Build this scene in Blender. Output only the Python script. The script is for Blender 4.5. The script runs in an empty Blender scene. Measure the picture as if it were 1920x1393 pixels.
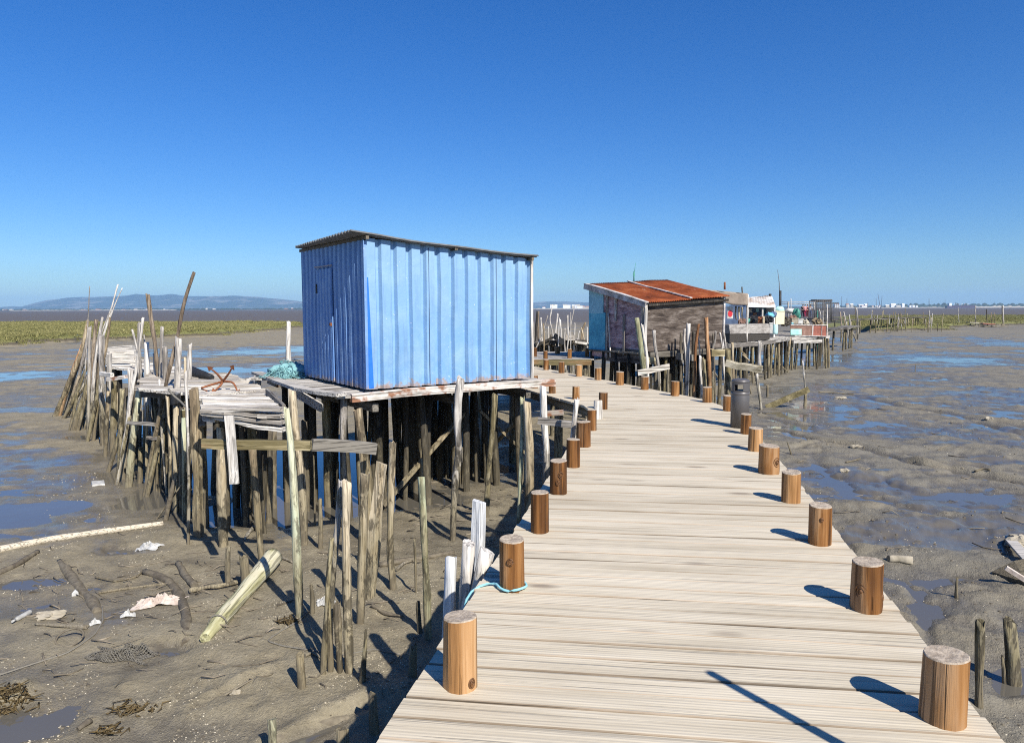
import bpy, math, random
import numpy as np
from mathutils import Vector, Matrix, Euler

random.seed(7)
SC = bpy.context.scene
COL = SC.collection
R = math.radians

# ------------------------------------------------------------------ camera
EYE = 1.65                      # metres above the boardwalk (deck level z = 0)
FPX = 1340.0                    # focal length in pixels of the 1920 px photograph
PITCH = math.atan(118.5 / FPX)
ROLL = R(0.18)
cam_d = bpy.data.cameras.new("camera")
cam = bpy.data.objects.new("camera", cam_d)
COL.objects.link(cam)
cam_d.sensor_width = 36.0
cam_d.lens = 36.0 * FPX / 1920.0
cam_d.clip_start = 0.05
cam_d.clip_end = 40000
CAM_M = Matrix.Translation((0, 0, EYE)) @ Matrix.Rotation(math.pi / 2 - PITCH, 4, 'X') @ Matrix.Rotation(-ROLL, 4, 'Z')
cam.matrix_world = CAM_M
SC.camera = cam

# ------------------------------------------------------------------ light
SUN_EL = R(41.0)
SUN_H = Vector((math.cos(R(-57.5)), math.sin(R(-57.5))))      # horizontal direction towards the sun
SUN_DIR = Vector((SUN_H.x * math.cos(SUN_EL), SUN_H.y * math.cos(SUN_EL), math.sin(SUN_EL)))
sun_d = bpy.data.lights.new("sun", 'SUN')
sun_d.energy = 5.0
sun_d.angle = R(0.53)
sun_d.color = (1.0, 0.95, 0.87)
sun = bpy.data.objects.new("sun", sun_d)
COL.objects.link(sun)
sun.rotation_euler = SUN_DIR.to_track_quat('Z', 'Y').to_euler()

world = bpy.data.worlds.new("World")
SC.world = world
world.use_nodes = True
wn, wl = world.node_tree.nodes, world.node_tree.links
wn.clear()
w_out = wn.new('ShaderNodeOutputWorld')
w_bg = wn.new('ShaderNodeBackground')
w_sky = wn.new('ShaderNodeTexSky')
w_sky.sky_type = 'NISHITA'
w_sky.sun_disc = False
w_sky.sun_elevation = SUN_EL
w_sky.sun_rotation = math.atan2(SUN_H.x, SUN_H.y)
w_sky.altitude = 0
w_sky.air_density = 1.0
w_sky.dust_density = 0.2
w_sky.ozone_density = 3.0
w_hsv = wn.new('ShaderNodeHueSaturation')
w_hsv.inputs['Hue'].default_value = 0.502
w_hsv.inputs['Saturation'].default_value = 1.35
w_hsv.inputs['Value'].default_value = 1.0
w_bg.inputs['Strength'].default_value = 0.063
wl.new(w_sky.outputs[0], w_hsv.inputs['Color'])
w_mul = wn.new('ShaderNodeMix'); w_mul.data_type = 'RGBA'; w_mul.blend_type = 'MULTIPLY'; w_mul.inputs[0].default_value = 1.0
w_tc = wn.new('ShaderNodeTexCoord'); w_sep = wn.new('ShaderNodeSeparateXYZ'); wl.new(w_tc.outputs['Generated'], w_sep.inputs[0])
w_rp = wn.new('ShaderNodeValToRGB'); wl.new(w_sep.outputs['Z'], w_rp.inputs[0])     # clean sea air: bluer than the model near the horizon
w_rp.color_ramp.elements[0].color = (.70, .97, 1.36, 1); w_rp.color_ramp.elements[1].position = .35; w_rp.color_ramp.elements[1].color = (.74, 1.04, 1.44, 1)
wl.new(w_rp.outputs[0], w_mul.inputs[7])
wl.new(w_hsv.outputs[0], w_mul.inputs[6])
wl.new(w_mul.outputs[2], w_bg.inputs['Color'])
wl.new(w_bg.outputs[0], w_out.inputs[0])

SC.view_settings.view_transform = 'Standard'
SC.view_settings.look = 'None'
SC.view_settings.exposure = 0.5
SC.view_settings.gamma = 1.0
SC.cycles.max_bounces = 6
SC.cycles.volume_bounces = 1
SC.cycles.use_denoising = False
SC.cycles.denoiser = 'OPENIMAGEDENOISE'
SC.cycles.denoising_prefilter = 'NONE'
SC.cycles.filter_width = 1.1
SC.cycles.sample_clamp_indirect = 6.0

# ------------------------------------------------------------------ photo pixel -> place
_RM = CAM_M.to_3x3()
_O = Vector((0, 0, EYE))
def ray(px, py):
    return _RM @ Vector(((px - 960.0) / FPX, (696.5 - py) / FPX, -1.0))
def on_z(px, py, z=0.0):
    d = ray(px, py)
    return _O + d * ((z - EYE) / d.z)
def at_y(px, py, y):
    d = ray(px, py)
    return _O + d * (y / d.y)
def proj(p):
    q = _RM.transposed() @ (Vector(p) - _O)
    return (960 + FPX * q.x / -q.z, 696.5 - FPX * q.y / -q.z)

# ------------------------------------------------------------------ noise (numpy)
def _hash(ix, iy, seed):
    n = (ix.astype(np.int64) * 374761393 + iy.astype(np.int64) * 668265263 + seed * 1442695041) & 0xffffffff
    n = ((n ^ (n >> 13)) * 1274126177) & 0xffffffff
    n = (n ^ (n >> 16)) & 0xffffffff
    return n / 4294967295.0
def vnoise(x, y, seed=0):
    x = np.asarray(x, float); y = np.asarray(y, float)
    ix = np.floor(x); iy = np.floor(y)
    fx = x - ix; fy = y - iy
    fx = fx * fx * fx * (fx * (fx * 6 - 15) + 10); fy = fy * fy * fy * (fy * (fy * 6 - 15) + 10)
    a = _hash(ix, iy, seed); b = _hash(ix + 1, iy, seed); c = _hash(ix, iy + 1, seed); d = _hash(ix + 1, iy + 1, seed)
    return (a + (b - a) * fx) * (1 - fy) + (c + (d - c) * fx) * fy - 0.5
def fbm(x, y, seed=0, oct=4, gain=0.5):
    s = 0; a = 1.0
    x = np.asarray(x, float); y = np.asarray(y, float)
    for i in range(oct):
        c, sn = math.cos(i * 0.9), math.sin(i * 0.9)
        s = s + a * vnoise((x * c - y * sn) * 2 ** i + 17.3 * i, (x * sn + y * c) * 2 ** i - 9.1 * i, seed + i)
        a *= gain
    return s

# ------------------------------------------------------------------ mud terrain height
MUD = -1.75
WATER_Z = -1.80
def _g(px, py): 
    p = on_z(px, py, MUD)
    return p.x, p.y
BLOBS = []
for px, py, rx, ry, a in [
    # wet: left flats
    (40, 705, 9, 4.0, -.06), (120, 745, 4, 1.5, -.05), (470, 655, 14, 6, -.05), (500, 690, 7, 2.5, -.05),
    (60, 845, 2.6, 1.2, -.035), (120, 815, 2.5, .5, -.03), (50, 893, 1.6, .5, -.035), (20, 965, 1.3, 0.8, -.055), (5, 1005, .9, .35, -.05), (110, 870, 1.5, .35, -.03), (60, 920, 1.2, .3, -.03),
    (55, 1350, .32, .28, -.11), (228, 1030, .28, .16, -.10), (70, 1085, .45, .2, -.085), (335, 1212, .22, .1, -.11), (180, 1095, .1, .06, -.07),
    # pool under the blue hut
    (520, 885, 1.9, 2.1, -.30), (640, 850, 1.7, 2.0, -.20), (450, 850, 1.3, 1.6, -.16), (760, 930, .9, .8, -.11), (860, 880, 1.2, 1.2, -.10), (330, 840, .9, 1.4, -.12), (300, 790, 1.0, 1.5, -.1),
    (950, 850, 1.2, 1.5, -.08), (420, 900, .8, .9, -.1), (500, 955, .9, .6, -.08),
    # right flats
    (1760, 668, 13, 10, -.03), (1700, 702, 9, 3.5, -.02), (1470, 690, 7, 5, .06), (1850, 690, 12, 6, -.02), (1800, 760, 6, 2.5, -.03),
    (1570, 898, .9, .5, -.075), (1620, 930, 1.0, .3, -.06), (1720, 955, 1.3, .35, -.06), (1800, 985, 1.2, .3, -.05), (1500, 870, .5, .5, -.05),
    (1640, 850, 1.5, .5, -.03), (1690, 800, 2.2, 1.0, -.045), (1880, 930, 1.4, .4, -.04), (1620, 1000, .5, .35, -.05), (1840, 1090, .5, .28, -.10), (1770, 1110, .35, .3, -.05),
    (1860, 1230, .3, .2, -.03), (1760, 1160, .3, .3, -.05), (1520, 780, 1.2, .8, -.06), (1480, 800, .7, .5, -.05),
    # dry ground
    (1760, 1040, .7, .4, .06), (1680, 985, .7, .3, .05), (1900, 1010, .6, .3, .07), (1880, 1340, .6, .4, .05),
    (300, 930, 1.6, 1.0, .05), (380, 1010, 1.0, .5, .07), (540, 1180, 1.4, .8, .08), (300, 1300, .9, .5, .06), (700, 1080, 1.2, .7, .08),
    (15, 1300, .2, .2, .10), (650, 1300, .8, .4, .05), (120, 790, 3, 1.2, .04), (230, 830, 2, 1.0, .05), (150, 1180, .9, .4, .03),
    (1720, 628, 40, 18, .07), (1500, 730, 3.5, 2.5, .05), (1600, 650, 6, 6, .05), (450, 635, 20, 12, .05), (200, 770, 4, 2, .03),
    (1800, 840, 1.6, .6, .03), (1560, 845, .7, .4, .04), (880, 960, 1.0, .5, .06)]:
    x, y = _g(px, py)
    BLOBS.append((x, y, rx, ry, a))
def _poly(pts): return [_g(*p) for p in pts]
CHANNELS = [  # polyline, half width, depth, raised lip on the far side
    (_poly([(1462, 806), (1500, 818), (1549, 827), (1610, 838), (1661, 852), (1690, 862), (1714, 869)]), .11, .10, .05),
    (_poly([(1714, 869), (1760, 877), (1830, 888), (1925, 906)]), .12, .085, .07),
    (_poly([(1490, 840), (1520, 832), (1549, 827)]), .08, .08, .02),
    (_poly([(1620, 745), (1690, 762), (1760, 772), (1830, 786), (1925, 800)]), .22, .08, .08),
    (_poly([(1830, 790), (1870, 806), (1925, 815)]), .2, .08, .07),
    (_poly([(1430, 780), (1470, 790), (1515, 798)]), .1, .06, .05),
    (_poly([(1530, 860), (1545, 885), (1600, 925), (1700, 950), (1830, 985), (1925, 1000)]), .16, .05, .02),
    (_poly([(505, 1398), (585, 1368), (700, 1318)]), .06, .04, .05),
    (_poly([(365, 1323), (430, 1298), (505, 1268)]), .03, .04, .04),
]
BANK_L = [(-400, 58), (-60, 61), (-46, 66), (-45.0, 78), (-40, 84), (-36, 98), (-37, 122), (-48, 150), (-400, 168)]
BANK_R = [(46, 92), (60, 100), (72, 118), (92, 124), (400, 132), (400, 250), (105, 232), (75, 165), (58, 128), (44, 104)]
def seg_dist(x, y, pts):
    best = np.full(np.shape(x), 1e9); side = np.zeros(np.shape(x))
    for (x0, y0), (x1, y1) in zip(pts, pts[1:]):
        dx, dy = x1 - x0, y1 - y0
        t = np.clip(((x - x0) * dx + (y - y0) * dy) / (dx * dx + dy * dy), 0, 1)
        d = np.hypot(x - x0 - t * dx, y - y0 - t * dy)
        s = np.sign((x - x0) * dy - (y - y0) * dx)
        side = np.where(d < best, s, side); best = np.minimum(d, best)
    return best, side
def poly_sd(x, y, pts):
    d, _ = seg_dist(x, y, pts + [pts[0]])
    ins = np.zeros(np.shape(x), bool)
    n = len(pts)
    for i in range(n):
        x0, y0 = pts[i]; x1, y1 = pts[(i + 1) % n]
        if y0 == y1: continue
        c = ((y0 > y) != (y1 > y)) & (x < (x1 - x0) * (y - y0) / (y1 - y0) + x0)
        ins ^= c
    return np.where(ins, d, -d)
def terrain(x, y):
    x = np.asarray(x, float); y = np.asarray(y, float)
    r = np.hypot(x, y)
    near = np.clip(1.5 - r / 40, 0, 1)
    h = MUD + 0.06 * fbm(x / 9, y / 9, 1, 3) + 0.055 * fbm(x / 2.2, y / 1.6, 5, 4) + near * 0.028 * fbm(x / .45, y / .38, 9, 4, .55)
    h = h + near * 0.05 * np.clip(fbm(x / .9, y / .7, 23, 3) - .25, 0, 1)
    right = 1 / (1 + np.exp(-(x - .35 * y + 1) / 1.2))
    h = h - 0.010 * right * np.clip(1 - r / 90, 0, 1)
    h = h + right * np.clip(1.3 - r / 60, 0, 1) * (.035 * fbm(x / 1.1 + y * .1, y / .8, 51, 4) - .05 * np.exp(-(fbm(x / 3.0, y / 2.2, 57, 3) / .035) ** 2))
    h = h + 0.03 * np.clip((r - 90) / 120, 0, 1)
    h = h + right * near * .03 * fbm(x / .22, y / .2, 97, 3, .6) * np.clip(.5 + 3 * fbm(x / 1.5, y / 1.2, 99, 2), 0, 1)
    rdg = fbm(x / 2.6 + .35 * y, y / .9, 111, 4, .6)          # drainage ruts
    h = h + right * np.clip(1.6 - r / 55, 0, 1) * (.035 * np.clip(.10 - np.abs(rdg), -.15, .1) * 5 + .022)
    h = h + near * .02 * fbm(x / .16, y / .13, 117, 3, .6) * np.clip(.3 + 3 * fbm(x / 1.1, y / .9, 119, 2), 0, 1)
    for bx, by, rx, ry, a in BLOBS:
        d2 = ((x - bx) / rx) ** 2 + ((y - by) / ry) ** 2
        k = d2 < 7
        if k.any():
            xx, yy = x[k], y[k]
            h[k] += a * np.exp(-np.maximum(0, d2[k] + 1.5 * fbm(xx / (.7 * rx) + bx, yy / (.7 * ry) + by, 19, 4, .6)))
    for pts, w, dep, lip in CHANNELS:
        wob = 0.5 * w * fbm(x / .5, y / .5, 31, 2)
        d, s = seg_dist(x, y, pts)
        d = d + wob
        h = h - dep * np.exp(-(d / w) ** 2) + lip * np.exp(-((d - 2.2 * w) / (1.6 * w)) ** 2) * np.where(s < 0, 1, 0.15)
    for pts, hh in ((BANK_L, .62), (BANK_R, .55)):
        sd = poly_sd(x, y, pts) + 5.5 * fbm(x / 9, y / 9, 41, 3) + 1.2 * fbm(x / 2, y / 2, 44, 2)
        t = np.clip((sd + .4) / 1.6, 0, 1); t = t * t * (3 - 2 * t)
        foot = np.clip((sd + 7) / 8, 0, 1) ** 2
        h = h + hh * t + .13 * foot + t * .25 * fbm(x / 3, y / 3, 47, 3)
    h = np.where(r > 500, np.minimum(h, MUD + .05), h)
    return h
_MZ = {}
WET = []
for px, py, rx, ry in [(50, 700, 10, 5), (110, 770, 5, 2.5), (50, 860, 3.4, 2.4), (30, 960, 1.8, 1.3), (450, 660, 18, 8), (140, 890, 1.4, .9), (230, 760, 3, 2), (520, 880, 2.6, 2.6), (10, 640, 16, 8), (480, 700, 8, 3),
    (1720, 672, 18, 11), (1820, 735, 9, 4), (1700, 800, 4, 2.2), (1750, 935, 2.4, .9), (1550, 895, 1.1, .9), (1850, 1000, 1.6, .8), (1780, 1120, .6, .45), (1600, 760, 3, 2), (1880, 850, 3, 1.2), (1620, 1010, .7, .4), (1690, 1150, .4, .3), (1880, 640, 25, 12), (60, 1355, .5, .4), (240, 1040, .5, .3), (350, 1215, .4, .2)]:
    x, y = _g(px, py); WET.append((x, y, rx, ry))
def wetness(x, y):
    w = np.zeros(np.shape(x))
    for bx, by, rx, ry in WET: w = np.maximum(w, np.exp(-.8 * (((x - bx) / rx) ** 2 + ((y - by) / ry) ** 2)))
    w = w * 1.2 + 1.5 * fbm(x / 2.2, y / 1.5, 63, 5, .65) + .8 * fbm(x / .45, y / .35, 65, 3) * np.clip(1.5 - np.hypot(x, y) / 40, 0, 1)
    return np.clip((w - .70) * 1.9, 0, 1)
def mud_z(x, y):
    k = (round(x, 2), round(y, 2))
    if k not in _MZ: _MZ[k] = float(terrain(np.array([x]), np.array([y]))[0])
    return _MZ[k]
def on_mud(px, py):
    p = on_z(px, py, MUD)
    for _ in range(3):
        p = on_z(px, py, mud_z(p.x, p.y))
    return p

# ------------------------------------------------------------------ mesh builder
class MB:
    def __init__(s): s.V = []; s.F = []; s.rnd = []; s.sm = []; s.mi = []
    def face(s, f, rnd, smooth, mi): s.F.append(f); s.rnd.append(rnd); s.sm.append(smooth); s.mi.append(mi)
    def hexa(s, p, rnd=None, mi=0):
        rnd = random.random() if rnd is None else rnd
        b = len(s.V); s.V += [Vector(q) for q in p]
        for f in ((0, 3, 2, 1), (4, 5, 6, 7), (0, 1, 5, 4), (1, 2, 6, 5), (2, 3, 7, 6), (3, 0, 4, 7)):
            s.face([b + i for i in f], rnd, False, mi)
    def box(s, c, size, rz=0.0, rnd=None, mi=0):
        c = Vector(c); M = Matrix.Rotation(rz, 3, 'Z'); x, y, z = [k / 2 for k in size]
        s.hexa([c + M @ Vector(q) for q in ((-x, -y, -z), (x, -y, -z), (x, y, -z), (-x, y, -z), (-x, -y, z), (x, -y, z), (x, y, z), (-x, y, z))], rnd, mi)
    def beam(s, p0, p1, w, h, up=(0, 0, 1), n=1, warp=0.0, rnd=None, mi=0, ch=0.0, skew0=0.0, skew1=0.0, edge=None):
        """board / beam p0->p1, w across, h along 'up' (centred); chamfered when ch>0."""
        rnd = random.random() if rnd is None else rnd
        p0 = Vector(p0); p1 = Vector(p1); d = (p1 - p0); L = d.length; d.normalize()
        up = Vector(up); side = d.cross(up).normalized(); up = side.cross(d).normalized()
        if ch > 0:
            sec = [(-w/2, -h/2), (-w/2, h/2 - ch), (-w/2 + ch, h/2), (w/2 - ch, h/2), (w/2, h/2 - ch), (w/2, -h/2)]
        else:
            sec = [(-w/2, -h/2), (-w/2, h/2), (w/2, h/2), (w/2, -h/2)]
        b = len(s.V); k = len(sec)
        ph = random.random() * 50
        for i in range(n + 1):
            t = i / n
            wz = warp * (math.sin(ph + t * 5) + .5 * math.sin(ph * 2 + t * 13)); wy = warp * math.sin(ph * 3 + t * 4)
            for a, c in sec:
                sk = (skew0 * (1 - t) + skew1 * t) * (a / w)
                s.V.append(p0 + d * (L * t + sk) + side * (a + wy) + up * (c + wz))
        for i in range(n):
            for j in range(k):
                q = b + i * k
                s.face([q + j, q + (j + 1) % k, q + k + (j + 1) % k, q + k + j], rnd, False, mi if edge is None or j == 2 else edge)
        s.face([b + j for j in range(k)][::-1], rnd, False, mi); s.face([b + n * k + j for j in range(k)], rnd, False, mi)
    def tube(s, pts, rad, seg=9, rough=0.0, flat=1.0, rot=0.0, cap=True, rnd=None, mi=0, jag=0.0, step=None, tilt=0.0, square=0.0, smooth=True):
        """bent tapered pole through pts; square>0 pushes it to a sawn section."""
        rnd = random.random() if rnd is None else rnd
        pts = [Vector(p) for p in pts]
        rad = list(rad) if hasattr(rad, '__len__') else [rad] * len(pts)
        if len(rad) == 2 and len(pts) > 2:
            rad = [rad[0] + (rad[1] - rad[0]) * i / (len(pts) - 1) for i in range(len(pts))]
        P = []; Q = []
        for i in range(len(pts) - 1):
            L = (pts[i + 1] - pts[i]).length
            m = max(1, int(L / step)) if step else 1
            for j in range(m):
                P.append(pts[i].lerp(pts[i + 1], j / m)); Q.append(rad[i] + (rad[i + 1] - rad[i]) * j / m)
        P.append(pts[-1]); Q.append(rad[-1])
        if step and len(P) > 4:    # soften the bends
            for _ in range(2):
                P = [P[0]] + [(P[i - 1] + P[i] * 2 + P[i + 1]) / 4 for i in range(1, len(P) - 1)] + [P[-1]]
        b = len(s.V); n = len(P)
        ph = random.random() * 100
        ref = None
        knots = [(random.random() * n, random.random() * 6.28, random.uniform(.15, .45)) for _ in range(max(1, n // 5))] if rough else []
        for i in range(n):
            d = (P[min(i + 1, n - 1)] - P[max(i - 1, 0)]).normalized()
            if ref is None or abs(d.dot(ref)) > .99:
                ref = Vector((1, 0, 0)) if abs(d.x) < .9 else Vector((0, 1, 0))
            a = (ref - d * d.dot(ref)).normalized(); c = d.cross(a)
            for j in range(seg):
                th = 2 * math.pi * j / seg + rot
                r = Q[i]
                if square:
                    m = max(abs(math.cos(th - rot + .785)), abs(math.sin(th - rot + .785)))
                    r *= (1 - square) + square * .80 / m
                if rough:
                    r *= 1 + rough * (math.sin(3 * th + ph + i * .21) * .6 + math.sin(2 * th - ph + i * .5) * .7 + math.sin(5 * th + i * 1.1 + ph * 2) * .35 + math.sin(i * .83 + ph) * .6 + (random.random() - .5) * .8)
                    for (ki, kt, ka) in knots:
                        dk = ((i - ki) / 1.1) ** 2 + (math.cos(th) - math.cos(kt)) ** 2 + (math.sin(th) - math.sin(kt)) ** 2
                        r *= 1 + ka * rough * 4 * math.exp(-dk * 1.5)
                v = P[i] + (a * math.cos(th) + c * math.sin(th) * flat) * r
                if i == n - 1 and (jag or tilt):
                    v = v + d * ((random.random() - .5) * jag + tilt * Q[i] * math.cos(th + ph))
                s.V.append(v)
        for i in range(n - 1):
            for j in range(seg):
                s.face([b + i * seg + j, b + i * seg + (j + 1) % seg, b + (i + 1) * seg + (j + 1) % seg, b + (i + 1) * seg + j], rnd, smooth, mi)
        if cap:
            s.face([b + j for j in range(seg)][::-1], rnd, False, mi)
            s.face([b + (n - 1) * seg + j for j in range(seg)], rnd, False, mi)
    def lathe(s, prof, c, seg=24, mi=0, rnd=.5, smooth=True):
        c = Vector(c); b = len(s.V)
        for r, z in prof:
            for j in range(seg):
                th = 2 * math.pi * j / seg
                s.V.append(c + Vector((r * math.cos(th), r * math.sin(th), z)))
        for i in range(len(prof) - 1):
            for j in range(seg):
                s.face([b + i * seg + j, b + i * seg + (j + 1) % seg, b + (i + 1) * seg + (j + 1) % seg, b + (i + 1) * seg + j], rnd, smooth, mi)
        s.face([b + j for j in range(seg)][::-1], rnd, False, mi); s.face([b + (len(prof) - 1) * seg + j for j in range(seg)], rnd, False, mi)
    def grid(s, rows, mi=0, rnd=.5, smooth=True):
        b = len(s.V); n = len(rows[0])
        for r in rows: s.V += [Vector(v) for v in r]
        for i in range(len(rows) - 1):
            for j in range(n - 1):
                s.face([b + i * n + j, b + i * n + j + 1, b + (i + 1) * n + j + 1, b + (i + 1) * n + j], rnd, smooth, mi)
    def blob(s, c, size, seed=0, amp=.25, n=8, mi=0, rz=0.0, rnd=None, smooth=True):
        rnd = random.random() if rnd is None else rnd
        c = Vector(c); b = len(s.V); M = Matrix.Rotation(rz, 3, 'Z')
        rows = []
        for i in range(n + 1):
            ph = math.pi * i / n
            for j in range(n * 2):
                th = math.pi * j / n
                k = 1 + amp * (math.sin(3 * th + seed) * math.sin(2 * ph + seed * 2) + .6 * math.sin(5 * th - seed * 3 + 4 * ph)) + amp * .5 * (random.random() - .5)
                if i in (0, n): k = 1
                s.V.append(c + M @ Vector((size[0] * math.sin(ph) * math.cos(th) * k, size[1] * math.sin(ph) * math.sin(th) * k, size[2] * math.cos(ph) * k)))
        for i in range(n):
            for j in range(n * 2):
                s.face([b + i * n * 2 + j, b + (i + 1) * n * 2 + j, b + (i + 1) * n * 2 + (j + 1) % (n * 2), b + i * n * 2 + (j + 1) % (n * 2)], rnd, smooth, mi)
    def build(s, name, mat, parent=None, origin=None, rz=0.0, solid=0.0):
        me = bpy.data.meshes.new(name)
        if origin is None:
            n = max(1, len(s.V))
            origin = Vector((sum(v.x for v in s.V) / n, sum(v.y for v in s.V) / n, min(v.z for v in s.V)))
        origin = Vector(origin)
        Mi = Matrix.Rotation(-rz, 3, 'Z')
        me.from_pydata([tuple(Mi @ (v - origin)) for v in s.V], [], s.F)
        me.polygons.foreach_set('use_smooth', s.sm)
        for m in (mat if isinstance(mat, (list, tuple)) else [mat]): me.materials.append(m)
        me.polygons.foreach_set('material_index', s.mi)
        at = me.attributes.new('rnd', 'FLOAT', 'FACE'); at.data.foreach_set('value', s.rnd)
        me.update()
        o = bpy.data.objects.new(name, me); COL.objects.link(o)
        WLOC[o.name] = origin
        o.rotation_euler.z = rz
        if parent is not None:
            pr = parent.rotation_euler.z + WROT.get(parent.name, 0)
            o.parent = parent; o.location = Matrix.Rotation(-pr, 3, 'Z') @ (origin - WLOC[parent.name])
            o.rotation_euler.z = rz - pr; WROT[o.name] = pr
        else: o.location = origin
        if solid:
            md = o.modifiers.new('thickness', 'SOLIDIFY'); md.thickness = solid; md.offset = 0
        return o
WLOC = {}
WROT = {}
def thing(name, label, cat, loc, group=None):
    o = bpy.data.objects.new(name, None); COL.objects.link(o)
    o.location = loc; o.empty_display_size = .2
    WLOC[o.name] = Vector(loc)
    return tag(o, label, cat, group)
def tag(o, label, cat, group=None, kind=None):
    if label: o['label'] = label
    if cat: o['category'] = cat
    if group: o['group'] = group
    if kind: o['kind'] = kind
    return o
def structure(o): o['kind'] = 'structure'; return o
UNITS = ['', 'first', 'second', 'third', 'fourth', 'fifth', 'sixth', 'seventh', 'eighth', 'ninth', 'tenth', 'eleventh', 'twelfth', 'thirteenth', 'fourteenth',
         'fifteenth', 'sixteenth', 'seventeenth', 'eighteenth', 'nineteenth']
def nth(n):
    if n < 20: return UNITS[n]
    t = {2: 'twent', 3: 'thirt', 4: 'fort', 5: 'fift', 6: 'sixt', 7: 'sevent'}[n // 10]
    return t + 'ieth' if n % 10 == 0 else t + 'y-' + UNITS[n % 10]

# ------------------------------------------------------------------ materials
def _mat(name):
    m = bpy.data.materials.new(name); m.use_nodes = True
    n = m.node_tree.nodes; l = m.node_tree.links
    return m, n, l, n['Principled BSDF']
def _ramp(n, stops, interp='LINEAR'):
    r = n.new('ShaderNodeValToRGB'); r.color_ramp.interpolation = interp
    e = r.color_ramp.elements
    while len(e) < len(stops): e.new(.5)
    for i, (p, c) in enumerate(stops):
        e[i].position = p; e[i].color = (*c, 1) if len(c) == 3 else c
    return r
def _mix(n, l, fac, a, b, mode='MIX'):
    m = n.new('ShaderNodeMix'); m.data_type = 'RGBA'; m.blend_type = mode
    for sock, v in ((m.inputs[0], fac), (m.inputs[6], a), (m.inputs[7], b)):
        if hasattr(v, 'is_output'): l.new(v, sock)
        elif isinstance(v, (int, float)): sock.default_value = v
        else: sock.default_value = (*v, 1)
    return m.outputs[2]
def _math(n, l, op, a, b=None, c=None):
    m = n.new('ShaderNodeMath'); m.operation = op
    for i, v in enumerate((a, b, c)):
        if v is None: continue
        if hasattr(v, 'is_output'): l.new(v, m.inputs[i])
        else: m.inputs[i].default_value = v
    return m.outputs[0]
def _noise(n, l, vec, scale, detail=4, rough=.55, dist=0):
    t = n.new('ShaderNodeTexNoise'); t.inputs['Scale'].default_value = scale; t.inputs['Detail'].default_value = detail
    t.inputs['Roughness'].default_value = rough; t.inputs['Distortion'].default_value = dist
    if vec is not None: l.new(vec, t.inputs['Vector'])
    return t.outputs['Fac']
def _maprange(n, l, v, a, b, c=0.0, d=1.0):
    m = n.new('ShaderNodeMapRange'); m.clamp = True
    l.new(v, m.inputs[0])
    for i, k in enumerate((a, b, c, d)): m.inputs[1 + i].default_value = k
    return m.outputs[0]
def _coords(n, l, scale, use_random=True):
    tc = n.new('ShaderNodeTexCoord'); mp = n.new('ShaderNodeMapping')
    mp.inputs['Scale'].default_value = scale
    l.new(tc.outputs['Object'], mp.inputs['Vector'])
    if use_random:
        oi = n.new('ShaderNodeObjectInfo')
        v = n.new('ShaderNodeVectorMath'); v.operation = 'SCALE'; v.inputs[0].default_value = (31, 17, 23)
        l.new(oi.outputs['Random'], v.inputs['Scale'])
        l.new(v.outputs[0], mp.inputs['Location'])
    return tc, mp.outputs[0]
def _bump(n, l, bsdf, h, strength, dist=.01, prev=None):
    b = n.new('ShaderNodeBump'); b.inputs['Strength'].default_value = strength; b.inputs['Distance'].default_value = dist
    l.new(h, b.inputs['Height'])
    if prev is not None: l.new(prev, b.inputs['Normal'])
    l.new(b.outputs[0], bsdf.inputs['Normal'])
    return b.outputs[0]

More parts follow.
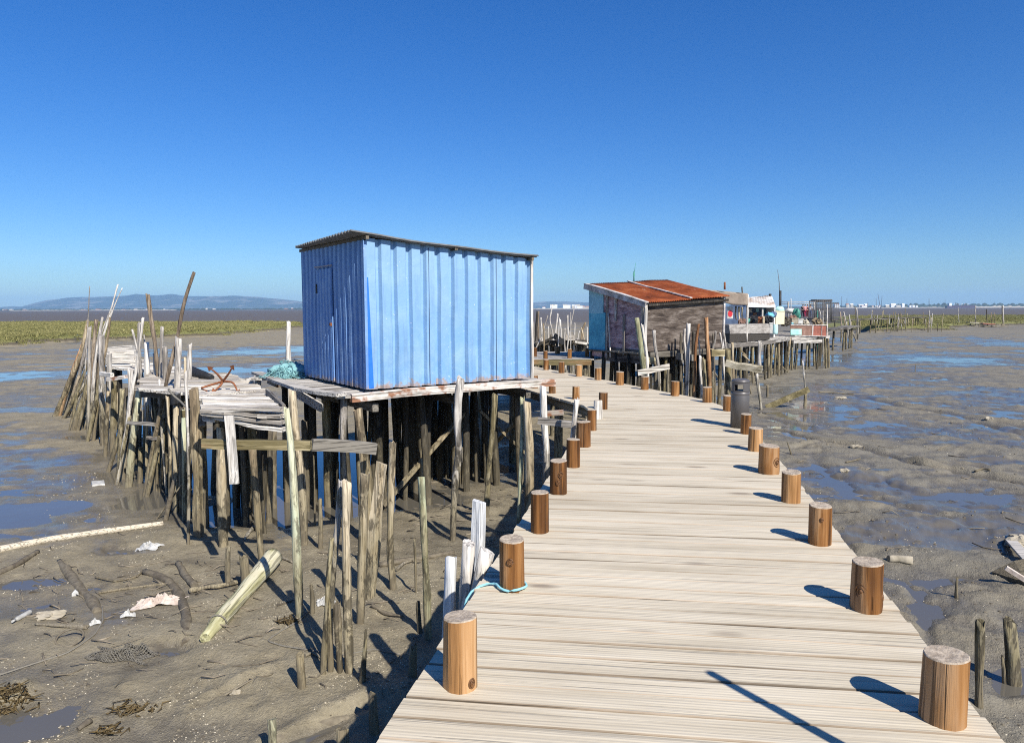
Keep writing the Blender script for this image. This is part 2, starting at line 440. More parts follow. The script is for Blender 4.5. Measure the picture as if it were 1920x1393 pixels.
def wood(name, dark, mid, light, grain='z', tide=0.0, rough=.8, fine=34.0, long=2.2, vary=.35, crack=.6, bump=.5, streak=None, groove=0.0, objvary=.3, spots=None, contrast=.10, cth=.56, sth=.52, slong=1.1):
    """weathered wood, grain along one axis; tide>0 stains what stands in the mud."""
    m, n, l, b = _mat(name)
    ax = 'xyz'.index(grain)
    sc = [fine, fine, fine]; sc[ax] = long
    tc, v = _coords(n, l, sc)
    f1 = _noise(n, l, v, 1.0, 5, .6, .4)
    sc2 = [6.0, 6.0, 6.0]; sc2[ax] = slong
    tc2, v2 = _coords(n, l, sc2)
    f2 = _noise(n, l, v2, 1.0, 4, .55, .2)
    f = _math(n, l, 'ADD', _math(n, l, 'MULTIPLY', f1, .5), _math(n, l, 'MULTIPLY', f2, .5))
    at = n.new('ShaderNodeAttribute'); at.attribute_name = 'rnd'
    f = _math(n, l, 'ADD', f, _math(n, l, 'MULTIPLY', _math(n, l, 'SUBTRACT', at.outputs['Fac'], .5), vary * .6))
    oi = n.new('ShaderNodeObjectInfo')
    f = _math(n, l, 'ADD', f, _math(n, l, 'MULTIPLY', _math(n, l, 'SUBTRACT', oi.outputs['Random'], .5), objvary * .5))
    rp = _ramp(n, [(.5 - contrast, dark), (.5, mid), (.5 + contrast, light)])
    l.new(f, rp.inputs[0])
    c = rp.outputs[0]
    if streak is not None:
        s = _maprange(n, l, f2, sth, sth + .12)
        c = _mix(n, l, _math(n, l, 'MULTIPLY', s, streak[1]), c, streak[0])
    # drying cracks
    scc = [fine * 1.6] * 3; scc[ax] = long * .55
    _, vc = _coords(n, l, scc)
    cr = _maprange(n, l, _noise(n, l, vc, 1.0, 3, .5), cth, cth + .06)
    c = _mix(n, l, _math(n, l, 'MULTIPLY', cr, crack), c, tuple(k * .28 for k in dark))
    if spots is not None:   # knots
        vo = n.new('ShaderNodeTexVoronoi'); scs = [spots[1]] * 3; scs[ax] = spots[1] * .35
        _, vs = _coords(n, l, scs); l.new(vs, vo.inputs['Vector']); vo.inputs['Scale'].default_value = 1.0
        sp = _maprange(n, l, vo.outputs['Distance'], .06, .16, 1, 0)
        c = _mix(n, l, _math(n, l, 'MULTIPLY', sp, .8), c, spots[0])
    if tide:
        ge = n.new('ShaderNodeNewGeometry'); sx = n.new('ShaderNodeSeparateXYZ'); l.new(ge.outputs['Position'], sx.inputs[0])
        z = _math(n, l, 'ADD', sx.outputs['Z'], _math(n, l, 'MULTIPLY', _math(n, l, 'SUBTRACT', f2, .5), 1.4))
        z = _math(n, l, 'ADD', z, _math(n, l, 'MULTIPLY', _math(n, l, 'SUBTRACT', oi.outputs['Random'], .5), .5))
        moss = _maprange(n, l, z, -.25, -.95)
        c = _mix(n, l, _math(n, l, 'MULTIPLY', moss, .75 * tide), c, _mix(n, l, f1, (.085, .072, .04), (.27, .225, .125)))
        scb = [7.0, 7.0, 7.0]; scb[ax] = 2.2
        _, vb = _coords(n, l, scb)
        bl = _math(n, l, 'MULTIPLY', _maprange(n, l, _noise(n, l, vb, 1.0, 5, .7, .6), .51, .56), _maprange(n, l, z, .5, -.4))
        c = _mix(n, l, _math(n, l, 'MULTIPLY', bl, .85 * tide), c, (.045, .038, .026))
        gr = _math(n, l, 'MULTIPLY', _maprange(n, l, _noise(n, l, vb, 2.3, 4, .6), .53, .60), _maprange(n, l, z, .2, -.6))
        c = _mix(n, l, _math(n, l, 'MULTIPLY', gr, .55 * tide), c, (.36, .31, .20))
        mud = _maprange(n, l, z, -1.3, -1.75)
        c = _mix(n, l, _math(n, l, 'MULTIPLY', mud, .85 * tide), c, _mix(n, l, f1, (.10, .083, .055), (.235, .195, .13)))
    l.new(c, b.inputs['Base Color'])
    b.inputs['Roughness'].default_value = rough
    b.inputs['Specular IOR Level'].default_value = .25
    hgt = _math(n, l, 'SUBTRACT', f1, _math(n, l, 'MULTIPLY', cr, .7))
    nb = _bump(n, l, b, hgt, bump, .02)
    if groove:
        sp_ = n.new('ShaderNodeSeparateXYZ'); l.new(tc.outputs['Object'], sp_.inputs[0])
        g = _math(n, l, 'SINE', _math(n, l, 'MULTIPLY', sp_.outputs['Y'], groove))
        wobble = _math(n, l, 'MULTIPLY', g, _maprange(n, l, f2, .35, .65, .2, 1.0))
        _bump(n, l, b, wobble, .20, .004, nb)
    return m

def plain(name, c1, c2, rough=.6, scale=6.0, metal=0.0, bump=.2, spec=.4, stretch=(1, 1, 1)):
    m, n, l, b = _mat(name)
    _, v = _coords(n, l, stretch)
    f = _noise(n, l, v, scale, 5, .6)
    rp = _ramp(n, [(.35, c1), (.65, c2)]); l.new(f, rp.inputs[0])
    at = n.new('ShaderNodeAttribute'); at.attribute_name = 'rnd'
    c = _mix(n, l, .35, rp.outputs[0], _mix(n, l, at.outputs['Fac'], c1, c2))
    l.new(c, b.inputs['Base Color'])
    b.inputs['Roughness'].default_value = rough; b.inputs['Metallic'].default_value = metal
    b.inputs['Specular IOR Level'].default_value = spec
    if bump: _bump(n, l, b, f, bump, .01)
    return m

M = {}
M['deck'] = wood('boardwalk_planks', (.42, .355, .25), (.545, .475, .352), (.64, .565, .43), 'x', fine=22, long=1.0, vary=.22, crack=.3, bump=.35, contrast=.20, cth=.61, groove=2 * math.pi / .02, spots=((.22, .17, .12), 3.2), objvary=0)
M['deck_edge'] = wood('plank_edges', (.22, .17, .115), (.34, .27, .19), (.45, .37, .275), 'x', fine=22, long=1.0, objvary=0)
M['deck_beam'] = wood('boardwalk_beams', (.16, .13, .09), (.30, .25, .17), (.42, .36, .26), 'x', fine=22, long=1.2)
M['post_under'] = wood('dark_pile', (.10, .085, .06), (.20, .17, .12), (.30, .26, .19), 'z', tide=.9)
M['bollard'] = wood('varnished_bollard', (.095, .038, .010), (.21, .09, .025), (.33, .165, .058), 'z', fine=26, long=1.1, vary=.0, crack=.65, bump=.5, rough=.6, objvary=.35, contrast=.12, spots=((.07, .03, .012), 3.6), streak=((.40, .30, .20), .4), sth=.53)
M['bollard_pale'] = wood('pale_bollard', (.20, .092, .03), (.37, .19, .07), (.50, .30, .145), 'z', fine=26, long=1.1, vary=.0, crack=.6, bump=.5, rough=.65, objvary=.25, contrast=.12)
M['knot'] = plain('knot_wood', (.08, .036, .013), (.20, .09, .03), .6, 40, bump=.8)
M['bollard_top'] = plain('bollard_end_grain', (.22, .17, .12), (.54, .45, .34), .85, 38, bump=.8)
M['grey'] = wood('bleached_grey_wood', (.24, .215, .185), (.45, .41, .36), (.66, .62, .55), 'z', tide=1.0, bump=.7)
M['tan'] = wood('tan_weathered_wood', (.22, .165, .10), (.42, .335, .21), (.58, .49, .34), 'z', tide=.9, bump=.6)
M['white'] = wood('bleached_white_wood', (.33, .30, .26), (.52, .48, .42), (.68, .64, .57), 'z', tide=.7, bump=.5)
M['brown'] = wood('brown_wood', (.12, .09, .062), (.225, .172, .12), (.34, .275, .20), 'z', tide=.9, bump=.6)
M['orange'] = wood('orange_barked_wood', (.22, .10, .04), (.42, .22, .10), (.56, .36, .20), 'z', tide=.6, bump=.6)
M['green'] = wood('green_stained_pole', (.26, .25, .14), (.46, .45, .28), (.62, .60, .42), 'z', tide=.8, bump=.5, streak=((.45, .55, .38), .5))
M['mossy'] = wood('mossy_wood', (.13, .105, .05), (.26, .215, .115), (.38, .33, .20), 'z', tide=1.0, bump=.7)
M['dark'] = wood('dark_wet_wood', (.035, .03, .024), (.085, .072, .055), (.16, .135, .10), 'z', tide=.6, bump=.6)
M['log_pale'] = wood('pale_driftwood', (.26, .21, .14), (.44, .375, .265), (.58, .51, .39), 'x', bump=.6)
M['yellow_pole'] = wood('yellow_green_pole', (.24, .225, .11), (.42, .395, .21), (.58, .55, .38), 'y', fine=24, long=1.6, bump=.5, streak=((.60, .55, .40), .7), sth=.5)
M['shade_pile'] = wood('shade_black_pile', (.012, .011, .009), (.03, .026, .021), (.07, .06, .045), 'z', tide=.3, bump=.6)  # near-black colour paints in the shade beneath huts, jetty and piers
M['plank_x'] = wood('bleached_planks', (.36, .32, .265), (.58, .53, .45), (.76, .71, .62), 'x', fine=30, long=1.4, vary=.5, bump=.8, crack=.8)
M['beam_x'] = wood('rust_stained_beam', (.34, .29, .23), (.52, .47, .40), (.68, .63, .56), 'x', fine=24, long=1.6, bump=.6, streak=((.26, .095, .032), .9), sth=.49, slong=4.5)
M['greyplank_x'] = wood('grey_planks', (.19, .17, .145), (.35, .325, .285), (.52, .485, .43), 'x', fine=28, long=1.4, vary=.6, bump=.8, crack=.8)
M['darkbeam_x'] = wood('dark_beam', (.06, .052, .042), (.13, .115, .09), (.22, .20, .165), 'x', fine=24, long=1.5)
M['mossbeam_x'] = wood('mossy_beam', (.16, .13, .06), (.34, .28, .15), (.50, .44, .28), 'x', fine=20, long=2.2, bump=.8, streak=((.28, .12, .05), .45))
M['white_painted'] = wood('flaking_white_paint', (.28, .28, .26), (.55, .55, .53), (.70, .70, .68), 'z', tide=.35, bump=.4)
M['rope_cyan'] = plain('cyan_rope', (.16, .42, .48), (.32, .62, .68), .8, 60)
M['net_teal'] = plain('teal_net', (.10, .27, .29), (.27, .48, .48), .85, 30)
M['rope_grey'] = plain('grey_rope', (.12, .11, .09), (.22, .20, .16), .9, 60)
M['rust'] = plain('rusty_iron', (.12, .04, .018), (.27, .10, .04), .85, 22, bump=.6)
M['black'] = plain('black_rubber', (.012, .012, .013), (.03, .03, .03), .6, 8)
M['bin'] = plain('bin_steel', (.115, .105, .10), (.135, .125, .118), .42, 3, .3, bump=.05)
M['white_plastic'] = plain('white_plastic', (.32, .31, .28), (.60, .59, .55), .5, 9, bump=.3)
M['rag'] = plain('dirty_rag', (.36, .27, .21), (.66, .58, .50), .9, 12, bump=.6)
M['mudlog'] = plain('mud_coated_log', (.075, .06, .042), (.21, .178, .122), .75, 14, bump=1.0)
M['stone'] = plain('pale_stone', (.22, .19, .135), (.42, .37, .28), .9, 9, bump=.6)
M['shell'] = plain('shell', (.40, .33, .21), (.74, .67, .52), .7, 40, bump=0)
M['weed'] = plain('seaweed', (.05, .034, .014), (.15, .105, .04), .7, 22, bump=.5)
# ---- painted sheet metal of the blue hut (object z = height above the sheet's foot)
def paint_metal(name, base, pale, deep, rust_foot=.5, height=2.3):
    m, n, l, b = _mat(name)
    tc, v = _coords(n, l, (1, 1, 1))
    sx = n.new('ShaderNodeSeparateXYZ'); l.new(tc.outputs['Object'], sx.inputs[0])
    f = _noise(n, l, v, 1.6, 5, .65, .3)
    g = _noise(n, l, v, 9, 5, .65)
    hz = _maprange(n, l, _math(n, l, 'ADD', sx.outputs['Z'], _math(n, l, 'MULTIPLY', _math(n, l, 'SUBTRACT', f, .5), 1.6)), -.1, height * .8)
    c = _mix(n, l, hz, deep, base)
    c = _mix(n, l, _maprange(n, l, f, .48, .72), c, pale)
    c = _mix(n, l, _math(n, l, 'MULTIPLY', _maprange(n, l, g, .5, .75), .22), c, deep)
    _, vs = _coords(n, l, (14, 14, .8))
    st = _maprange(n, l, _noise(n, l, vs, 1, 4, .6), .53, .66)
    c = _mix(n, l, _math(n, l, 'MULTIPLY', st, .32), c, tuple(k * .55 for k in base))
    chips = _maprange(n, l, _noise(n, l, v, 26, 3, .6), .685, .71)
    c = _mix(n, l, _math(n, l, 'MULTIPLY', chips, .6), c, (.66, .68, .68))
    rz = _math(n, l, 'ADD', sx.outputs['Z'], _math(n, l, 'MULTIPLY', _math(n, l, 'SUBTRACT', _noise(n, l, v, 7, 4, .7), .5), -.55))
    ru = _maprange(n, l, rz, .085, .005)
    c = _mix(n, l, _math(n, l, 'MULTIPLY', ru, rust_foot), c, _mix(n, l, g, (.16, .06, .03), (.50, .46, .42)))
    spots = _maprange(n, l, _noise(n, l, v, 3.1, 6, .75), .70, .735)
    c = _mix(n, l, _math(n, l, 'MULTIPLY', spots, .7), c, (.25, .11, .06))
    l.new(c, b.inputs['Base Color'])
    l.new(_maprange(n, l, g, .3, .7, .42, .62), b.inputs['Roughness'])
    b.inputs['Specular IOR Level'].default_value = .35
    _bump(n, l, b, _math(n, l, 'ADD', f, _math(n, l, 'MULTIPLY', g, .15)), .35, .05)
    return m
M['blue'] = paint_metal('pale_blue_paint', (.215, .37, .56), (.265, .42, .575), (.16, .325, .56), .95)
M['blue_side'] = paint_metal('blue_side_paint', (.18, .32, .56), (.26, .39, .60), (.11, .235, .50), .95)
M['royal'] = plain('royal_blue_paint', (.015, .13, .52), (.04, .20, .62), .45, 5)
M['fibre'] = plain('grey_fibre_cement', (.10, .10, .095), (.20, .195, .185), .85, 7, bump=.5)

def mottled(name, stops, scale, stretch, rough=.85, bump=.6, extra=None, detail=7):
    m, n, l, b = _mat(name)
    _, v = _coords(n, l, stretch)
    f = _noise(n, l, v, scale, detail, .68, .4)
    rp = _ramp(n, stops); l.new(f, rp.inputs[0]); c = rp.outputs[0]
    _, v2 = _coords(n, l, tuple(k * 6 for k in stretch))
    g = _noise(n, l, v2, scale, 4, .6)
    c = _mix(n, l, _math(n, l, 'MULTIPLY', _maprange(n, l, g, .5, .75), .45), c, tuple(k * .45 for k in stops[0][1]))
    if extra:
        e = _maprange(n, l, _noise(n, l, v, scale * extra[1], 5, .7), extra[2], extra[2] + .06)
        c = _mix(n, l, _math(n, l, 'MULTIPLY', e, extra[3]), c, extra[0])
    l.new(c, b.inputs['Base Color']); b.inputs['Roughness'].default_value = rough
    b.inputs['Specular IOR Level'].default_value = .2
    _bump(n, l, b, _math(n, l, 'ADD', f, _math(n, l, 'MULTIPLY', g, .4)), bump, .02)
    return m
M['rust_roof'] = mottled('rusted_sheet_roof', [(.3, (.10, .025, .01)), (.5, (.24, .058, .018)), (.7, (.36, .12, .045))], 1.6, (1, 1, 1), extra=((.55, .42, .30), 2.3, .66, .7))
M['plywood'] = mottled('weathered_plywood', [(.38, (.04, .03, .024)), (.5, (.10, .078, .062)), (.64, (.22, .185, .155))], 1.5, (1, 1, 5), extra=((.42, .37, .33), 3, .66, .6))
M['purple'] = mottled('faded_purple_boards', [(.38, (.22, .125, .13)), (.5, (.48, .32, .32)), (.62, (.66, .50, .48))], 2.1, (1, 1, 3.4), extra=((.10, .085, .08), 3, .58, .7))
M['teal'] = mottled('teal_paint', [(.3, (.06, .30, .42)), (.55, (.12, .46, .58)), (.75, (.34, .58, .60))], 1.5, (1, 1, 1), .6)
M['teal_pale'] = mottled('pale_teal_paint', [(.3, (.2, .45, .52)), (.55, (.34, .60, .66)), (.75, (.40, .58, .60))], 1.5, (1, 1, 1), .6)
M['flaky'] = mottled('flaking_white_board', [(.3, (.16, .14, .125)), (.48, (.48, .44, .40)), (.65, (.74, .71, .67))], 4.5, (1, 1, 1))
M['canvas'] = mottled('brown_canvas', [(.3, (.24, .19, .145)), (.55, (.31, .25, .195)), (.75, (.38, .315, .25))], 2.5, (1, 1, 1), bump=.3)
M['whiteroof'] = mottled('stained_white_roof', [(.36, (.28, .17, .10)), (.48, (.50, .44, .38)), (.6, (.66, .64, .60))], 1.7, (1, 1, 1))
M['greyboard'] = mottled('grey_driftboard', [(.36, (.17, .15, .13)), (.5, (.32, .295, .26)), (.64, (.46, .43, .385))], 2.2, (1, 1, 4))
M['mossboard'] = mottled('mossy_board', [(.36, (.085, .07, .03)), (.5, (.18, .15, .075)), (.64, (.29, .245, .14))], 5, (1, 1, 1))
M['palebeam'] = mottled('eroded_pale_beam', [(.36, (.17, .145, .09)), (.5, (.38, .335, .235)), (.64, (.54, .485, .37))], 5, (.5, 1, 2))
M['redwall'] = mottled('faded_red_boards', [(.3, (.16, .06, .045)), (.55, (.33, .12, .085)), (.75, (.45, .23, .18))], 2.5, (1, 1, 1))
M['brownwall'] = mottled('brown_red_boards', [(.3, (.13, .075, .055)), (.55, (.24, .14, .105)), (.75, (.36, .25, .20))], 2.5, (1, 1, 1))
M['mint'] = mottled('mint_paint', [(.3, (.22, .52, .44)), (.55, (.42, .64, .56)), (.75, (.68, .74, .70))], 3, (1, 1, 1), .6)
M['yellow'] = plain('pale_yellow_plastic', (.66, .62, .40), (.76, .72, .52), .5, 4)
M['turq'] = plain('pale_turquoise_plastic', (.40, .66, .66), (.52, .74, .72), .45, 4)
M['white_wall'] = plain('white_wall', (.70, .70, .68), (.80, .80, .78), .7, 4)
M['red_dot'] = plain('red_paint', (.50, .02, .03), (.58, .04, .05), .5, 4)
M['navy'] = plain('dark_blue_boards', (.03, .05, .10), (.08, .12, .20), .6, 4)
M['seagreen'] = plain('sea_green_plastic', (.04, .20, .15), (.09, .30, .23), .5, 4)
M['wire'] = plain('dark_wire', (.07, .068, .065), (.14, .135, .13), .7, 20)
M['red_tile'] = plain('terracotta_tiles', (.30, .13, .08), (.40, .20, .12), .8, 4)
M['hull'] = plain('dark_purple_hull', (.05, .035, .06), (.10, .06, .09), .5, 3)
M['skin'] = plain('skin', (.42, .25, .18), (.48, .30, .22), .6, 8, bump=0)
M['hair'] = plain('dark_hair', (.02, .015, .012), (.05, .035, .025), .6, 30)
for nm, cc in (('pink', (.62, .30, .30)), ('crimson', (.28, .02, .06)), ('cotton', (.72, .70, .72)), ('denim', (.06, .10, .22)), ('blackcloth', (.02, .02, .024)), ('maroon', (.10, .015, .02))):
    M[nm] = plain(nm + '_cloth', tuple(k * .85 for k in cc), cc, .9, 20)

# ---- mud
def make_mud():
    m, n, l, b = _mat('tidal_mud')
    ge = n.new('ShaderNodeNewGeometry'); sx = n.new('ShaderNodeSeparateXYZ'); l.new(ge.outputs['Position'], sx.inputs[0])
    P = ge.outputs['Position']
    big = _noise(n, l, P, .35, 5, .6)
    med = _noise(n, l, P, 2.6, 6, .65)
    fin = _noise(n, l, P, 22, 5, .7)
    vf = _noise(n, l, P, 75, 3, .6)
    c = _ramp(n, [(.32, (.155, .131, .085)), (.5, (.242, .206, .136)), (.68, (.32, .275, .187))])
    l.new(_math(n, l, 'ADD', _math(n, l, 'MULTIPLY', med, .6), _math(n, l, 'MULTIPLY', fin, .4)), c.inputs[0])
    col = c.outputs[0]
    # right-hand flats are greyer
    xr = _math(n, l, 'SUBTRACT', sx.outputs['X'], _math(n, l, 'MULTIPLY', sx.outputs['Y'], .35))
    col = _mix(n, l, _math(n, l, 'MULTIPLY', _maprange(n, l, xr, -1.5, 2.0), .75), col, _mix(n, l, med, (.115, .106, .084), (.235, .217, .175)))
    # olive / sandy patches
    col = _mix(n, l, _math(n, l, 'MULTIPLY', _maprange(n, l, big, .50, .66), .35), col, (.26, .21, .125))
    # broken shell grit
    vo = n.new('ShaderNodeTexVoronoi'); vo.inputs['Scale'].default_value = 34; l.new(P, vo.inputs['Vector'])
    vsep = n.new('ShaderNodeSeparateColor'); l.new(vo.outputs['Color'], vsep.inputs[0])
    patch = _maprange(n, l, _noise(n, l, P, 1.5, 4, .6), .42, .66)
    grit = _math(n, l, 'MULTIPLY', _maprange(n, l, vo.outputs['Distance'], .30, .18), _math(n, l, 'GREATER_THAN', vsep.outputs[0], _math(n, l, 'SUBTRACT', .99, _math(n, l, 'MULTIPLY', patch, .14))))
    col = _mix(n, l, _math(n, l, 'MULTIPLY', grit, .75), col, _mix(n, l, vsep.outputs[1], (.34, .27, .16), (.62, .55, .42)))
    # wet film close to the water level
    wz = _math(n, l, 'ADD', sx.outputs['Z'], _math(n, l, 'MULTIPLY', _math(n, l, 'SUBTRACT', med, .5), .09))
    wet = _maprange(n, l, wz, -1.74, -1.79)
    col = _mix(n, l, _math(n, l, 'MULTIPLY', wet, .5), col, _mix(n, l, med, (.075, .065, .052), (.13, .115, .093)))
    l.new(col, b.inputs['Base Color'])
    wat = n.new('ShaderNodeAttribute'); wat.attribute_name = 'wet'
    film = _math(n, l, 'MULTIPLY', wat.outputs['Fac'], _maprange(n, l, _math(n, l, 'ADD', med, _math(n, l, 'MULTIPLY', wat.outputs['Fac'], .25)), .46, .62))
    col = _mix(n, l, _math(n, l, 'MULTIPLY', film, .55), col, (.075, .066, .055))
    far_ = _maprange(n, l, sx.outputs['Y'], 100, 190)
    col = _mix(n, l, far_, col, _mix(n, l, big, (.085, .074, .066), (.125, .108, .095)))
    l.new(col, b.inputs['Base Color'])
    ro = _math(n, l, 'SUBTRACT', .80, _math(n, l, 'MULTIPLY', wet, .5))
    ro = _math(n, l, 'SUBTRACT', ro, _math(n, l, 'MULTIPLY', film, .62))
    ro = _math(n, l, 'MAXIMUM', ro, .12)
    l.new(ro, b.inputs['Roughness'])
    b.inputs['Specular IOR Level'].default_value = .38
    hh = _math(n, l, 'ADD', _math(n, l, 'MULTIPLY', fin, .7), _math(n, l, 'ADD', _math(n, l, 'MULTIPLY', vf, .28), _math(n, l, 'MULTIPLY', grit, .18)))
    _bump(n, l, b, _math(n, l, 'MULTIPLY', hh, _math(n, l, 'SUBTRACT', 1.0, _math(n, l, 'MULTIPLY', film, .85))), .9, .045)
    ed = _math(n, l, 'MULTIPLY', _maprange(n, l, sx.outputs['Z'], -1.60, -1.48), _math(n, l, 'GREATER_THAN', sx.outputs['Y'], 45.0))
    col = _mix(n, l, _math(n, l, 'MULTIPLY', ed, .75), col, (.055, .043, .026))
    gr = _maprange(n, l, _math(n, l, 'ADD', sx.outputs['Z'], _math(n, l, 'MULTIPLY', _math(n, l, 'SUBTRACT', med, .5), .3)), -1.38, -1.22)
    l.new(_mix(n, l, gr, col, _mix(n, l, fin, (.10, .11, .03), (.24, .225, .075))), b.inputs['Base Color'])
    return m
M['mud'] = make_mud()
def make_water():
    m, n, l, b = _mat('shallow_water')
    ge = n.new('ShaderNodeNewGeometry')
    f = _noise(n, l, ge.outputs['Position'], 3.0, 3, .5)
    g = _noise(n, l, ge.outputs['Position'], .4, 3, .5)
    l.new(_mix(n, l, g, (.085, .078, .062), (.135, .122, .098)), b.inputs['Base Color'])
    b.inputs['Roughness'].default_value = .06; b.inputs['IOR'].default_value = 1.5; b.inputs['Specular IOR Level'].default_value = .7
    _bump(n, l, b, f, .12, .02)
    return m
M['water'] = make_water()
def make_grass():
    m, n, l, b = _mat('marsh_grass')
    at = n.new('ShaderNodeAttribute'); at.attribute_name = 'rnd'
    ge = n.new('ShaderNodeNewGeometry')
    f = _noise(n, l, ge.outputs['Position'], .12, 4, .6)
    rp = _ramp(n, [(.25, (.13, .135, .045)), (.5, (.225, .21, .08)), (.75, (.33, .295, .13))])
    l.new(_math(n, l, 'ADD', _math(n, l, 'MULTIPLY', at.outputs['Fac'], .5), _math(n, l, 'MULTIPLY', f, .55)), rp.inputs[0])
    l.new(rp.outputs[0], b.inputs['Base Color']); b.inputs['Roughness'].default_value = .8
    b.inputs['Specular IOR Level'].default_value = .15
    return m
M['grass'] = make_grass()
M['hill'] = mottled('wooded_hillside', [(.35, (.03, .042, .026)), (.52, (.05, .06, .036)), (.62, (.22, .20, .165))], .004, (1, 1, 1), bump=0)
M['trees_far'] = plain('dark_pines', (.02, .032, .016), (.045, .06, .03), .9, .05, bump=0)
M['sand'] = plain('pale_sand', (.42, .37, .28), (.55, .49, .39), .9, .02, bump=0)

# ------------------------------------------------------------------ ground, water, bank, hills, air
def build_ground():
    NA, NR = 1000, 560
    ang = np.linspace(R(-62), R(62), NA)
    u = np.linspace(0, 1, NR)
    rad = 1.2 * (3300 / 1.2) ** (u ** 1.0)
    # finer rings where the picture needs them
    rad = np.unique(np.concatenate([1.0 * (10.0) ** np.linspace(0, .45, 40), np.exp(np.linspace(math.log(2.9), math.log(24), 300)), np.exp(np.linspace(math.log(24.2), math.log(160), 210)), np.exp(np.linspace(math.log(165), math.log(3300), 60))]))
    NR = len(rad)
    A, Rr = np.meshgrid(ang, rad)
    X = Rr * np.sin(A); Y = Rr * np.cos(A) - .8
    Z = terrain(X, Y)
    co = np.stack([X, Y, Z], -1).reshape(-1, 3)
    i = np.arange(NR - 1)[:, None] * NA + np.arange(NA - 1)[None, :]
    q = np.stack([i, i + 1, i + NA + 1, i + NA], -1).reshape(-1, 4)[:, ::-1]
    me = bpy.data.meshes.new('mud'); me.vertices.add(len(co)); me.vertices.foreach_set('co', co.ravel().astype(np.float32))
    me.loops.add(q.size); me.loops.foreach_set('vertex_index', q.ravel().astype(np.int32))
    me.polygons.add(len(q)); me.polygons.foreach_set('loop_start', np.arange(0, q.size, 4, dtype=np.int32))
    me.polygons.foreach_set('use_smooth', np.ones(len(q), bool))
    me.update(calc_edges=True); me.validate()
    me.materials.append(M['mud'])
    wa_ = me.attributes.new('wet', 'FLOAT', 'POINT'); wa_.data.foreach_set('value', wetness(X, Y).ravel().astype(np.float32))
    o = bpy.data.objects.new('mud', me); COL.objects.link(o); structure(o)
    w = MB(); w.lathe([(3600, 0.0)], (0, 0, WATER_Z), 64)
    b = MB(); N = 96
    b.V = [Vector((3600 * math.cos(2 * math.pi * k / N), 3600 * math.sin(2 * math.pi * k / N), WATER_Z)) for k in range(N)]
    b.face(list(range(N)), .5, False, 0)
    structure(b.build('water', M['water'], origin=(0, 0, WATER_Z)))
    # land beyond the estuary, up to the hills
    b = MB()
    rows = []
    for r_, z in ((3150, -3), (3250, -.8), (3600, -.2), (20000, 0)):
        rows.append([(r_ * math.sin(a), r_ * math.cos(a), z) for a in np.linspace(R(-75), R(75), 90)])
    b.grid(rows[::-1]); structure(b.build('far_land', M['hill'], origin=(0, 0, 0)))
build_ground()

def hills(prof, dist, depth, name):
    """ridge whose skyline follows (azimuth px at the horizon, height px); a solid landform with two flanks."""
    b = MB(); xs = np.linspace(prof[0][0], prof[-1][0], 160)
    px = [p[0] for p in prof]; ph = [p[1] for p in prof]
    rows = [[] for _ in range(9)]
    for x in xs:
        hgt = float(np.interp(x, px, ph)) + .9 * float(fbm(np.array([x / 22.]), np.array([dist / 100.]), 61, 4))
        a = math.atan((x - 960) / FPX); d0 = dist
        for k, (fd, fh) in enumerate(((-.5, 0), (-.4, .18), (-.3, .42), (-.2, .70), (-.1, .9), (0, 1), (.1, .85), (.3, .4), (.5, 0))):
            d = d0 + depth * fd
            z = max(0, hgt) * d0 / FPX * fh * (1 + .15 * float(fbm(np.array([x / 14. + k * 3.1]), np.array([k * 1.7]), 67, 3)) * (0 if fh in (0, 1) else 1))
            rows[k].append((d * math.tan(a), d, z - (1 if fh == 0 else 0)))
    b.grid(rows); return structure(b.build(name, M['hill'], origin=(0, dist, 0)))
hills([(-400, 0), (-150, 3), (-20, 2), (15, 6), (30, 7), (45, 6), (90, 18), (140, 23), (180, 23.5), (225, 24.5), (262, 29), (290, 26), (325, 28.5), (350, 25), (400, 24.5), (450, 25), (490, 22), (530, 18), (570, 14), (620, 11), (760, 6), (900, 3), (960, 0)], 8200, 2600, 'hills')
hills([(900, 0), (960, 6), (1000, 11), (1030, 12.5), (1075, 12), (1110, 11), (1200, 9), (1320, 7), (1440, 3), (1520, 0)], 9000, 2200, 'hills')
hills([(1380, 0), (1440, 2), (1560, 2.6), (1700, 3.0), (1800, 3.6), (1920, 4.2), (2200, 5), (2500, 0)], 5200, 900, 'hills')

# ---- air: pale blue distance haze
hb = MB(); hb.box((0, 5600, 98), (17000, 12400, 210))
hz = hb.build('haze', None, origin=(0, 5600, 98)); hz['kind'] = 'stuff'
hm = bpy.data.materials.new('haze_air'); hm.use_nodes = True
hn = hm.node_tree.nodes; hn.remove(hn['Principled BSDF'])
pv = hn.new('ShaderNodeVolumePrincipled'); pv.inputs['Color'].default_value = (.40, .68, 1.0, 1); pv.inputs['Density'].default_value = 1.0e-4
pv.inputs['Anisotropy'].default_value = 0.0
hm.node_tree.links.new(pv.outputs[0], hn['Material Output'].inputs['Volume'])
hz.data.materials.clear(); hz.data.materials.append(hm)

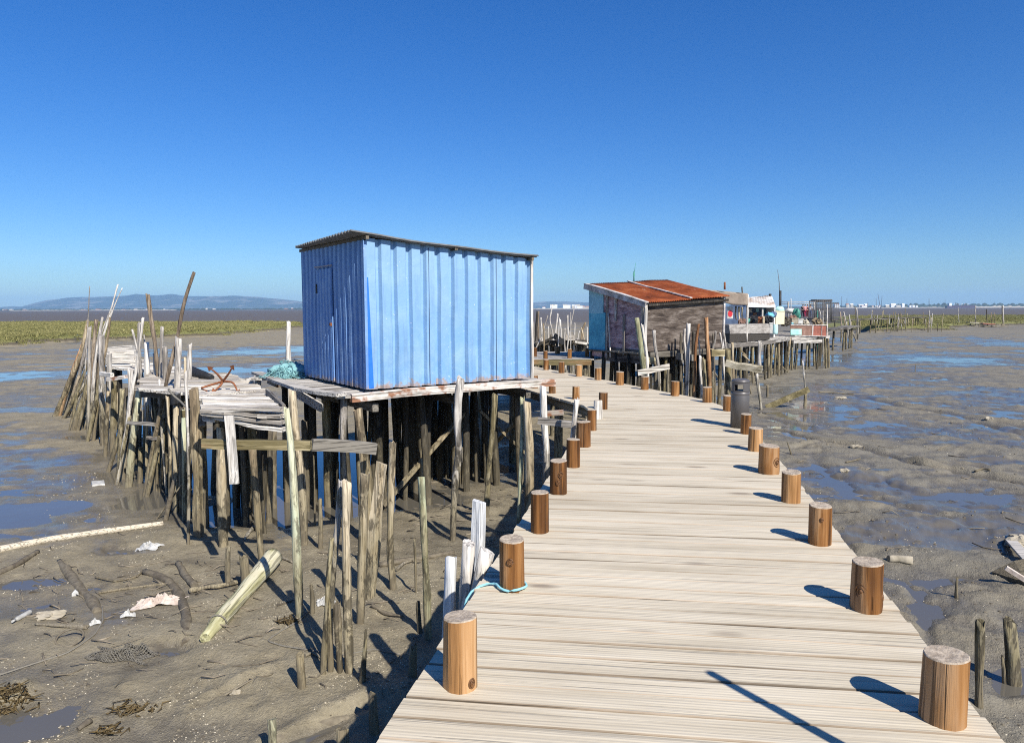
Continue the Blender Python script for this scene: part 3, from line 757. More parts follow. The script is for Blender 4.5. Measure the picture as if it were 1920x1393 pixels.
# ---- marsh grass on the two banks (uncountable)
def marsh(poly, n, name, seed, ymax):
    rs = np.random.RandomState(seed)
    ys = np.array([p[1] for p in poly]); left = poly[1][0] < 0
    N = n * 6
    # even in bearing and in log distance, so that the near edge is dense enough
    Y = np.exp(rs.uniform(math.log(ys.min()), math.log(min(ys.max(), ymax)), N))
    X = ((rs.uniform(-120, 700, N) if left else rs.uniform(1590, 2060, N)) - 960) / FPX * Y
    sd = poly_sd(X, Y, poly) + 5.5 * fbm(X / 9, Y / 9, 41, 3) + 1.2 * fbm(X / 2, Y / 2, 44, 2)
    ok = (sd > -.3) & (fbm(X / 2.5, Y / 2.5, 71, 3) > -.45 + rs.uniform(-.1, .1, N))
    X, Y, sd = X[ok][:n], Y[ok][:n], sd[ok][:n]
    Z = terrain(X, Y); b = MB()
    for x, y, z, q_ in zip(X, Y, Z, sd):
        s = rs.uniform(.55, 1.25) * (1 if q_ > .8 else .75)
        rn = rs.uniform(0, 1)
        for k in range(9):
            a = rs.uniform(0, 6.28); w = s * rs.uniform(.018, .045); hgt = s * rs.uniform(.12, .30); le = s * rs.uniform(.05, .3)
            c = Vector((x + rs.normal(0, .22 * s), y + rs.normal(0, .22 * s), z - .03))
            d = Vector((math.cos(a), math.sin(a), 0)); sdv = Vector((-d.y, d.x, 0))
            q = len(b.V)
            b.V += [c - sdv * w, c + sdv * w, c + d * le * .5 + Vector((0, 0, hgt * .75)) + sdv * w * .8, c + d * le + Vector((0, 0, hgt)), c + d * le * .5 + Vector((0, 0, hgt * .75)) - sdv * w * .8]
            b.face([q, q + 1, q + 2, q + 3, q + 4], min(1, max(0, rn * .5 + .25 + rs.uniform(-.15, .15))), False, 0)
    return tag(b.build(name, M['grass']), None, None, None, 'stuff')
marsh(BANK_L, 17000, 'marsh_grass', 3, 152)
marsh(BANK_R, 6000, 'marsh_grass', 5, 235)
# ================================================================== BOARDWALK
def clip_span(poly, y):
    xs = []
    for (x0, y0), (x1, y1) in zip(poly, poly[1:] + poly[:1]):
        if (y0 > y) != (y1 > y): xs.append(x0 + (y - y0) / (y1 - y0) * (x1 - x0))
    xs.sort()
    return [(xs[i], xs[i + 1]) for i in range(0, len(xs) - 1, 2)]
def plank_floor(b, poly, ang, z, pitch, gap, thick, jit=.008, ch=.004, warp=.0012, n=5, zj=.002, wj=0.0, edge=None):
    """boards along the direction 'ang' clipped to a ground polygon (world xy)."""
    ca, sa = math.cos(ang), math.sin(ang)
    loc = [(x * ca + y * sa, -x * sa + y * ca) for x, y in poly]
    ys = [p[1] for p in loc]; y = min(ys) + .001
    while y < max(ys) - .02:
        w = pitch * (1 + random.uniform(-wj, wj))
        ym = y + w / 2
        for (a, c) in clip_span(loc, ym):
            lo = clip_span(loc, y + .004) or [(a, c)]; hi = clip_span(loc, y + w - .004) or [(a, c)]
            sk0 = sk1 = 0
            if len(lo) == 1 and len(hi) == 1:
                sk0 = (hi[0][0] - lo[0][0]); sk1 = (hi[0][1] - lo[0][1])
            if abs(sk0) > w * 3: sk0 = 0
            if abs(sk1) > w * 3: sk1 = 0
            a += random.uniform(-jit, jit); c += random.uniform(-jit, jit)
            zz = z - thick / 2 + random.uniform(-zj, zj)
            p0 = Vector((a * ca - ym * sa, a * sa + ym * ca, zz)); p1 = Vector((c * ca - ym * sa, c * sa + ym * ca, zz))
            if (p1 - p0).length < .1: continue
            b.beam(p0, p1, w - gap, thick, n=n, warp=warp, ch=ch, skew0=-sk0, skew1=-sk1, edge=edge)
        y += w
PLANK_ANG = math.atan(-.13)
deck_poly = [(-.50 - .208 * 5.7, -3.0), (-.50, 2.71), (1.27, 11.35), (1.22, 12.05), (.21, 14.7), (-1.95, 20.45), (-2.6, 22.3), (-.1, 22.3), (.55, 20.5), (1.90, 17.0), (3.42, 12.95), (3.55, 12.1), (3.42, 10.4), (2.71, 6.64), (1.89, 2.71), (1.89 - .208 * 5.7, -3.0)]
bw = thing('boardwalk', 'long pale plank boardwalk curving left behind the blue hut', 'boardwalk', (1.2, 5, 0))
b = MB(); plank_floor(b, deck_poly, PLANK_ANG, 0.0, .147, .008, .04, ch=.0045, zj=.003, edge=1)
b.build('decking', [M['deck'], M['deck_edge']], bw, origin=(0, 0, 0), rz=PLANK_ANG)
# joists and piles below, seen along the left edge
def run_beams(pts, off, z, w, h, par, nm='edge_beam'):
    for (x0, y0), (x1, y1) in zip(pts, pts[1:]):
        a = math.atan2(y1 - y0, x1 - x0)
        nx, ny = -math.sin(a) * off, math.cos(a) * off
        b = MB(); b.beam((x0 + nx, y0 + ny, z), (x1 + nx, y1 + ny, z), w, h, n=3)
        b.build(nm, M['deck_beam'], par, rz=a)
left_line = [(-.50 - .208 * 3, -.29), (-.50, 2.71), (1.27, 11.35), (1.22, 12.05), (.21, 14.7), (-1.95, 20.45)]
right_line = [(1.89 - .208 * 3, -.29), (1.89, 2.71), (2.71, 6.64), (3.42, 10.4), (3.55, 12.1), (3.42, 12.95), (1.90, 17.0), (.55, 20.5)]
run_beams(left_line, -.14, -.125, .07, .16, bw); run_beams(right_line, .14, -.125, .07, .16, bw)
for line, off in ((left_line, -.16), (right_line, .16)):
    for (x0, y0), (x1, y1) in zip(line, line[1:]):
        L = math.hypot(x1 - x0, y1 - y0); k = max(1, int(L / 1.9)); a = math.atan2(y1 - y0, x1 - x0)
        for i in range(k):
            t = (i + .5) / k; x = x0 + (x1 - x0) * t - math.sin(a) * off; y = y0 + (y1 - y0) * t + math.cos(a) * off
            if y < 1: continue
            b = MB(); b.tube([(x, y, MUD - .5), (x + .02, y, -.21)], [.085, .08], 10, .03, step=.3)
            b.build('support_pile', M['post_under'], bw)

# cross platform beyond the bend
far_poly = [(-2.2, 22.9), (-1.2, 21.95), (2.35, 22.05), (3.0, 23.0), (3.0, 26.3), (-2.2, 26.0)]
cp = thing('landing', 'weathered plank landing crossing behind the far end of the boardwalk', 'landing', (.6, 24, .05))
b = MB(); plank_floor(b, far_poly, math.atan(.02), .06, .15, .008, .04); b.build('decking', M['greyplank_x'], cp, origin=(0, 22, 0), rz=math.atan(.02))
b = MB(); b.beam((-1.3, 21.9, -.02), (2.45, 22.0, -.02), .07, .17, n=4, warp=.006); b.build('edge_beam', M['mossbeam_x'], cp, rz=.027)
for x in (-1.0, .3, 1.5, 2.25):
    b = MB(); b.tube([(x, 22.15, MUD - .5), (x + .03, 22.15, -.1)], [.085, .075], 9, .06, step=.3); b.build('support_pile', M['post_under'], cp)

# ================================================================== BOLLARDS
BOLL = [  # row, px centre, py foot (front), py rim(front top), width px, material, feature
    ('R', 1788, 1368, 1245, 82, 'bollard', 'split grey top'), ('R', 1635, 1150, 1062, 58, 'bollard', 'swollen knot at mid height'), ('R', 1545, 1024, 953, 42, 'bollard', None), ('R', 1489, 945, 889, 36, 'bollard_pale', 'pale flank'),
    ('R', 1447, 890, 839, 38, 'bollard', 'large ringed knot'), ('R', 1420, 847, 805, 26, 'bollard_pale', None), ('R', 1401, 815, 778, 20, 'bollard', None), ('R', 1366, 771, 743, 16, 'bollard', None),
    ('R', 1328, 755, 727, 17, 'bollard', None), ('R', 1267, 743, 716, 16, 'bollard', None), ('R', 1210, 731, 707, 15, 'bollard', None), ('R', 1163, 722, 698, 15, 'bollard_pale', 'crooked shape'), ('R', 1122, 713, 691, 12.5, 'bollard', None),
    ('R', 1086, 706, 685, 12, 'bollard_pale', None), ('R', 1053, 700, 679, 11, 'bollard', None), ('R', 1024, 694, 675, 10, 'bollard', None),
    ('L', 860, 1300, 1169, 68, 'bollard_pale', 'cracked grey top'), ('L', 960, 1110, 1018, 50, 'bollard', 'cyan rope round its foot'), ('L', 1013, 1000, 927, 35, 'bollard', 'greyed side'), ('L', 1048, 928, 867, 32, 'bollard', 'two knots'),
    ('L', 1075, 877, 826, 26, 'bollard', None), ('L', 1095, 839, 793, 27, 'bollard', None), ('L', 1110, 808, 770, 18, 'bollard', None), ('L', 1122, 786, 752, 16, 'white', 'bleached and split'), ('L', 1132, 768, 737, 17, 'bollard', None),
    ('L', 1080.5, 749, 725, 13.5, 'bollard', None), ('L', 1036, 738, 712, 13, 'bollard', None), ('L', 1003, 728, 705, 11, 'bollard', None),
    ('F', 1003, 669, 652, 7, 'bollard', None), ('F', 1023, 673, 658, 8, 'bollard', None), ('F', 1045.5, 664, 650, 9, 'bollard', None), ('F', 1068, 672, 655, 8, 'bollard', None), ('F', 1101, 669, 653, 7.5, 'bollard', None)]
cnt = {'R': 0, 'L': 0, 'F': 0}
FEET = {}
for row, cx, yf, yt, w, mt, feat in BOLL:
    cnt[row] += 1; k = cnt[row]
    zf = .06 if row == 'F' else 0.0
    p = on_z(cx, yf, zf); r = w / 2 / FPX * p.y
    rr = max(.062, min(.098, r)); c = Vector((p.x, p.y + rr * .9, zf))
    top = at_y(cx, yt, p.y).z
    h = top - zf
    FEET[(row, k)] = (c, rr, h)
    side = {'R': 'right', 'L': 'left', 'F': 'landing'}[row]
    if row == 'F': lab = f'short brown bollard on the far landing, {nth(k)} from the left'
    else: lab = f'round brown wooden bollard' + (f' with {feat}' if feat and 'bleached' not in feat and 'greyed' not in feat and 'shape' not in feat else '') + f', {nth(k)} from viewer on {side} edge'
    if mt == 'white': lab = 'pale bleached split bollard, eighth from the viewer on boardwalk left edge'
    t = thing('bollard', lab, 'bollard', c, 'bollards along the boardwalk')
    b = MB()
    seg = 40; prof = []
    nring = 9
    ph = random.random() * 6; lean = Vector((random.uniform(-.004, .004), random.uniform(-.004, .004), 0))
    girth = random.uniform(.005, .022); crk = random.uniform(.02, .07); cth_ = random.uniform(3.6, 5.8)
    tilt = Vector((random.uniform(-.07, .07), random.uniform(-.07, .07)))
    for i in range(nring + 1):
        f = i / nring; z = -.15 + (h + .15) * f
        row_ = []
        for j in range(seg):
            th = 2 * math.pi * j / seg
            q = rr * (1.03 - .05 * f) * (1 + girth * math.sin(f * 2.2 + ph) + .028 * math.sin(2 * th + ph) + .02 * math.sin(3 * th + ph * 2 + f * 3) + .010 * math.sin(13 * th + ph + f * 2) - crk * math.exp(-((th - cth_) / .10) ** 2) + .006 * math.sin(9 * th + ph))
            if feat and 'knot' in feat and 'two' not in feat:
                kt = -1.9 if 'ringed' in feat else -2.2
                dk = ((f - .5) / .16) ** 2 + (math.cos(th) - math.cos(kt)) ** 2 * 4 + (math.sin(th) - math.sin(kt)) ** 2 * 4
                q *= 1 + (.12 if 'swollen' in feat else .07) * math.exp(-dk) + (.09 if 'swollen' in feat else .05) * math.exp(-((f - .47) / .15) ** 2) * (.5 + .5 * math.cos(th - .2))
            zz = z
            if i == nring: zz += q * (tilt.x * math.cos(th) + tilt.y * math.sin(th))
            row_.append(c + lean * f + Vector((q * math.cos(th), q * math.sin(th), zz)))
        prof.append(row_)
    bb = len(b.V)
    for r_ in prof: b.V += r_
    for i in range(nring):
        for j in range(seg): b.face([bb + i * seg + j, bb + i * seg + (j + 1) % seg, bb + (i + 1) * seg + (j + 1) % seg, bb + (i + 1) * seg + j], .5, True, 0)
    b.build('shaft', M[mt], t, origin=c)
    for (ka, kf, kr) in {('R', 2): [(-2.35, .45, .030), (-.75, .30, .016)], ('R', 5): [(-1.05, .45, .036)], ('L', 4): [(-1.35, .62, .020), (-1.7, .38, .016)], ('L', 2): [(-1.7, .62, .016)], ('R', 3): [(-1.9, .7, .010)], ('L', 1): [(-.75, .12, .016)]}.get((row, k), []):
        d_ = Vector((math.cos(ka), math.sin(ka), 0)); t_ = Vector((-d_.y, d_.x, 0)); kc = c + d_ * (rr * 1.0) + Vector((0, 0, h * kf)); kb = MB()
        for q_, o_, w_ in ((1.0, .002, .0045), (.55, .005, .0035)):
            kb.tube([kc + (t_ * math.cos(u_) + Vector((0, 0, 1.25)) * math.sin(u_)) * kr * q_ + d_ * (o_ - .5 * (kr * q_ * math.cos(u_)) ** 2 / rr) for u_ in np.linspace(0, 6.2832, 18)], w_, 6, .1, mi=0)
        kb.blob(kc + d_ * .001, (kr * .35, kr * .42, kr * .45), 3, .1, 6, rz=ka)
        kb.build('knot', M['knot'], t)
    # sawn top: chamfered ring + end grain disc
    e = MB(); rim = prof[-1]; cc = sum(rim, Vector()) / seg
    r1 = [cc + (v - cc) * .95 + Vector((0, 0, .006)) for v in rim]; r2 = [cc + (v - cc) * .5 + Vector((0, 0, .005)) for v in rim]
    e.V = list(rim) + r1 + r2 + [cc + Vector((0, 0, .002))]
    for j in range(seg):
        jn = (j + 1) % seg
        e.face([j, jn, seg + jn, seg + j], .3, True, 0); e.face([seg + j, seg + jn, 2 * seg + jn, 2 * seg + j], random.random(), False, 0); e.face([2 * seg + j, 2 * seg + jn, 3 * seg], random.random(), False, 0)
    e.build('sawn_top', M['bollard_top'], t)

# cyan rope round the second left bollard, trailing over the deck edge
c, rr, h = FEET[('L', 2)]
b = MB(); pts = []
for i in range(15):
    a = R(160) + R(270) * i / 14
    pts.append(c + Vector(((rr * 1.05 + .012) * math.cos(a), (rr * 1.05 + .012) * math.sin(a), .018 + .006 * math.sin(i))))
pts = pts[::-1]
tail = [pts[-1] + Vector((-.05, -.01, .004)), pts[-1] + Vector((-.11, -.03, 0)), pts[-1] + Vector((-.17, -.06, -.02)), pts[-1] + Vector((-.20, -.08, -.12)), pts[-1] + Vector((-.20, -.08, -.4))]
b.tube(pts + tail, .0075, 7, step=.04); tag(b.build('rope', M['rope_cyan']), 'cyan rope tied round the foot of a bollard on the left', 'rope')

# ================================================================== LITTER BIN
pb = on_z(1391, 803, 0.0); rb = 17.0 / FPX * pb.y; cb = Vector((pb.x, pb.y + rb * .85, 0)); hb_ = .67
bn = thing('litter_bin', 'dark grey cylindrical litter bin with hooded opening on the boardwalk right edge', 'litter bin', cb)
b = MB(); b.lathe([(rb, 0), (rb, .44), (rb * .985, .445), (rb * .985, .455), (rb, .46), (rb, .50)], cb, 32); b.build('body', M['bin'], bn)
b = MB(); seg = 32   # hood with window openings
for z0, z1, skip in ((.505, .515, False), (.515, .60, True), (.60, .625, False)):
    for j in range(seg):
        th0 = 2 * math.pi * j / seg; th1 = 2 * math.pi * (j + 1) / seg
        deg = (math.degrees((th0 + th1) / 2)) % 360
        if skip and (215 < deg < 275 or 35 < deg < 95): continue
        p = [cb + Vector((q * math.cos(t), q * math.sin(t), z)) for z in (z0, z1) for q, t in ((rb * .93, th0), (rb, th0), (rb, th1), (rb * .93, th1))]
        b.hexa(p, .5)
b.build('hood', M['bin'], bn)
b = MB(); b.lathe([(rb, .625), (rb * .985, .645), (rb * .86, .665), (rb * .5, .674), (.01, .676)], cb, 32); b.build('lid', M['bin'], bn)
b = MB(); b.lathe([(rb * .9, .47), (rb * .9, .512)], cb, 24); b.build('liner', M['black'], bn)

# pole standing just outside the frame: its shadow falls on the planks
b = MB(); b.tube([(1.755, 1.77, MUD - .4), (1.755, 1.77, .4), (1.75, 1.775, 1.38)], [.036, .03, .022], 10, .04, step=.2)
tag(b.build('mooring_post', M['grey']), 'tall grey mooring post beside the nearest right bollard', 'post')

# ================================================================== BLUE HUT AND ITS PLATFORM
PZ = .35
C0 = on_z(688, 735, PZ); R0 = on_z(1000, 713, PZ)
U = Vector((R0.x - C0.x, R0.y - C0.y, 0)); WID = U.length; U = Matrix.Rotation(R(1.5), 3, 'Z') @ U.normalized(); V = Vector((-U.y, U.x, 0))
UA = math.atan2(U.y, U.x)
B0 = on_z(568, 708, PZ); DEP = (B0 - C0).dot(V)
def hut(u, v, z): return Vector((C0.x, C0.y, 0)) + U * u + V * v + Vector((0, 0, z))
zt_l, zt_r = 2.74, 2.53
fp = thing('fishing_platform', 'stilted timber platform carrying the blue hut, rust-stained front beam', 'platform', hut(WID / 2, DEP / 2, PZ))
pl = [Vector(on_z(636, 741, PZ)), hut(WID + .35, -.10, PZ), hut(WID + .30, DEP + .3, PZ), hut(-.9, DEP + .45, PZ), Vector(on_z(481, 700, PZ))]
b = MB(); plank_floor(b, [(p.x, p.y) for p in pl], UA, PZ - .01, .15, .012, .04, jit=.03, warp=.004, zj=.004, wj=.2)
b.build('decking', M['greyplank_x'], fp, origin=hut(0, 0, PZ), rz=UA)
# sagging edge boards on the left
q = [Vector(on_z(481, 700, PZ)), Vector(on_z(520, 715, PZ)), Vector(on_z(563, 730, PZ - .0)), Vector(on_z(600, 737, PZ)), Vector(on_z(640, 742, PZ))]
b = MB()
for a_, c_ in zip(q, q[1:]): b.beam(a_ + Vector((0, 0, .012)), c_ + Vector((0, 0, .012)), .20, .05, n=2)
b.build('edge_board', M['greyplank_x'], fp, rz=UA + 2.2)
b = MB(); b.beam(hut(-.32, -.14, PZ - .045), hut(WID + .42, -.14, PZ - .045), .10, .125, n=8, warp=.012, ch=.012)
b.build('front_beam', M['beam_x'], fp, rz=UA)
for v in (.9, 1.9, DEP + .1):
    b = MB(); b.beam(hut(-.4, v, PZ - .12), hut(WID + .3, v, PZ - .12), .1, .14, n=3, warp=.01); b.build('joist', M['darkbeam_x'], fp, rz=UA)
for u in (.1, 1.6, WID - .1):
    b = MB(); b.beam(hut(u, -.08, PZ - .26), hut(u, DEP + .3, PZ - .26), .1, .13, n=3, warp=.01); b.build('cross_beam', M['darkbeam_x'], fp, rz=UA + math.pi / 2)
# open frame under the left apron
b = MB(); b.beam(at_y(556, 737, 11.9), at_y(604, 765, 11.3), .06, .13); b.build('side_rail', M['greyplank_x'], fp, rz=UA + 2.2)
b = MB(); b.beam(at_y(484, 706, 13.9), at_y(484, 740, 13.9), .09, .09); b.build('corner_post', M['beam_x'], fp)
b = MB(); b.beam(at_y(505, 712, 13.3), at_y(524, 720, 13.2), .10, .13); b.build('bracket', M['beam_x'], fp)
rs_ = random.Random(11)
piles = [(611, 985, 744, 17, 12.3, 'mossy'), (786, 930, 742, 13, 12.7, 'dark')]
for px, pyb, pyt, w, Y, mt in piles:
    f = at_y(px + 6, 1000, Y); tp = at_y(px, pyt, Y); ft = Vector((f.x, f.y, mud_z(f.x, f.y) - .4))
    b = MB(); b.tube([ft, (ft + tp) / 2 + Vector((.02, 0, .1)), tp], [w / 2 / FPX * Y * 1.1, w / 2 / FPX * Y], 10, .06, step=.16); b.build('support_pile', M[mt], fp)
for v in (.75, 1.3, 1.9, DEP - .15, DEP + .25):
    for u in (-.1, .55, 1.15, 1.75, 2.35, WID - .15, WID + .2):
        if v < .5 and u < .3: continue
        uu, vv = u + rs_.uniform(-.2, .2), v + rs_.uniform(-.2, .2)
        p = hut(uu, vv, 0); ln = Vector((rs_.uniform(-.12, .12), rs_.uniform(-.12, .12), 0))
        b = MB(); r_ = rs_.uniform(.045, .075)
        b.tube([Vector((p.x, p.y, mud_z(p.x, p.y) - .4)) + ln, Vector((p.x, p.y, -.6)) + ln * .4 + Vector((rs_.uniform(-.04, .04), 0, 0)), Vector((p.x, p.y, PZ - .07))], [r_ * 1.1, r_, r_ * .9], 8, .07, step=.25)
        b.build('support_pile', M['shade_pile'] if rs_.random() < .85 else M['dark'], fp)  # shade under the platform is put into the pile colour
for k in range(34):
    uu = rs_.choice((rs_.uniform(.2, WID), rs_.uniform(1.5, WID + .3))); vv = rs_.uniform(1.1, DEP + .5); p = hut(uu, vv, 0); lx = rs_.uniform(-.2, .2)
    b = MB(); r_ = rs_.uniform(.03, .055)
    b.tube([Vector((p.x + lx, p.y, mud_z(p.x, p.y) - .4)), Vector((p.x + lx * .3, p.y, -.7)), Vector((p.x, p.y, PZ - .07))], [r_ * 1.1, r_, r_ * .9], 7, .1, step=.3); b.build('support_pile', M['shade_pile'], fp)
for (pa, pb_, Ya, Yb) in (((718, 948), (872, 772), 11.9, 13.2), ((900, 770), (985, 850), 13.6, 13.9), ((985, 772), (930, 830), 13.9, 14.3)):
    b = MB(); b.beam(at_y(*pa, Ya), at_y(*pb_, Yb), .09, .05); b.build('brace', M['tan'], fp)

# --- corrugated walls
def ribbed(b, pa, pb, za, zb_a, zb_b, pitch, flat, flank, depth, out, rows=7, dent=.006, seed=0, invert=False):
    """trapezoid sheet from pa to pb: wide flats outside, narrow grooves set back by depth."""
    L = (pb - pa).length; d = (pb - pa).normalized(); s = 0; prof = [(0, 0)]
    while s < L:
        for ds, o in ((flat, 0), (flank, -depth), (pitch - flat - 2 * flank, -depth), (flank, 0)):
            s += ds; prof.append((min(s, L), o))
            if s >= L: break
    grid = []
    for i in range(rows + 1):
        f = i / rows; line = []
        for s_, o in prof:
            t = s_ / L; zt = zb_a + (zb_b - zb_a) * t
            k = float(fbm(np.array([s_ * 1.6 + seed]), np.array([f * 2.6 + seed]), 81 + seed, 3)) * dent * (1.6 if 0 < i < rows else .6)
            line.append(pa + d * s_ + out * (o + k) + Vector((0, 0, za + (zt - za) * f)))
        grid.append(line)
    b.grid(grid, smooth=False)
bh = thing('fishing_hut', 'pale blue corrugated metal hut on stilts left of the boardwalk', 'hut', hut(WID / 2, DEP / 2, PZ))
fz = PZ + .035
b = MB(); ribbed(b, hut(.03, 0, 0), hut(WID - .01, 0, 0), fz, zt_l, zt_r, .262, .150, .034, .062, -V, seed=1, dent=.018); b.build('front_wall', M['blue'], bh, origin=hut(0, 0, fz), rz=UA, solid=.004)
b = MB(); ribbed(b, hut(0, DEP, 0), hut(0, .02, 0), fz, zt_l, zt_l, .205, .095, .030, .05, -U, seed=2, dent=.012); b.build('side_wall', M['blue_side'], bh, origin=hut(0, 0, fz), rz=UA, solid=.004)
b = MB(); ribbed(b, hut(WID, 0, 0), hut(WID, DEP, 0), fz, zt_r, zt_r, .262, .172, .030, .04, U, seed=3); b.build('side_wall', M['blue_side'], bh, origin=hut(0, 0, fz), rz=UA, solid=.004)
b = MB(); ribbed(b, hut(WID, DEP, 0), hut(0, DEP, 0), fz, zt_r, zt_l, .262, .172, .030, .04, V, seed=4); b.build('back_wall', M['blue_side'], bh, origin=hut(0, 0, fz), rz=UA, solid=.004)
# corner strips
b = MB(); b.box(hut(.012, -.004, (fz + zt_l) / 2 - .02), (.05, .012, zt_l - fz - .05), UA); b.box(hut(-.006, .045, (fz + zt_l) / 2 - .02), (.012, .085, zt_l - fz - .05), UA); b.build('corner_strip', M['blue_side'], bh)
b = MB(); b.V = [hut(.035, -.012, fz + 1.75), hut(.055, -.012, fz + 1.75), hut(.115, -.012, fz + .02), hut(.03, -.012, fz + .02)]; b.V += [v + V * .006 for v in b.V[:4]]
b.F = []; vv_ = b.V; b.V = []; b.hexa([vv_[i] for i in (3, 2, 6, 7, 0, 1, 5, 4)]); b.build('paint_strip', M['royal'], bh)
b = MB(); b.beam(hut(WID + .012, -.012, fz), hut(WID + .022, -.012, zt_r - .01), .05, .045, up=V, n=6, warp=.008); b.build('corner_post', M['white'], bh)
# door in the left wall, standing a little proud, with hinge and hasp
d0, d1 = 1.35, 2.08
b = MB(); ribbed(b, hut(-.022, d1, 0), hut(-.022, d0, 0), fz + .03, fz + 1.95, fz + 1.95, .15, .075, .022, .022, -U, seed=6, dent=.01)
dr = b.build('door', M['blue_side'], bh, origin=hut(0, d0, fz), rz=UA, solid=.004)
b = MB(); b.box(hut(-.035, d0 + .05, fz + 1.0), (.03, .06, .05), UA); b.build('hasp', M['rust'], dr)
b = MB(); b.box(hut(-.03, d1 - .02, fz + 1.62), (.02, .04, .16), UA); b.build('hinge', M['black'], dr)
b = MB(); b.box(hut(-.03, (d0 + d1) / 2, fz + 2.0), (.02, d1 - d0 + .1, .02), UA); b.build('door_head', M['blue_side'], bh)
for u_ in (.262 * 4 + .07, .262 * 9 + .08):
    b = MB(); zt_ = zt_l + (zt_r - zt_l) * u_ / WID; b.beam(hut(u_, -.006, fz + .02), hut(u_, -.010, zt_ - .03), .007, .006, up=V); b.build('sheet_lap', M['navy'], bh)
# roof: thin sinusoidal sheet falling to the right
b = MB(); rows = []
u0, u1, v0, v1 = -.27, WID + .08, -.12, DEP + .06
nv = 190
for i in range(15):
    f = i / 14; u = u0 + (u1 - u0) * f
    u_ = u; rows.append([hut(u0 + .19 * (v_ - v0) / (v1 - v0) * (1 - f) + (u1 - u0) * f + .012 * math.sin(v_ * 40) * (1 if i in (0, 14) else 0), v_, zt_l + .045 + (zt_r - zt_l) * (u / WID) + .02 * math.sin(2 * math.pi * (v_ - v0) / .075) + .022 * float(vnoise(np.array([u * 1.2]), np.array([v_ * 1.1]), 5)) - (.02 * math.sin(math.pi * f))) for v_ in np.linspace(v0, v1, nv)])
b.grid(rows); b.build('roof', M['fibre'], bh, origin=hut(0, 0, zt_l), rz=UA, solid=.012)
b = MB()
for (u, z_) in ((.02, zt_l - .0), (WID / 2, (zt_l + zt_r) / 2), (WID - .02, zt_r)): b.beam(hut(u, -.10, z_ - .005), hut(u, DEP + .08, z_ - .005), .05, .05)
b.build('rafter', M['dark'], bh, rz=UA)
# ================================================================== STAKES AND POSTS (each its own object)
CLUSTER = {}
def stake(cl, desc, pts, w0, w1, mat, Y=None, dY=0.0, sq=0.0, rough=.11, jag=.06, cat='stake', name='wooden_stake', tilt=.3, foot=True):
    """pts: photo points foot -> top; a pole of real thickness standing at its own distance in the mud."""
    if Y is None:
        base = on_mud(*pts[0]); Y = base.y
    n = len(pts)
    P = [at_y(px, py, Y + dY * i / max(1, n - 1)) for i, (px, py) in enumerate(pts)]
    if foot:
        d = (P[0] - P[1]).normalized(); gz = mud_z(P[0].x, P[0].y) - .3
        if P[0].z > gz and d.z < -.2: P.insert(0, P[0] + d * ((gz - P[0].z) / d.z))
    k = Y / FPX / 2
    m = len(P); rad = [max(.008, (w0 + (w1 - w0) * i / (m - 1)) * k) for i in range(m)]
    b = MB(); b.tube(P, rad, 10 if Y < 20 else 8, rough, step=max(.06, min(.16, rad[0] * 2.2)), jag=jag * 1.0, tilt=tilt, square=sq, rot=random.random() * .8 if not sq else .5, smooth=sq < .5)
    o = b.build(name, M[mat], origin=P[0])
    CLUSTER.setdefault(cl, []).append((pts[-1][0], o, desc, cat))
    return o
CL = {
    'E': ('at the far end of the old jetty', 'stakes at the far end of the old jetty'),
    'J': ('along the old jetty', 'stakes along the old jetty'),
    'P': ('in the mud before the blue hut', 'stakes in the mud before the blue hut'),
    'B': ('beside the boardwalk left edge', 'posts beside the boardwalk left edge'),
    'H': ('in front of the rusty-roofed hut', 'stakes in front of the rusty-roofed hut'),
    'K': ('behind the far landing', 'stakes behind the far landing'),
    'F': ('along the distant jetty right', 'stakes along the distant jetty'),
    'W': ('on the right mudflat', 'stakes on the right mudflat'),
}
S = stake
# ---- far end of the old jetty (leaning bundle on the left)
S('E', 'leaning brown pole', [(104, 780), (128, 720), (151, 666), (160, 628), (165, 601)], 11, 5, 'tan')
S('E', 'thin upright rod', [(160, 690), (165, 601), (168, 538)], 2.2, 1.6, 'grey', Y=20.2)
S('E', 'leaning orange-topped pole', [(112, 779), (126, 726), (146, 668), (156, 642)], 8, 5, 'orange')
S('E', 'grey leaning pole', [(124, 779), (150, 700), (160, 655), (170, 612)], 8, 5, 'grey')
S('E', 'thick green-stained leaning pole', [(138, 806), (152, 760), (171, 706), (176, 690)], 13, 9, 'mossy')
S('E', 'long forked bleached branch', [(133, 779), (160, 715), (186, 656), (206, 590), (221, 534)], 7, 2.5, 'white', dY=.3)
S('E', 'thin pale branch', [(205, 600), (214, 575), (229, 541)], 2.5, 1.6, 'white', Y=20.1, foot=False)
S('E', 'thin grey leaning stick', [(150, 790), (173, 700), (190, 625), (209, 577)], 3.5, 2.2, 'grey')
S('E', 'reddish upright stake', [(170, 760), (174, 660), (181, 600)], 7, 6.5, 'brown', Y=20)
S('E', 'grey split stake', [(172, 770), (178, 680), (186, 630), (192, 596)], 7, 4.5, 'grey', Y=19.5)
S('E', 'bleached upright post', [(166, 780), (167, 690), (168, 614)], 6.5, 5.5, 'white', Y=19.6)
S('E', 'tan leaning stake', [(178, 800), (190, 700), (204, 620), (206, 596)], 7, 4, 'tan', Y=18.4)
S('E', 'flat bleached post', [(192, 815), (190, 720), (190, 630)], 9, 8.5, 'grey', Y=17.6, sq=.7)
S('E', 'muddy leaning pole', [(164, 828), (178, 765), (186, 712)], 8, 6, 'mossy')
S('E', 'broad muddy plank post', [(178, 821), (186, 745), (192, 660)], 14, 9, 'tan', sq=.6)
S('E', 'dark leaning stake', [(124, 780), (136, 742), (148, 705)], 6, 5, 'brown')
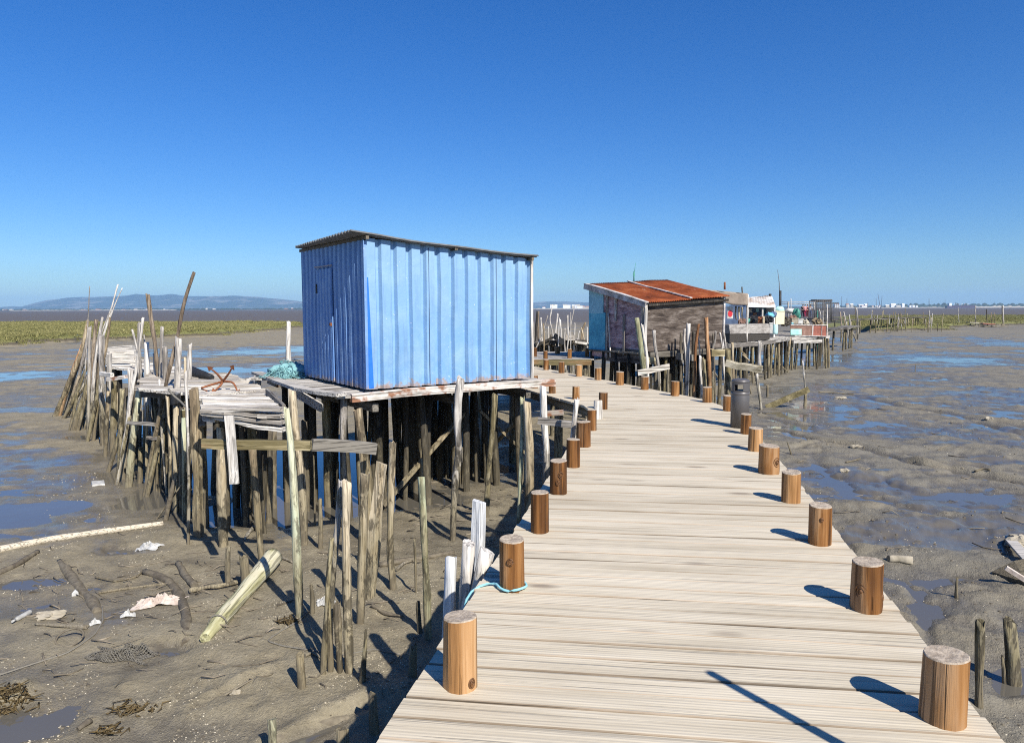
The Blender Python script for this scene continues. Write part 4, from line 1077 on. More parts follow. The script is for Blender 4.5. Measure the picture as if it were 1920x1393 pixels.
S('E', 'short muddy stake', [(132, 806), (138, 775), (146, 735)], 7, 5, 'mossy')
S('E', 'thin muddy pole', [(146, 808), (158, 760), (168, 712)], 6, 4.5, 'tan')
S('E', 'mossy slanting pole', [(150, 800), (163, 755), (176, 710)], 5, 4, 'green')
S('E', 'short grey stub', [(122, 770), (132, 748), (137, 730)], 5, 4, 'grey')
S('E', 'pale square post', [(206, 820), (206, 740), (205, 664)], 9, 8.5, 'white', Y=17.2, sq=.7)
S('E', 'thick grey-brown post', [(175, 812), (182, 760), (187, 702)], 7, 6, 'brown')
re_ = random.Random(77)
for i in range(20):
    t = re_.random(); bx_ = 112 + 95 * t + re_.uniform(-8, 8); by_ = 778 + 42 * t + re_.uniform(-6, 8); tx_ = bx_ + re_.uniform(14, 46) * (1.2 - .6 * t); ty_ = by_ - re_.uniform(60, 150)
    S('E', re_.choice(['crooked leaning stake', 'thin leaning pole', 'muddy thin stake', 'grey bent stick']), [(bx_, by_), ((bx_ + tx_) / 2 + re_.uniform(-4, 4), (by_ + ty_) / 2), (tx_, ty_)], re_.uniform(4, 8), re_.uniform(2.5, 5), re_.choice(['mossy', 'grey', 'tan', 'brown', 'dark']))
for i in range(16):
    t = re_.random(); bx_ = 205 + 150 * t + re_.uniform(-8, 8); by_ = 850 + 120 * t + re_.uniform(-12, 4); tx_ = bx_ + re_.uniform(-4, 26); ty_ = by_ - re_.uniform(90, 200)
    S('J', re_.choice(['crooked mossy stake', 'thin wet pile', 'slim muddy stake', 'bent grey stick']), [(bx_, by_), ((bx_ + tx_) / 2 + re_.uniform(-4, 4), (by_ + ty_) / 2), (tx_, ty_)], re_.uniform(5, 9), re_.uniform(3, 6), re_.choice(['mossy', 'mossy', 'dark', 'tan', 'dark', 'brown']))
# ---- along the old jetty
S('J', 'tall crooked grey pole', [(271, 933), (281, 868), (299, 777), (317, 694), (332, 636), (344, 573), (352, 545), (364, 511)], 8.5, 5.5, 'brown', jag=.02)
S('J', 'forked brown pole', [(299, 780), (296, 700), (290, 640), (284, 606), (277, 552)], 6, 8, 'brown', Y=15.2)
S('J', 'long bleached crooked pole', [(219, 908), (238, 800), (247, 735), (258, 680), (263, 640), (268, 597)], 8, 4.5, 'white')
S('J', 'grey flat board post', [(262, 800), (262, 700), (261, 606)], 6.5, 6, 'grey', Y=15.8, sq=.6)
S('J', 'short leaning white stake', [(262, 680), (256, 650), (248, 619)], 4, 3.5, 'white', Y=16.5)
S('J', 'stout pale post', [(277, 790), (276, 700), (275, 643)], 10, 9.5, 'white', Y=15.8, sq=.4)
S('J', 'slender upright stake', [(299, 800), (301, 690), (304, 613)], 6, 5.5, 'grey', Y=15)
S('J', 'broad grey post', [(312, 830), (310, 740), (309, 651)], 9, 8.5, 'grey', Y=14.6)
S('J', 'short bleached stub', [(292, 780), (291, 710), (289, 664)], 6, 5, 'white', Y=15.4)
S('J', 'thin grey stick', [(276, 720), (272, 660), (270, 628)], 3, 2.5, 'grey', Y=16.2)
S('J', 'thick upright post', [(329, 906), (330, 800), (332, 726), (335, 634)], 13, 11, 'grey', Y=12.8)
S('J', 'speckled white post', [(354, 840), (354, 740), (356, 646)], 8.5, 8, 'white', Y=14.6, sq=.3)
S('J', 'slim tan stake', [(347, 820), (347, 740), (347, 672)], 5, 4.5, 'tan', Y=14.2)
S('J', 'slim white curved pole', [(313, 936), (308, 870), (303, 810), (299, 750), (299, 712)], 4.5, 3.8, 'white')
S('J', 'grey mossy-footed post', [(231, 900), (238, 815), (246, 741), (244, 693)], 11, 9, 'grey')
S('J', 'mossy stout pile', [(241, 912), (249, 825), (257, 775), (261, 732)], 14, 11, 'green')
S('J', 'flat sawn board', [(372, 1006), (371, 920), (368, 829), (364, 729)], 17, 16, 'tan', sq=.85, jag=.0)
S('J', 'thin grey pole', [(353, 1016), (354, 910), (353, 829), (350, 760), (348, 699)], 6.5, 5, 'grey')
S('J', 'leaning muddy pole', [(203, 885), (218, 835), (236, 770), (241, 745)], 9, 6, 'mossy')
S('J', 'low muddy stake', [(197, 855), (200, 800), (203, 735)], 8, 6, 'tan')
S('J', 'thick mossy pile', [(210, 850), (213, 790), (214, 715)], 13, 10, 'mossy')
S('J', 'leaning dark stake', [(217, 908), (230, 845), (243, 780)], 7, 6, 'mossy')
S('J', 'mossy narrow pile', [(224, 870), (226, 800), (229, 730)], 9, 8, 'mossy', Y=14.5)
S('J', 'dark wet pile', [(236, 860), (236, 800), (236, 728)], 8, 7, 'dark', Y=15)
S('J', 'slanting dark pipe', [(294, 973), (320, 936), (347, 900)], 3.5, 3, 'grey')
S('J', 'short dark leaning stub', [(310, 976), (318, 938), (327, 902)], 10, 8, 'mudlog')
S('J', 'brown leaning pile', [(275, 934), (286, 880), (298, 820)], 10, 8, 'mossy')
S('J', 'sunlit narrow pile', [(318, 960), (319, 850), (314, 745)], 6, 5.5, 'tan')
S('J', 'thick brown pile', [(330, 960), (330, 860), (330, 762)], 12, 11, 'tan', sq=.5)
S('J', 'dark round pile', [(341, 975), (340, 880), (341, 765)], 10, 9, 'dark', Y=11.8)
S('J', 'stained mossy pile', [(346, 980), (345, 880), (344, 770)], 8, 8, 'green', Y=11.5)
S('J', 'dark pile', [(386, 1000), (384, 900), (380, 775)], 12, 11, 'mossy', Y=10.9)
S('J', 'leaning wet pile', [(283, 900), (290, 850), (297, 760)], 6, 5, 'dark', Y=14)
S('J', 'short wet stump', [(262, 905), (263, 870), (263, 838)], 10, 9, 'mossy')
S('J', 'split dark stake', [(294, 925), (296, 850), (298, 800)], 7, 5, 'mossy')
# ---- in the mud before the blue hut
S('P', 'square brown post', [(419, 1023), (417, 930), (414, 850), (413, 802)], 18, 15, 'tan', sq=.45, jag=.0)
S('P', 'narrow pale stake', [(491, 1062), (485, 990), (479, 910), (474, 850), (472, 828)], 11, 14, 'tan')
S('P', 'tall straight brown post', [(571, 1021), (566, 900), (553, 800), (547, 732)], 16, 14, 'tan', jag=.0, sq=.3)
S('P', 'tall pale green pole', [(562, 1154), (555, 1000), (549, 880), (542, 800), (537, 768)], 19, 11, 'green')
S('P', 'grey-white knotty post', [(646, 980), (645, 898), (643, 838), (645, 746)], 13, 13, 'grey', Y=11.0)
S('P', 'thick grey plank post', [(690, 1010), (688, 900), (680, 834), (671, 767)], 20, 18, 'tan', Y=10.3, sq=.3)
S('P', 'short lichen-spotted stake', [(676, 1169), (678, 1060), (681, 960), (684, 890)], 15, 17, 'tan', sq=.2)
S('P', 'tall knobbed post', [(655, 1258), (651, 1110), (648, 1000), (650, 905)], 18, 16, 'tan')
S('P', 'grey branch with split foot', [(617, 1240), (622, 1100), (631, 1000), (637, 945), (641, 903)], 11, 13, 'grey', rough=.16)
S('P', 'dark narrow stake', [(606, 1262), (612, 1150), (617, 1060), (622, 1010)], 13, 7, 'mossy', rough=.16)
S('P', 'short broken stake', [(620, 1258), (619, 1190), (616, 1130)], 11, 8, 'mossy', rough=.16, jag=.1)
S('P', 'forked broken stake', [(637, 1258), (634, 1190), (631, 1135)], 11, 14, 'brown', rough=.16, jag=.12)
S('P', 'broad flat plank post', [(695, 1118), (703, 1000), (710, 920), (715, 868)], 22, 21, 'tan', sq=.85, jag=.0)
S('P', 'slender speckled stake', [(737, 1104), (731, 1030), (733, 957), (736, 830)], 12, 14, 'tan')
S('P', 'greenish leaning stake', [(803, 1197), (799, 1080), (795, 1000), (790, 894)], 15, 13, 'green', jag=.0)
S('P', 'short pointed stake', [(601, 1028), (601, 985), (600, 936)], 11, 7, 'tan')
S('P', 'thin black stake', [(590, 985), (590, 920), (588, 856)], 4.5, 2.5, 'dark')
S('P', 'low sawn stub', [(566, 1288), (565, 1255), (562, 1227)], 18, 15, 'tan', jag=.02)
S('P', 'nearest low stub', [(511, 1425), (511, 1390), (510, 1347)], 16, 15, 'green', jag=.02)
S('P', 'low pointed stake', [(679, 1278), (683, 1230), (686, 1185)], 16, 6, 'mossy')
S('P', 'squat dark stump', [(702, 1372), (700, 1335), (699, 1303)], 26, 16, 'mossy')
S('P', 'split green stub', [(773, 1270), (774, 1240), (775, 1212)], 16, 15, 'mossy', jag=.06)
S('P', 'broad low stump', [(644, 1430), (643, 1395), (642, 1365)], 26, 24, 'mossy', jag=.02)
S('P', 'dark leaning stake', [(787, 1185), (785, 1155), (783, 1126)], 11, 9, 'dark')
S('P', 'muddy split stub', [(428, 1096), (426, 1060), (428, 1028)], 13, 8, 'mossy', jag=.1)
S('P', 'hollow muddy stub', [(462, 1104), (460, 1075), (457, 1046)], 20, 16, 'mossy', jag=.1)
S('P', 'tall grey crooked pole', [(849, 1012), (851, 950), (854, 893), (861, 849), (857, 795), (859, 746), (864, 710)], 11, 15, 'grey', cat='pole')
S('P', 'thin mossy stake', [(780, 1110), (779, 1060), (777, 1012)], 6, 4, 'mossy')
S('P', 'low dark peg', [(586, 1150), (586, 1120), (584, 1098)], 9, 7, 'dark')
S('P', 'slim stake with sunlit tip', [(793, 985), (792, 930), (791, 862)], 9, 5, 'tan', Y=11.4)
S('P', 'tall wet pile', [(576, 960), (574, 880), (570, 790)], 12, 11, 'dark', Y=12.0)
S('P', 'round wet pile', [(488, 960), (486, 880), (487, 800)], 12, 11, 'dark', Y=11.9)
S('P', 'narrow wet pile', [(513, 960), (513, 880), (514, 805)], 12, 10, 'dark', Y=12.2)
S('P', 'leaning wet pile', [(540, 968), (538, 880), (534, 805)], 12, 10, 'post_under', Y=12.6)
S('P', 'dark upright pile', [(441, 960), (440, 890), (437, 820)], 9, 8, 'dark', Y=12.2)
S('P', 'black short stake', [(468, 940), (466, 890), (463, 865)], 7, 4, 'dark', Y=12)
S('P', 'black pointed stake', [(630, 960), (632, 910), (634, 866)], 8, 4, 'dark', Y=12.3)
S('P', 'rear pointed bleached post', [(541, 700), (540, 650), (541, 604)], 14, 7, 'white', Y=20.5)
# ---- beside the boardwalk left edge
S('B', 'tall smooth brown post', [(993, 955), (994, 861), (990, 800), (988, 753)], 19, 16, 'tan', Y=8.9, jag=.0)
S('B', 'thin green-stained post', [(973, 964), (977, 870), (979, 800), (979, 746)], 8, 8, 'green', Y=9.0, sq=.4)
S('B', 'pale grey round post', [(1024, 900), (1025, 838), (1020, 796), (1019, 760), (1018, 724)], 13, 12, 'white', Y=9.6, jag=.0)
S('B', 'slim grey leaning post', [(1071, 850), (1074, 815), (1078, 780), (1082, 748)], 10, 9, 'grey', Y=8.6)
S('B', 'white-painted square post', [(893, 1080), (896, 1020), (898, 940)], 30, 27, 'white_painted', Y=5.25, sq=.8, jag=.0, cat='post')
S('B', 'paint-flecked short post', [(843, 1140), (845, 1090), (846, 1043)], 24, 23, 'white_painted', Y=4.75, sq=.2, jag=.02, cat='post')
S('B', 'round grey post with cord on top', [(873, 1140), (876, 1080), (879, 1018)], 30, 28, 'grey', Y=4.7, jag=.0, cat='post')
S('B', 'leaning sawn pale post', [(888, 1135), (898, 1090), (913, 1032)], 29, 32, 'white', Y=4.65, jag=.0, cat='post')
S('B', 'crooked grey stake with dark foot', [(913, 960), (915, 900), (918, 858), (924, 803), (928, 740)], 10, 11, 'mossy', Y=11.4)
# ---- in front of the rusty-roofed hut
S('H', 'thick yellowish post', [(1210, 740), (1207, 692), (1202, 650), (1194, 597)], 11, 9, 'green', Y=19.3, jag=.02)
S('H', 'dark crooked stake', [(1216, 740), (1213, 667), (1208, 636), (1204, 608)], 6, 5, 'grey', Y=19.8)
S('H', 'grey bent post', [(1237, 740), (1235, 684), (1231, 666), (1227, 640), (1226, 619)], 6, 6, 'grey', Y=20.0)
S('H', 'slim grey stake', [(1288, 740), (1286, 663), (1282, 637), (1284, 617)], 5.5, 4.5, 'grey', Y=20.9)
S('H', 'broad grey forked-top post', [(1287, 742), (1289, 690), (1290, 662), (1291, 607)], 8, 7, 'grey', Y=20.6)
S('H', 'twisted orange branch', [(1301, 745), (1304, 702), (1303, 666), (1305.5, 640), (1310, 609)], 7, 4.5, 'orange', Y=20.3)
S('H', 'thin grey prong', [(1313, 700), (1312, 657), (1309, 630)], 3.5, 3, 'grey', Y=20.8)
S('H', 'white patched stake', [(1315, 745), (1315, 716), (1312, 689), (1313, 668)], 5.5, 4.5, 'white', Y=20.1)
S('H', 'olive post', [(1323, 745), (1322, 719), (1320, 673)], 7, 6, 'mossy', Y=20.4)
S('H', 'tall orange-brown post', [(1331, 745), (1330, 690), (1328, 660), (1325, 627), (1324, 596)], 8, 7, 'orange', Y=20.5)
S('H', 'curved grey stub', [(1336, 690), (1336, 653), (1341, 640), (1342, 622)], 5, 4, 'grey', Y=21.5)
S('H', 'short dark twig stake', [(1357, 690), (1354, 647), (1350, 624)], 3.5, 3, 'grey', Y=21.8)
S('H', 'light slanting stake', [(1366, 690), (1361, 652), (1356, 619)], 4, 4, 'grey', Y=21.9)
S('H', 'thick olive pile', [(1365, 745), (1365, 700), (1365, 655)], 11, 10, 'mossy', Y=19.6, jag=.02)
S('H', 'slim pale pile', [(1376, 740), (1375, 690), (1373, 642)], 4.5, 4, 'tan', Y=20.2)
S('H', 'knotty pale post', [(1424, 690), (1423, 668), (1425, 642)], 7.5, 7, 'white', Y=19.2, foot=False)
S('H', 'bent pale branch', [(1427, 767), (1425, 745), (1421, 720), (1420, 701)], 6, 5, 'white', rough=.14)
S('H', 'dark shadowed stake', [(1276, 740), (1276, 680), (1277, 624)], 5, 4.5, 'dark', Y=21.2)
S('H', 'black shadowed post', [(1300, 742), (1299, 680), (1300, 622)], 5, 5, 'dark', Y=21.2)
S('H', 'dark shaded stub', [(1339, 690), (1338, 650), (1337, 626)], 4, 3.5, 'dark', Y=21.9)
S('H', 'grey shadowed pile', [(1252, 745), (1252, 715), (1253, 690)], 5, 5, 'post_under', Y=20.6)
S('H', 'olive slim pile', [(1268, 745), (1268, 715), (1268, 684)], 4, 4, 'mossy', Y=21)
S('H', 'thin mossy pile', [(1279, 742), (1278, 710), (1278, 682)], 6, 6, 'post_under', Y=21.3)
# ---- behind the far landing
rk = random.Random(5)
for desc, pts, w0, w1, mt in [
    ('dark tall post', [(1003, 665), (1005, 620), (1007.5, 584)], 5, 4, 'dark'), ('brown upright board', [(1009, 660), (1009, 620), (1009, 584)], 4, 4, 'brown'),
    ('bleached crooked pole', [(1041, 655), (1036, 624), (1030.5, 599), (1036, 572)], 3.2, 2.2, 'white'), ('white forked stake', [(1041, 645), (1042, 620), (1046, 588)], 3.4, 3, 'white'),
    ('pale leaning stake', [(1052, 650), (1052, 624), (1050.5, 600)], 3.4, 2.5, 'white'), ('stout white stake', [(1065, 648), (1065, 620), (1064, 592)], 4, 3.4, 'white'),
    ('slim slanting stick', [(1064, 650), (1067, 625), (1076, 581)], 2.6, 1.8, 'white'), ('white tapered stake', [(1076, 652), (1077, 630), (1078, 605)], 3.6, 2.4, 'white'),
    ('kinked pale branch', [(1089, 655), (1091, 622), (1094, 612), (1098, 605)], 4, 3, 'tan'), ('thin slanting branch', [(1013, 650), (1018, 622), (1027, 592)], 2.5, 2, 'grey'),
    ('grey stub', [(1017, 650), (1016, 620), (1014, 596)], 3, 2.5, 'grey'), ('grey forked stick', [(1020, 648), (1020, 628), (1019, 607)], 3, 2.5, 'tan'),
    ('short white peg', [(1029, 650), (1028, 634), (1028, 612)], 3, 2.4, 'white'), ('short bent stake', [(1059, 650), (1058, 634), (1059, 616)], 3.2, 2.8, 'white'),
    ('thin grey rod', [(1101, 650), (1101, 630), (1101, 613)], 2.2, 1.8, 'grey'), ('tan twig stake', [(1096, 645), (1094, 630), (1090, 615)], 2.6, 2.4, 'tan'),
    ('slim grey rod', [(1070, 640), (1070, 610), (1070, 586)], 1.8, 1.4, 'grey'), ('slanting dark pole', [(1004, 655), (1013, 636), (1022, 622)], 2.6, 2.2, 'grey'),
    ('thin dark rod', [(1047, 640), (1048, 610), (1049, 597)], 2.0, 1.6, 'grey'), ('low dark stake', [(1034, 655), (1034, 640), (1033, 628)], 4, 4, 'dark'), ('pale leaning stick', [(1080, 652), (1084, 632), (1086, 620)], 2.8, 2.0, 'white')]:
    S('K', desc, pts, w0, w1, mt, Y=31 + rk.uniform(-1.5, 1.5))
# ---- right mudflat
S('W', 'straight mossy stake', [(1835, 1320), (1837, 1240), (1838, 1166)], 13, 17, 'mossy')
S('W', 'thick mossy forked stump', [(1900, 1285), (1897, 1225), (1892, 1163)], 31, 25, 'mossy', rough=.12)
S('W', 'short split prong', [(1884, 1283), (1882, 1255), (1880, 1232)], 12, 5, 'mossy')
S('W', 'small pointed peg', [(1793, 1120), (1793, 1102), (1795, 1083)], 8, 4, 'mossy')
S('W', 'thin black twig', [(1483, 850), (1480, 840), (1476, 829)], 3.5, 2.0, 'dark')
S('W', 'slim tall stick', [(1512, 757), (1509, 720), (1505, 678)], 4, 2.4, 'white')
S('W', 'short tan peg', [(1439, 744), (1439, 733), (1439, 722)], 4, 4, 'tan')
S('W', 'tan propping stake', [(1509, 762), (1510, 745), (1511, 733)], 6, 6, 'tan')
S('W', 'thin distant twig', [(1716, 697), (1716, 690), (1717, 684)], 1.8, 1.2, 'dark')
S('W', 'small grey stick', [(1409, 740), (1406, 728), (1403, 718)], 3, 2.5, 'grey')

# ================================================================== OLD JETTY
JZ = .26
oj = thing('old_jetty', 'ramshackle bleached plank jetty on stakes left of the blue hut', 'jetty', at_y(330, 800, 13))
def jplanks(px_poly, ang, z, pitch, mat='plank_x', zj=.02, wj=.35):
    pts = [on_z(px, py, z) for px, py in px_poly]
    b = MB(); plank_floor(b, [(p.x, p.y) for p in pts], ang, z, pitch, .014, .045, jit=.07, warp=.008, zj=zj, wj=wj, ch=.008)
    return b.build('decking', M[mat], oj, origin=pts[0], rz=ang)
jplanks([(384, 772), (535, 778), (520, 752), (502, 731), (374, 744)], -.02, JZ, .17)
jplanks([(372, 744), (500, 731), (470, 712), (424, 698), (366, 697), (285, 697), (262, 712), (262, 728), (330, 733)], .06, JZ - .02, .2)
jplanks([(205, 690), (275, 694), (330, 697), (368, 697), (300, 682), (255, 672), (200, 668)], .1, JZ - .02, .22)
jplanks([(198, 668), (254, 668), (254, 650), (198, 651)], .1, JZ + .12, .25)
# loose fanned boards at the near end
for (xa, ya, xb, yb, za, zb, w) in ((384, 771, 532, 779, .27, .27, .17), (384, 776, 535, 791, .26, .25, .16), (408, 783, 536, 805, .25, .22, .17), (384, 768, 530, 768, .29, .29, .16)):
    p0 = at_y(xa, ya, 9.75); p1 = at_y(xb, yb, 9.35)
    b = MB(); b.beam(p0, p1, w, .05, n=6, warp=.012, ch=.008); b.build('deck_board', M['plank_x'], oj, rz=math.atan2(p1.y - p0.y, p1.x - p0.x))
for (xa, ya, Ya, xb, yb, Yb, w, h, mt) in ((256, 727, 13.6, 292, 727, 13.5, .10, .10, 'plank_x'), (344, 775, 10.7, 383, 775, 10.6, .12, .11, 'mossbeam_x'), (203, 711, 16, 236, 707, 15.8, .10, .08, 'beam_x'), (190, 700, 17, 210, 704, 16.5, .08, .10, 'plank_x'), (384, 782, 9.9, 408, 787, 9.8, .1, .08, 'plank_x'),
                                  (268, 738, 13.3, 345, 742, 12.6, .1, .12, 'darkbeam_x'), (372, 762, 10.4, 380, 800, 10.3, .08, .08, 'darkbeam_x'), (500, 735, 11.5, 533, 765, 10.2, .05, .12, 'greyplank_x'), (206, 655, 20, 252, 651, 20, .2, .12, 'greyplank_x'), (210, 664, 19, 255, 662, 19, .2, .14, 'plank_x'), (205, 676, 18.4, 254, 673, 18.2, .2, .16, 'plank_x'), (240, 792, 13.2, 290, 796, 13, .06, .06, 'greyplank_x'), (276, 820, 13, 300, 822, 13, .08, .05, 'greyplank_x')):
    p0 = at_y(xa, ya, Ya); p1 = at_y(xb, yb, Yb)
    b = MB(); b.beam(p0, p1, w, h, n=4, warp=.006, ch=.008); b.build('cross_beam', M[mt], oj, rz=math.atan2(p1.y - p0.y, p1.x - p0.x))
rj = random.Random(21)
for (px, py, Y) in ((420, 765, 10.6), (470, 760, 10.8), (505, 745, 11.4), (440, 735, 12.3), (400, 735, 12.5), (470, 720, 13.2), (310, 735, 13.6), (340, 715, 14.5), (250, 710, 15.6), (290, 705, 15.3), (220, 690, 17.4), (245, 680, 18.2), (212, 668, 19.4)):
    tp = at_y(px, py, Y); tp.z = JZ - .04; bx = tp + Vector((rj.uniform(-.1, .1), rj.uniform(-.1, .1), 0)); bx.z = mud_z(bx.x, bx.y) - .4
    b = MB(); r_ = rj.uniform(.045, .07); b.tube([bx, (bx + tp) / 2 + Vector((rj.uniform(-.05, .05), 0, 0)), tp], [r_, r_ * .9], 8, .07, step=.25); b.build('support_pile', M[rj.choice(['dark', 'shade_pile', 'mossy'])], oj)
for k in range(40):
    t = rj.random(); px, py, Y = 490 - 275 * t + rj.uniform(-45, 45), 740, 10.8 + 8.0 * t + rj.uniform(-.4, .9)
    tp = at_y(px, py, Y); tp.z = JZ - .06; bx = tp + Vector((rj.uniform(-.15, .15), rj.uniform(-.1, .1), 0)); bx.z = mud_z(bx.x, bx.y) - .4
    b = MB(); r_ = rj.uniform(.03, .055); b.tube([bx, (bx + tp) / 2 + Vector((rj.uniform(-.05, .05), 0, 0)), tp], [r_, r_ * .9], 7, .1, step=.3); b.build('support_pile', M[rj.choice(['shade_pile', 'shade_pile', 'dark', 'mossy'])], oj)
# rail nailed across the posts, and the plank hanging on it
p0 = at_y(380, 831, 8.62); p1 = at_y(583, 836, 8.55)
b = MB(); b.beam(p0, p1, .08, .115, n=6, warp=.006, ch=.01); tag(b.build('rail', M['mossbeam_x'], rz=math.atan2(p1.y - p0.y, p1.x - p0.x)), 'mossy horizontal rail with reddish left end nailed to the front posts', 'rail')
p0 = at_y(585, 833, 9.4); p1 = at_y(704, 840, 9.9)
b = MB(); b.beam(p0, p1, .09, .16, n=5, warp=.006, ch=.01); tag(b.build('rail', M['darkbeam_x'], rz=math.atan2(p1.y - p0.y, p1.x - p0.x)), 'dark grey horizontal beam between stakes below the blue hut', 'rail')
p0 = at_y(440, 907, 8.42); p1 = at_y(429, 779, 8.46)
b = MB(); b.beam(p0, p1, .108, .035, up=(0, -1, 0), n=5, warp=.004, ch=.004); tag(b.build('plank', M['white']), 'bleached plank hung upright on the mossy rail', 'plank')
# rails by the boardwalk
for xa, ya, xb, yb, Y, h, mt, lab in ((997, 777, 1056, 773, 9.8, .07, 'beam_x', 'upper thin weathered rail between posts beside the boardwalk'), (1009, 788, 1086, 798, 9.0, .085, 'greyplank_x', 'lower thick grey rail meeting the boardwalk left edge')):
    p0 = at_y(xa, ya, Y); p1 = at_y(xb, yb, Y - .1); b = MB(); b.beam(p0, p1, .07, h, n=3, ch=.008); tag(b.build('rail', M[mt], rz=math.atan2(p1.y - p0.y, p1.x - p0.x)), lab, 'rail')

# rusty four-armed anchor lying on the jetty planks
ac = at_y(418, 715, 12.6)
an = thing('anchor', 'rusty four-fluked anchor lying on the old jetty planks', 'anchor', ac)
b = MB(); b.tube([at_y(378, 727, 12.2), ac], [.018, .022], 8, .05); b.tube([at_y(378, 729, 12.2), at_y(388, 733, 12.1)], .012, 6); b.build('shank', M['rust'], an)
for (tx, ty, mx, my) in ((393, 690, 407, 700), (436, 688, 428, 702), (400, 734, 412, 726), (446, 736, 438, 716)):
    tip = at_y(tx, ty, 12.4); mid = at_y(mx, my, 12.5)
    b = MB(); b.tube([ac, mid, tip], [.02, .018, .012], 8, .04, step=.05)
    d = (tip - mid).normalized(); s_ = d.cross(Vector((0, 1, 0))).normalized()
    k = [tip + d * .05, tip - d * .04 + s_ * .055, tip - d * .04 - s_ * .055]
    o_ = Vector((0, .012, 0)); q = len(b.V); b.V += [v - o_ for v in k] + [v + o_ for v in k]
    for f in ((0, 1, 2), (5, 4, 3), (0, 3, 4, 1), (1, 4, 5, 2), (2, 5, 3, 0)): b.face([q + i for i in f], .5, False, 0)
    b.build('fluke_arm', M['rust'], an)
# dark boat fender log with net behind the jetty
b = MB(); b.tube([at_y(358, 694, 15.3), at_y(375, 702, 14.9), at_y(398, 707, 14.6)], [.09, .1, .05], 9, .1, step=.1); tag(b.build('log', M['black']), 'dark rounded log lying at the jetty back edge', 'log')
# black sheet and cord hung between the jetty posts
b = MB(); rows = []
for i in range(7):
    f = i / 6; rows.append([at_y(320 + 18 * g + 2 * math.sin(g * 3), 735 + 4 * math.sin(g * 3.1) + 24 * f - 6 * g * f, 11.9 + .03 * math.sin(g * 9 + f * 3)) for g in np.linspace(0, 1, 8)])
b.grid(rows); tag(b.build('rubber_sheet', M['black'], solid=.01), 'black rubber sheet hanging between jetty posts', 'sheet')
b = MB(); b.tube([at_y(316, 730, 11.4), at_y(325, 742, 11.3), at_y(338, 752, 11.2), at_y(349, 764, 10.9), at_y(362, 775, 10.5), at_y(374, 778, 10.4)], .018, 6, step=.06); tag(b.build('hose', M['rope_grey']), 'grey hose draped over the jetty corner', 'hose')
# cyan fishing net heaped at the hut's back corner
b = MB(); pc = on_z(548, 706, PZ)
rn = random.Random(3)
for i in range(420):
    a = rn.uniform(0, 6.28); rr_ = rn.random() ** .6
    x0 = Vector((pc.x - .05 + .42 * rr_ * math.cos(a), pc.y + .5 * rr_ * math.sin(a), PZ + .02 + .30 * (1 - rr_ ** 2) * rn.random() + .0))
    pts = [x0]
    for _ in range(4):
        nx = pts[-1] + Vector((rn.uniform(-.1, .1), rn.uniform(-.1, .1), rn.uniform(-.05, .05))); 
        lim = PZ + .03 + .32 * max(0, 1 - ((nx.x - pc.x + .05) / .45) ** 2 - ((nx.y - pc.y) / .55) ** 2); nx.z = min(max(PZ + .02, nx.z), lim); pts.append(nx)
    b.tube(pts, .006, 4, cap=False, rnd=rn.random())
b.blob(pc + Vector((-.05, 0, .08)), (.34, .42, .18), 3, .2, 8)
tag(b.build('fishing_net', M['net_teal']), 'cyan fishing net heaped on the platform behind the blue hut', 'net')
# ================================================================== RUSTY-ROOFED HUT
HZ = .35
c2 = Vector((3.86, 20.7, 0)); wv = Vector((2.8, 1.9, 0)); gv = Vector((-1.37, 2.0, 0))
W2, G2 = wv.length, gv.length; wu, gu = wv.normalized(), gv.normalized(); wa = math.atan2(wu.y, wu.x); ga = math.atan2(gu.y, gu.x)
def h2(u, v, z): return c2 + wu * u + gu * v + Vector((0, 0, z))
rh = thing('fishing_hut', 'small hut with rusty red roof, dark plywood front and teal corner panels', 'hut', h2(W2 / 2, G2 / 2, HZ))
zc, zr, zl, zb = 1.80, 1.96, 2.34, 2.56
def panel(u0, v0, u1, v1, za, zb0, zb1, th, name, mat, rz, out, par=rh, za1=None):
    za1 = za if za1 is None else za1
    p = [h2(u0, v0, za), h2(u1, v1, za1), h2(u1, v1, za1) + out * th, h2(u0, v0, za) + out * th, h2(u0, v0, zb0), h2(u1, v1, zb1), h2(u1, v1, zb1) + out * th, h2(u0, v0, zb0) + out * th]
    b = MB(); b.hexa(p, .5); return b.build(name, M[mat], par, origin=h2(u0, v0, za), rz=rz)
panel(0, 0, W2, 0, HZ + .04, zc, zr, .05, 'front_wall', 'plywood', wa, gu)
panel(W2, .05, W2, G2, HZ, zr, zb, .05, 'side_wall', 'plywood', ga, -wu)
panel(0, G2, W2, G2, HZ, zl, zb, .05, 'back_wall', 'plywood', wa, -gu)
panel(0, .05, 0, G2, .02, zc, zl, .05, 'gable_wall', 'purple', ga, wu, za1=.15)
# teal panels on the far end of the gable
panel(-.03, G2 * .70, -.03, G2 + .04, .30, 1.50, 1.54, .03, 'teal_panel', 'teal', ga, wu)
panel(-.035, G2 * .74, -.035, G2 + .04, 1.48, 2.16, 2.26, .03, 'teal_panel', 'teal_pale', ga, wu)
panel(-.02, .05, -.02, G2 * .68, .02, .42, .44, .03, 'skirt_board', 'plywood', ga, wu)
for (v, z0, z1, w) in ((G2 * .66, .1, 2.12, .06), (G2 * .50, 1.25, 2.05, .07), (G2 * .35, .25, 1.45, .07), (.08, .1, zc, .10)):
    b = MB(); b.beam(h2(-.045, v, z0), h2(-.045, v, z1), w, .035, up=wu); b.build('batten', M['grey'], rh)
b = MB(); b.tube([h2(-.06, G2 * .58, .15), h2(-.06, G2 * .60, .7), h2(-.06, G2 * .63, 1.5)], .025, 6, .08, step=.15); b.build('batten', M['white'], rh)
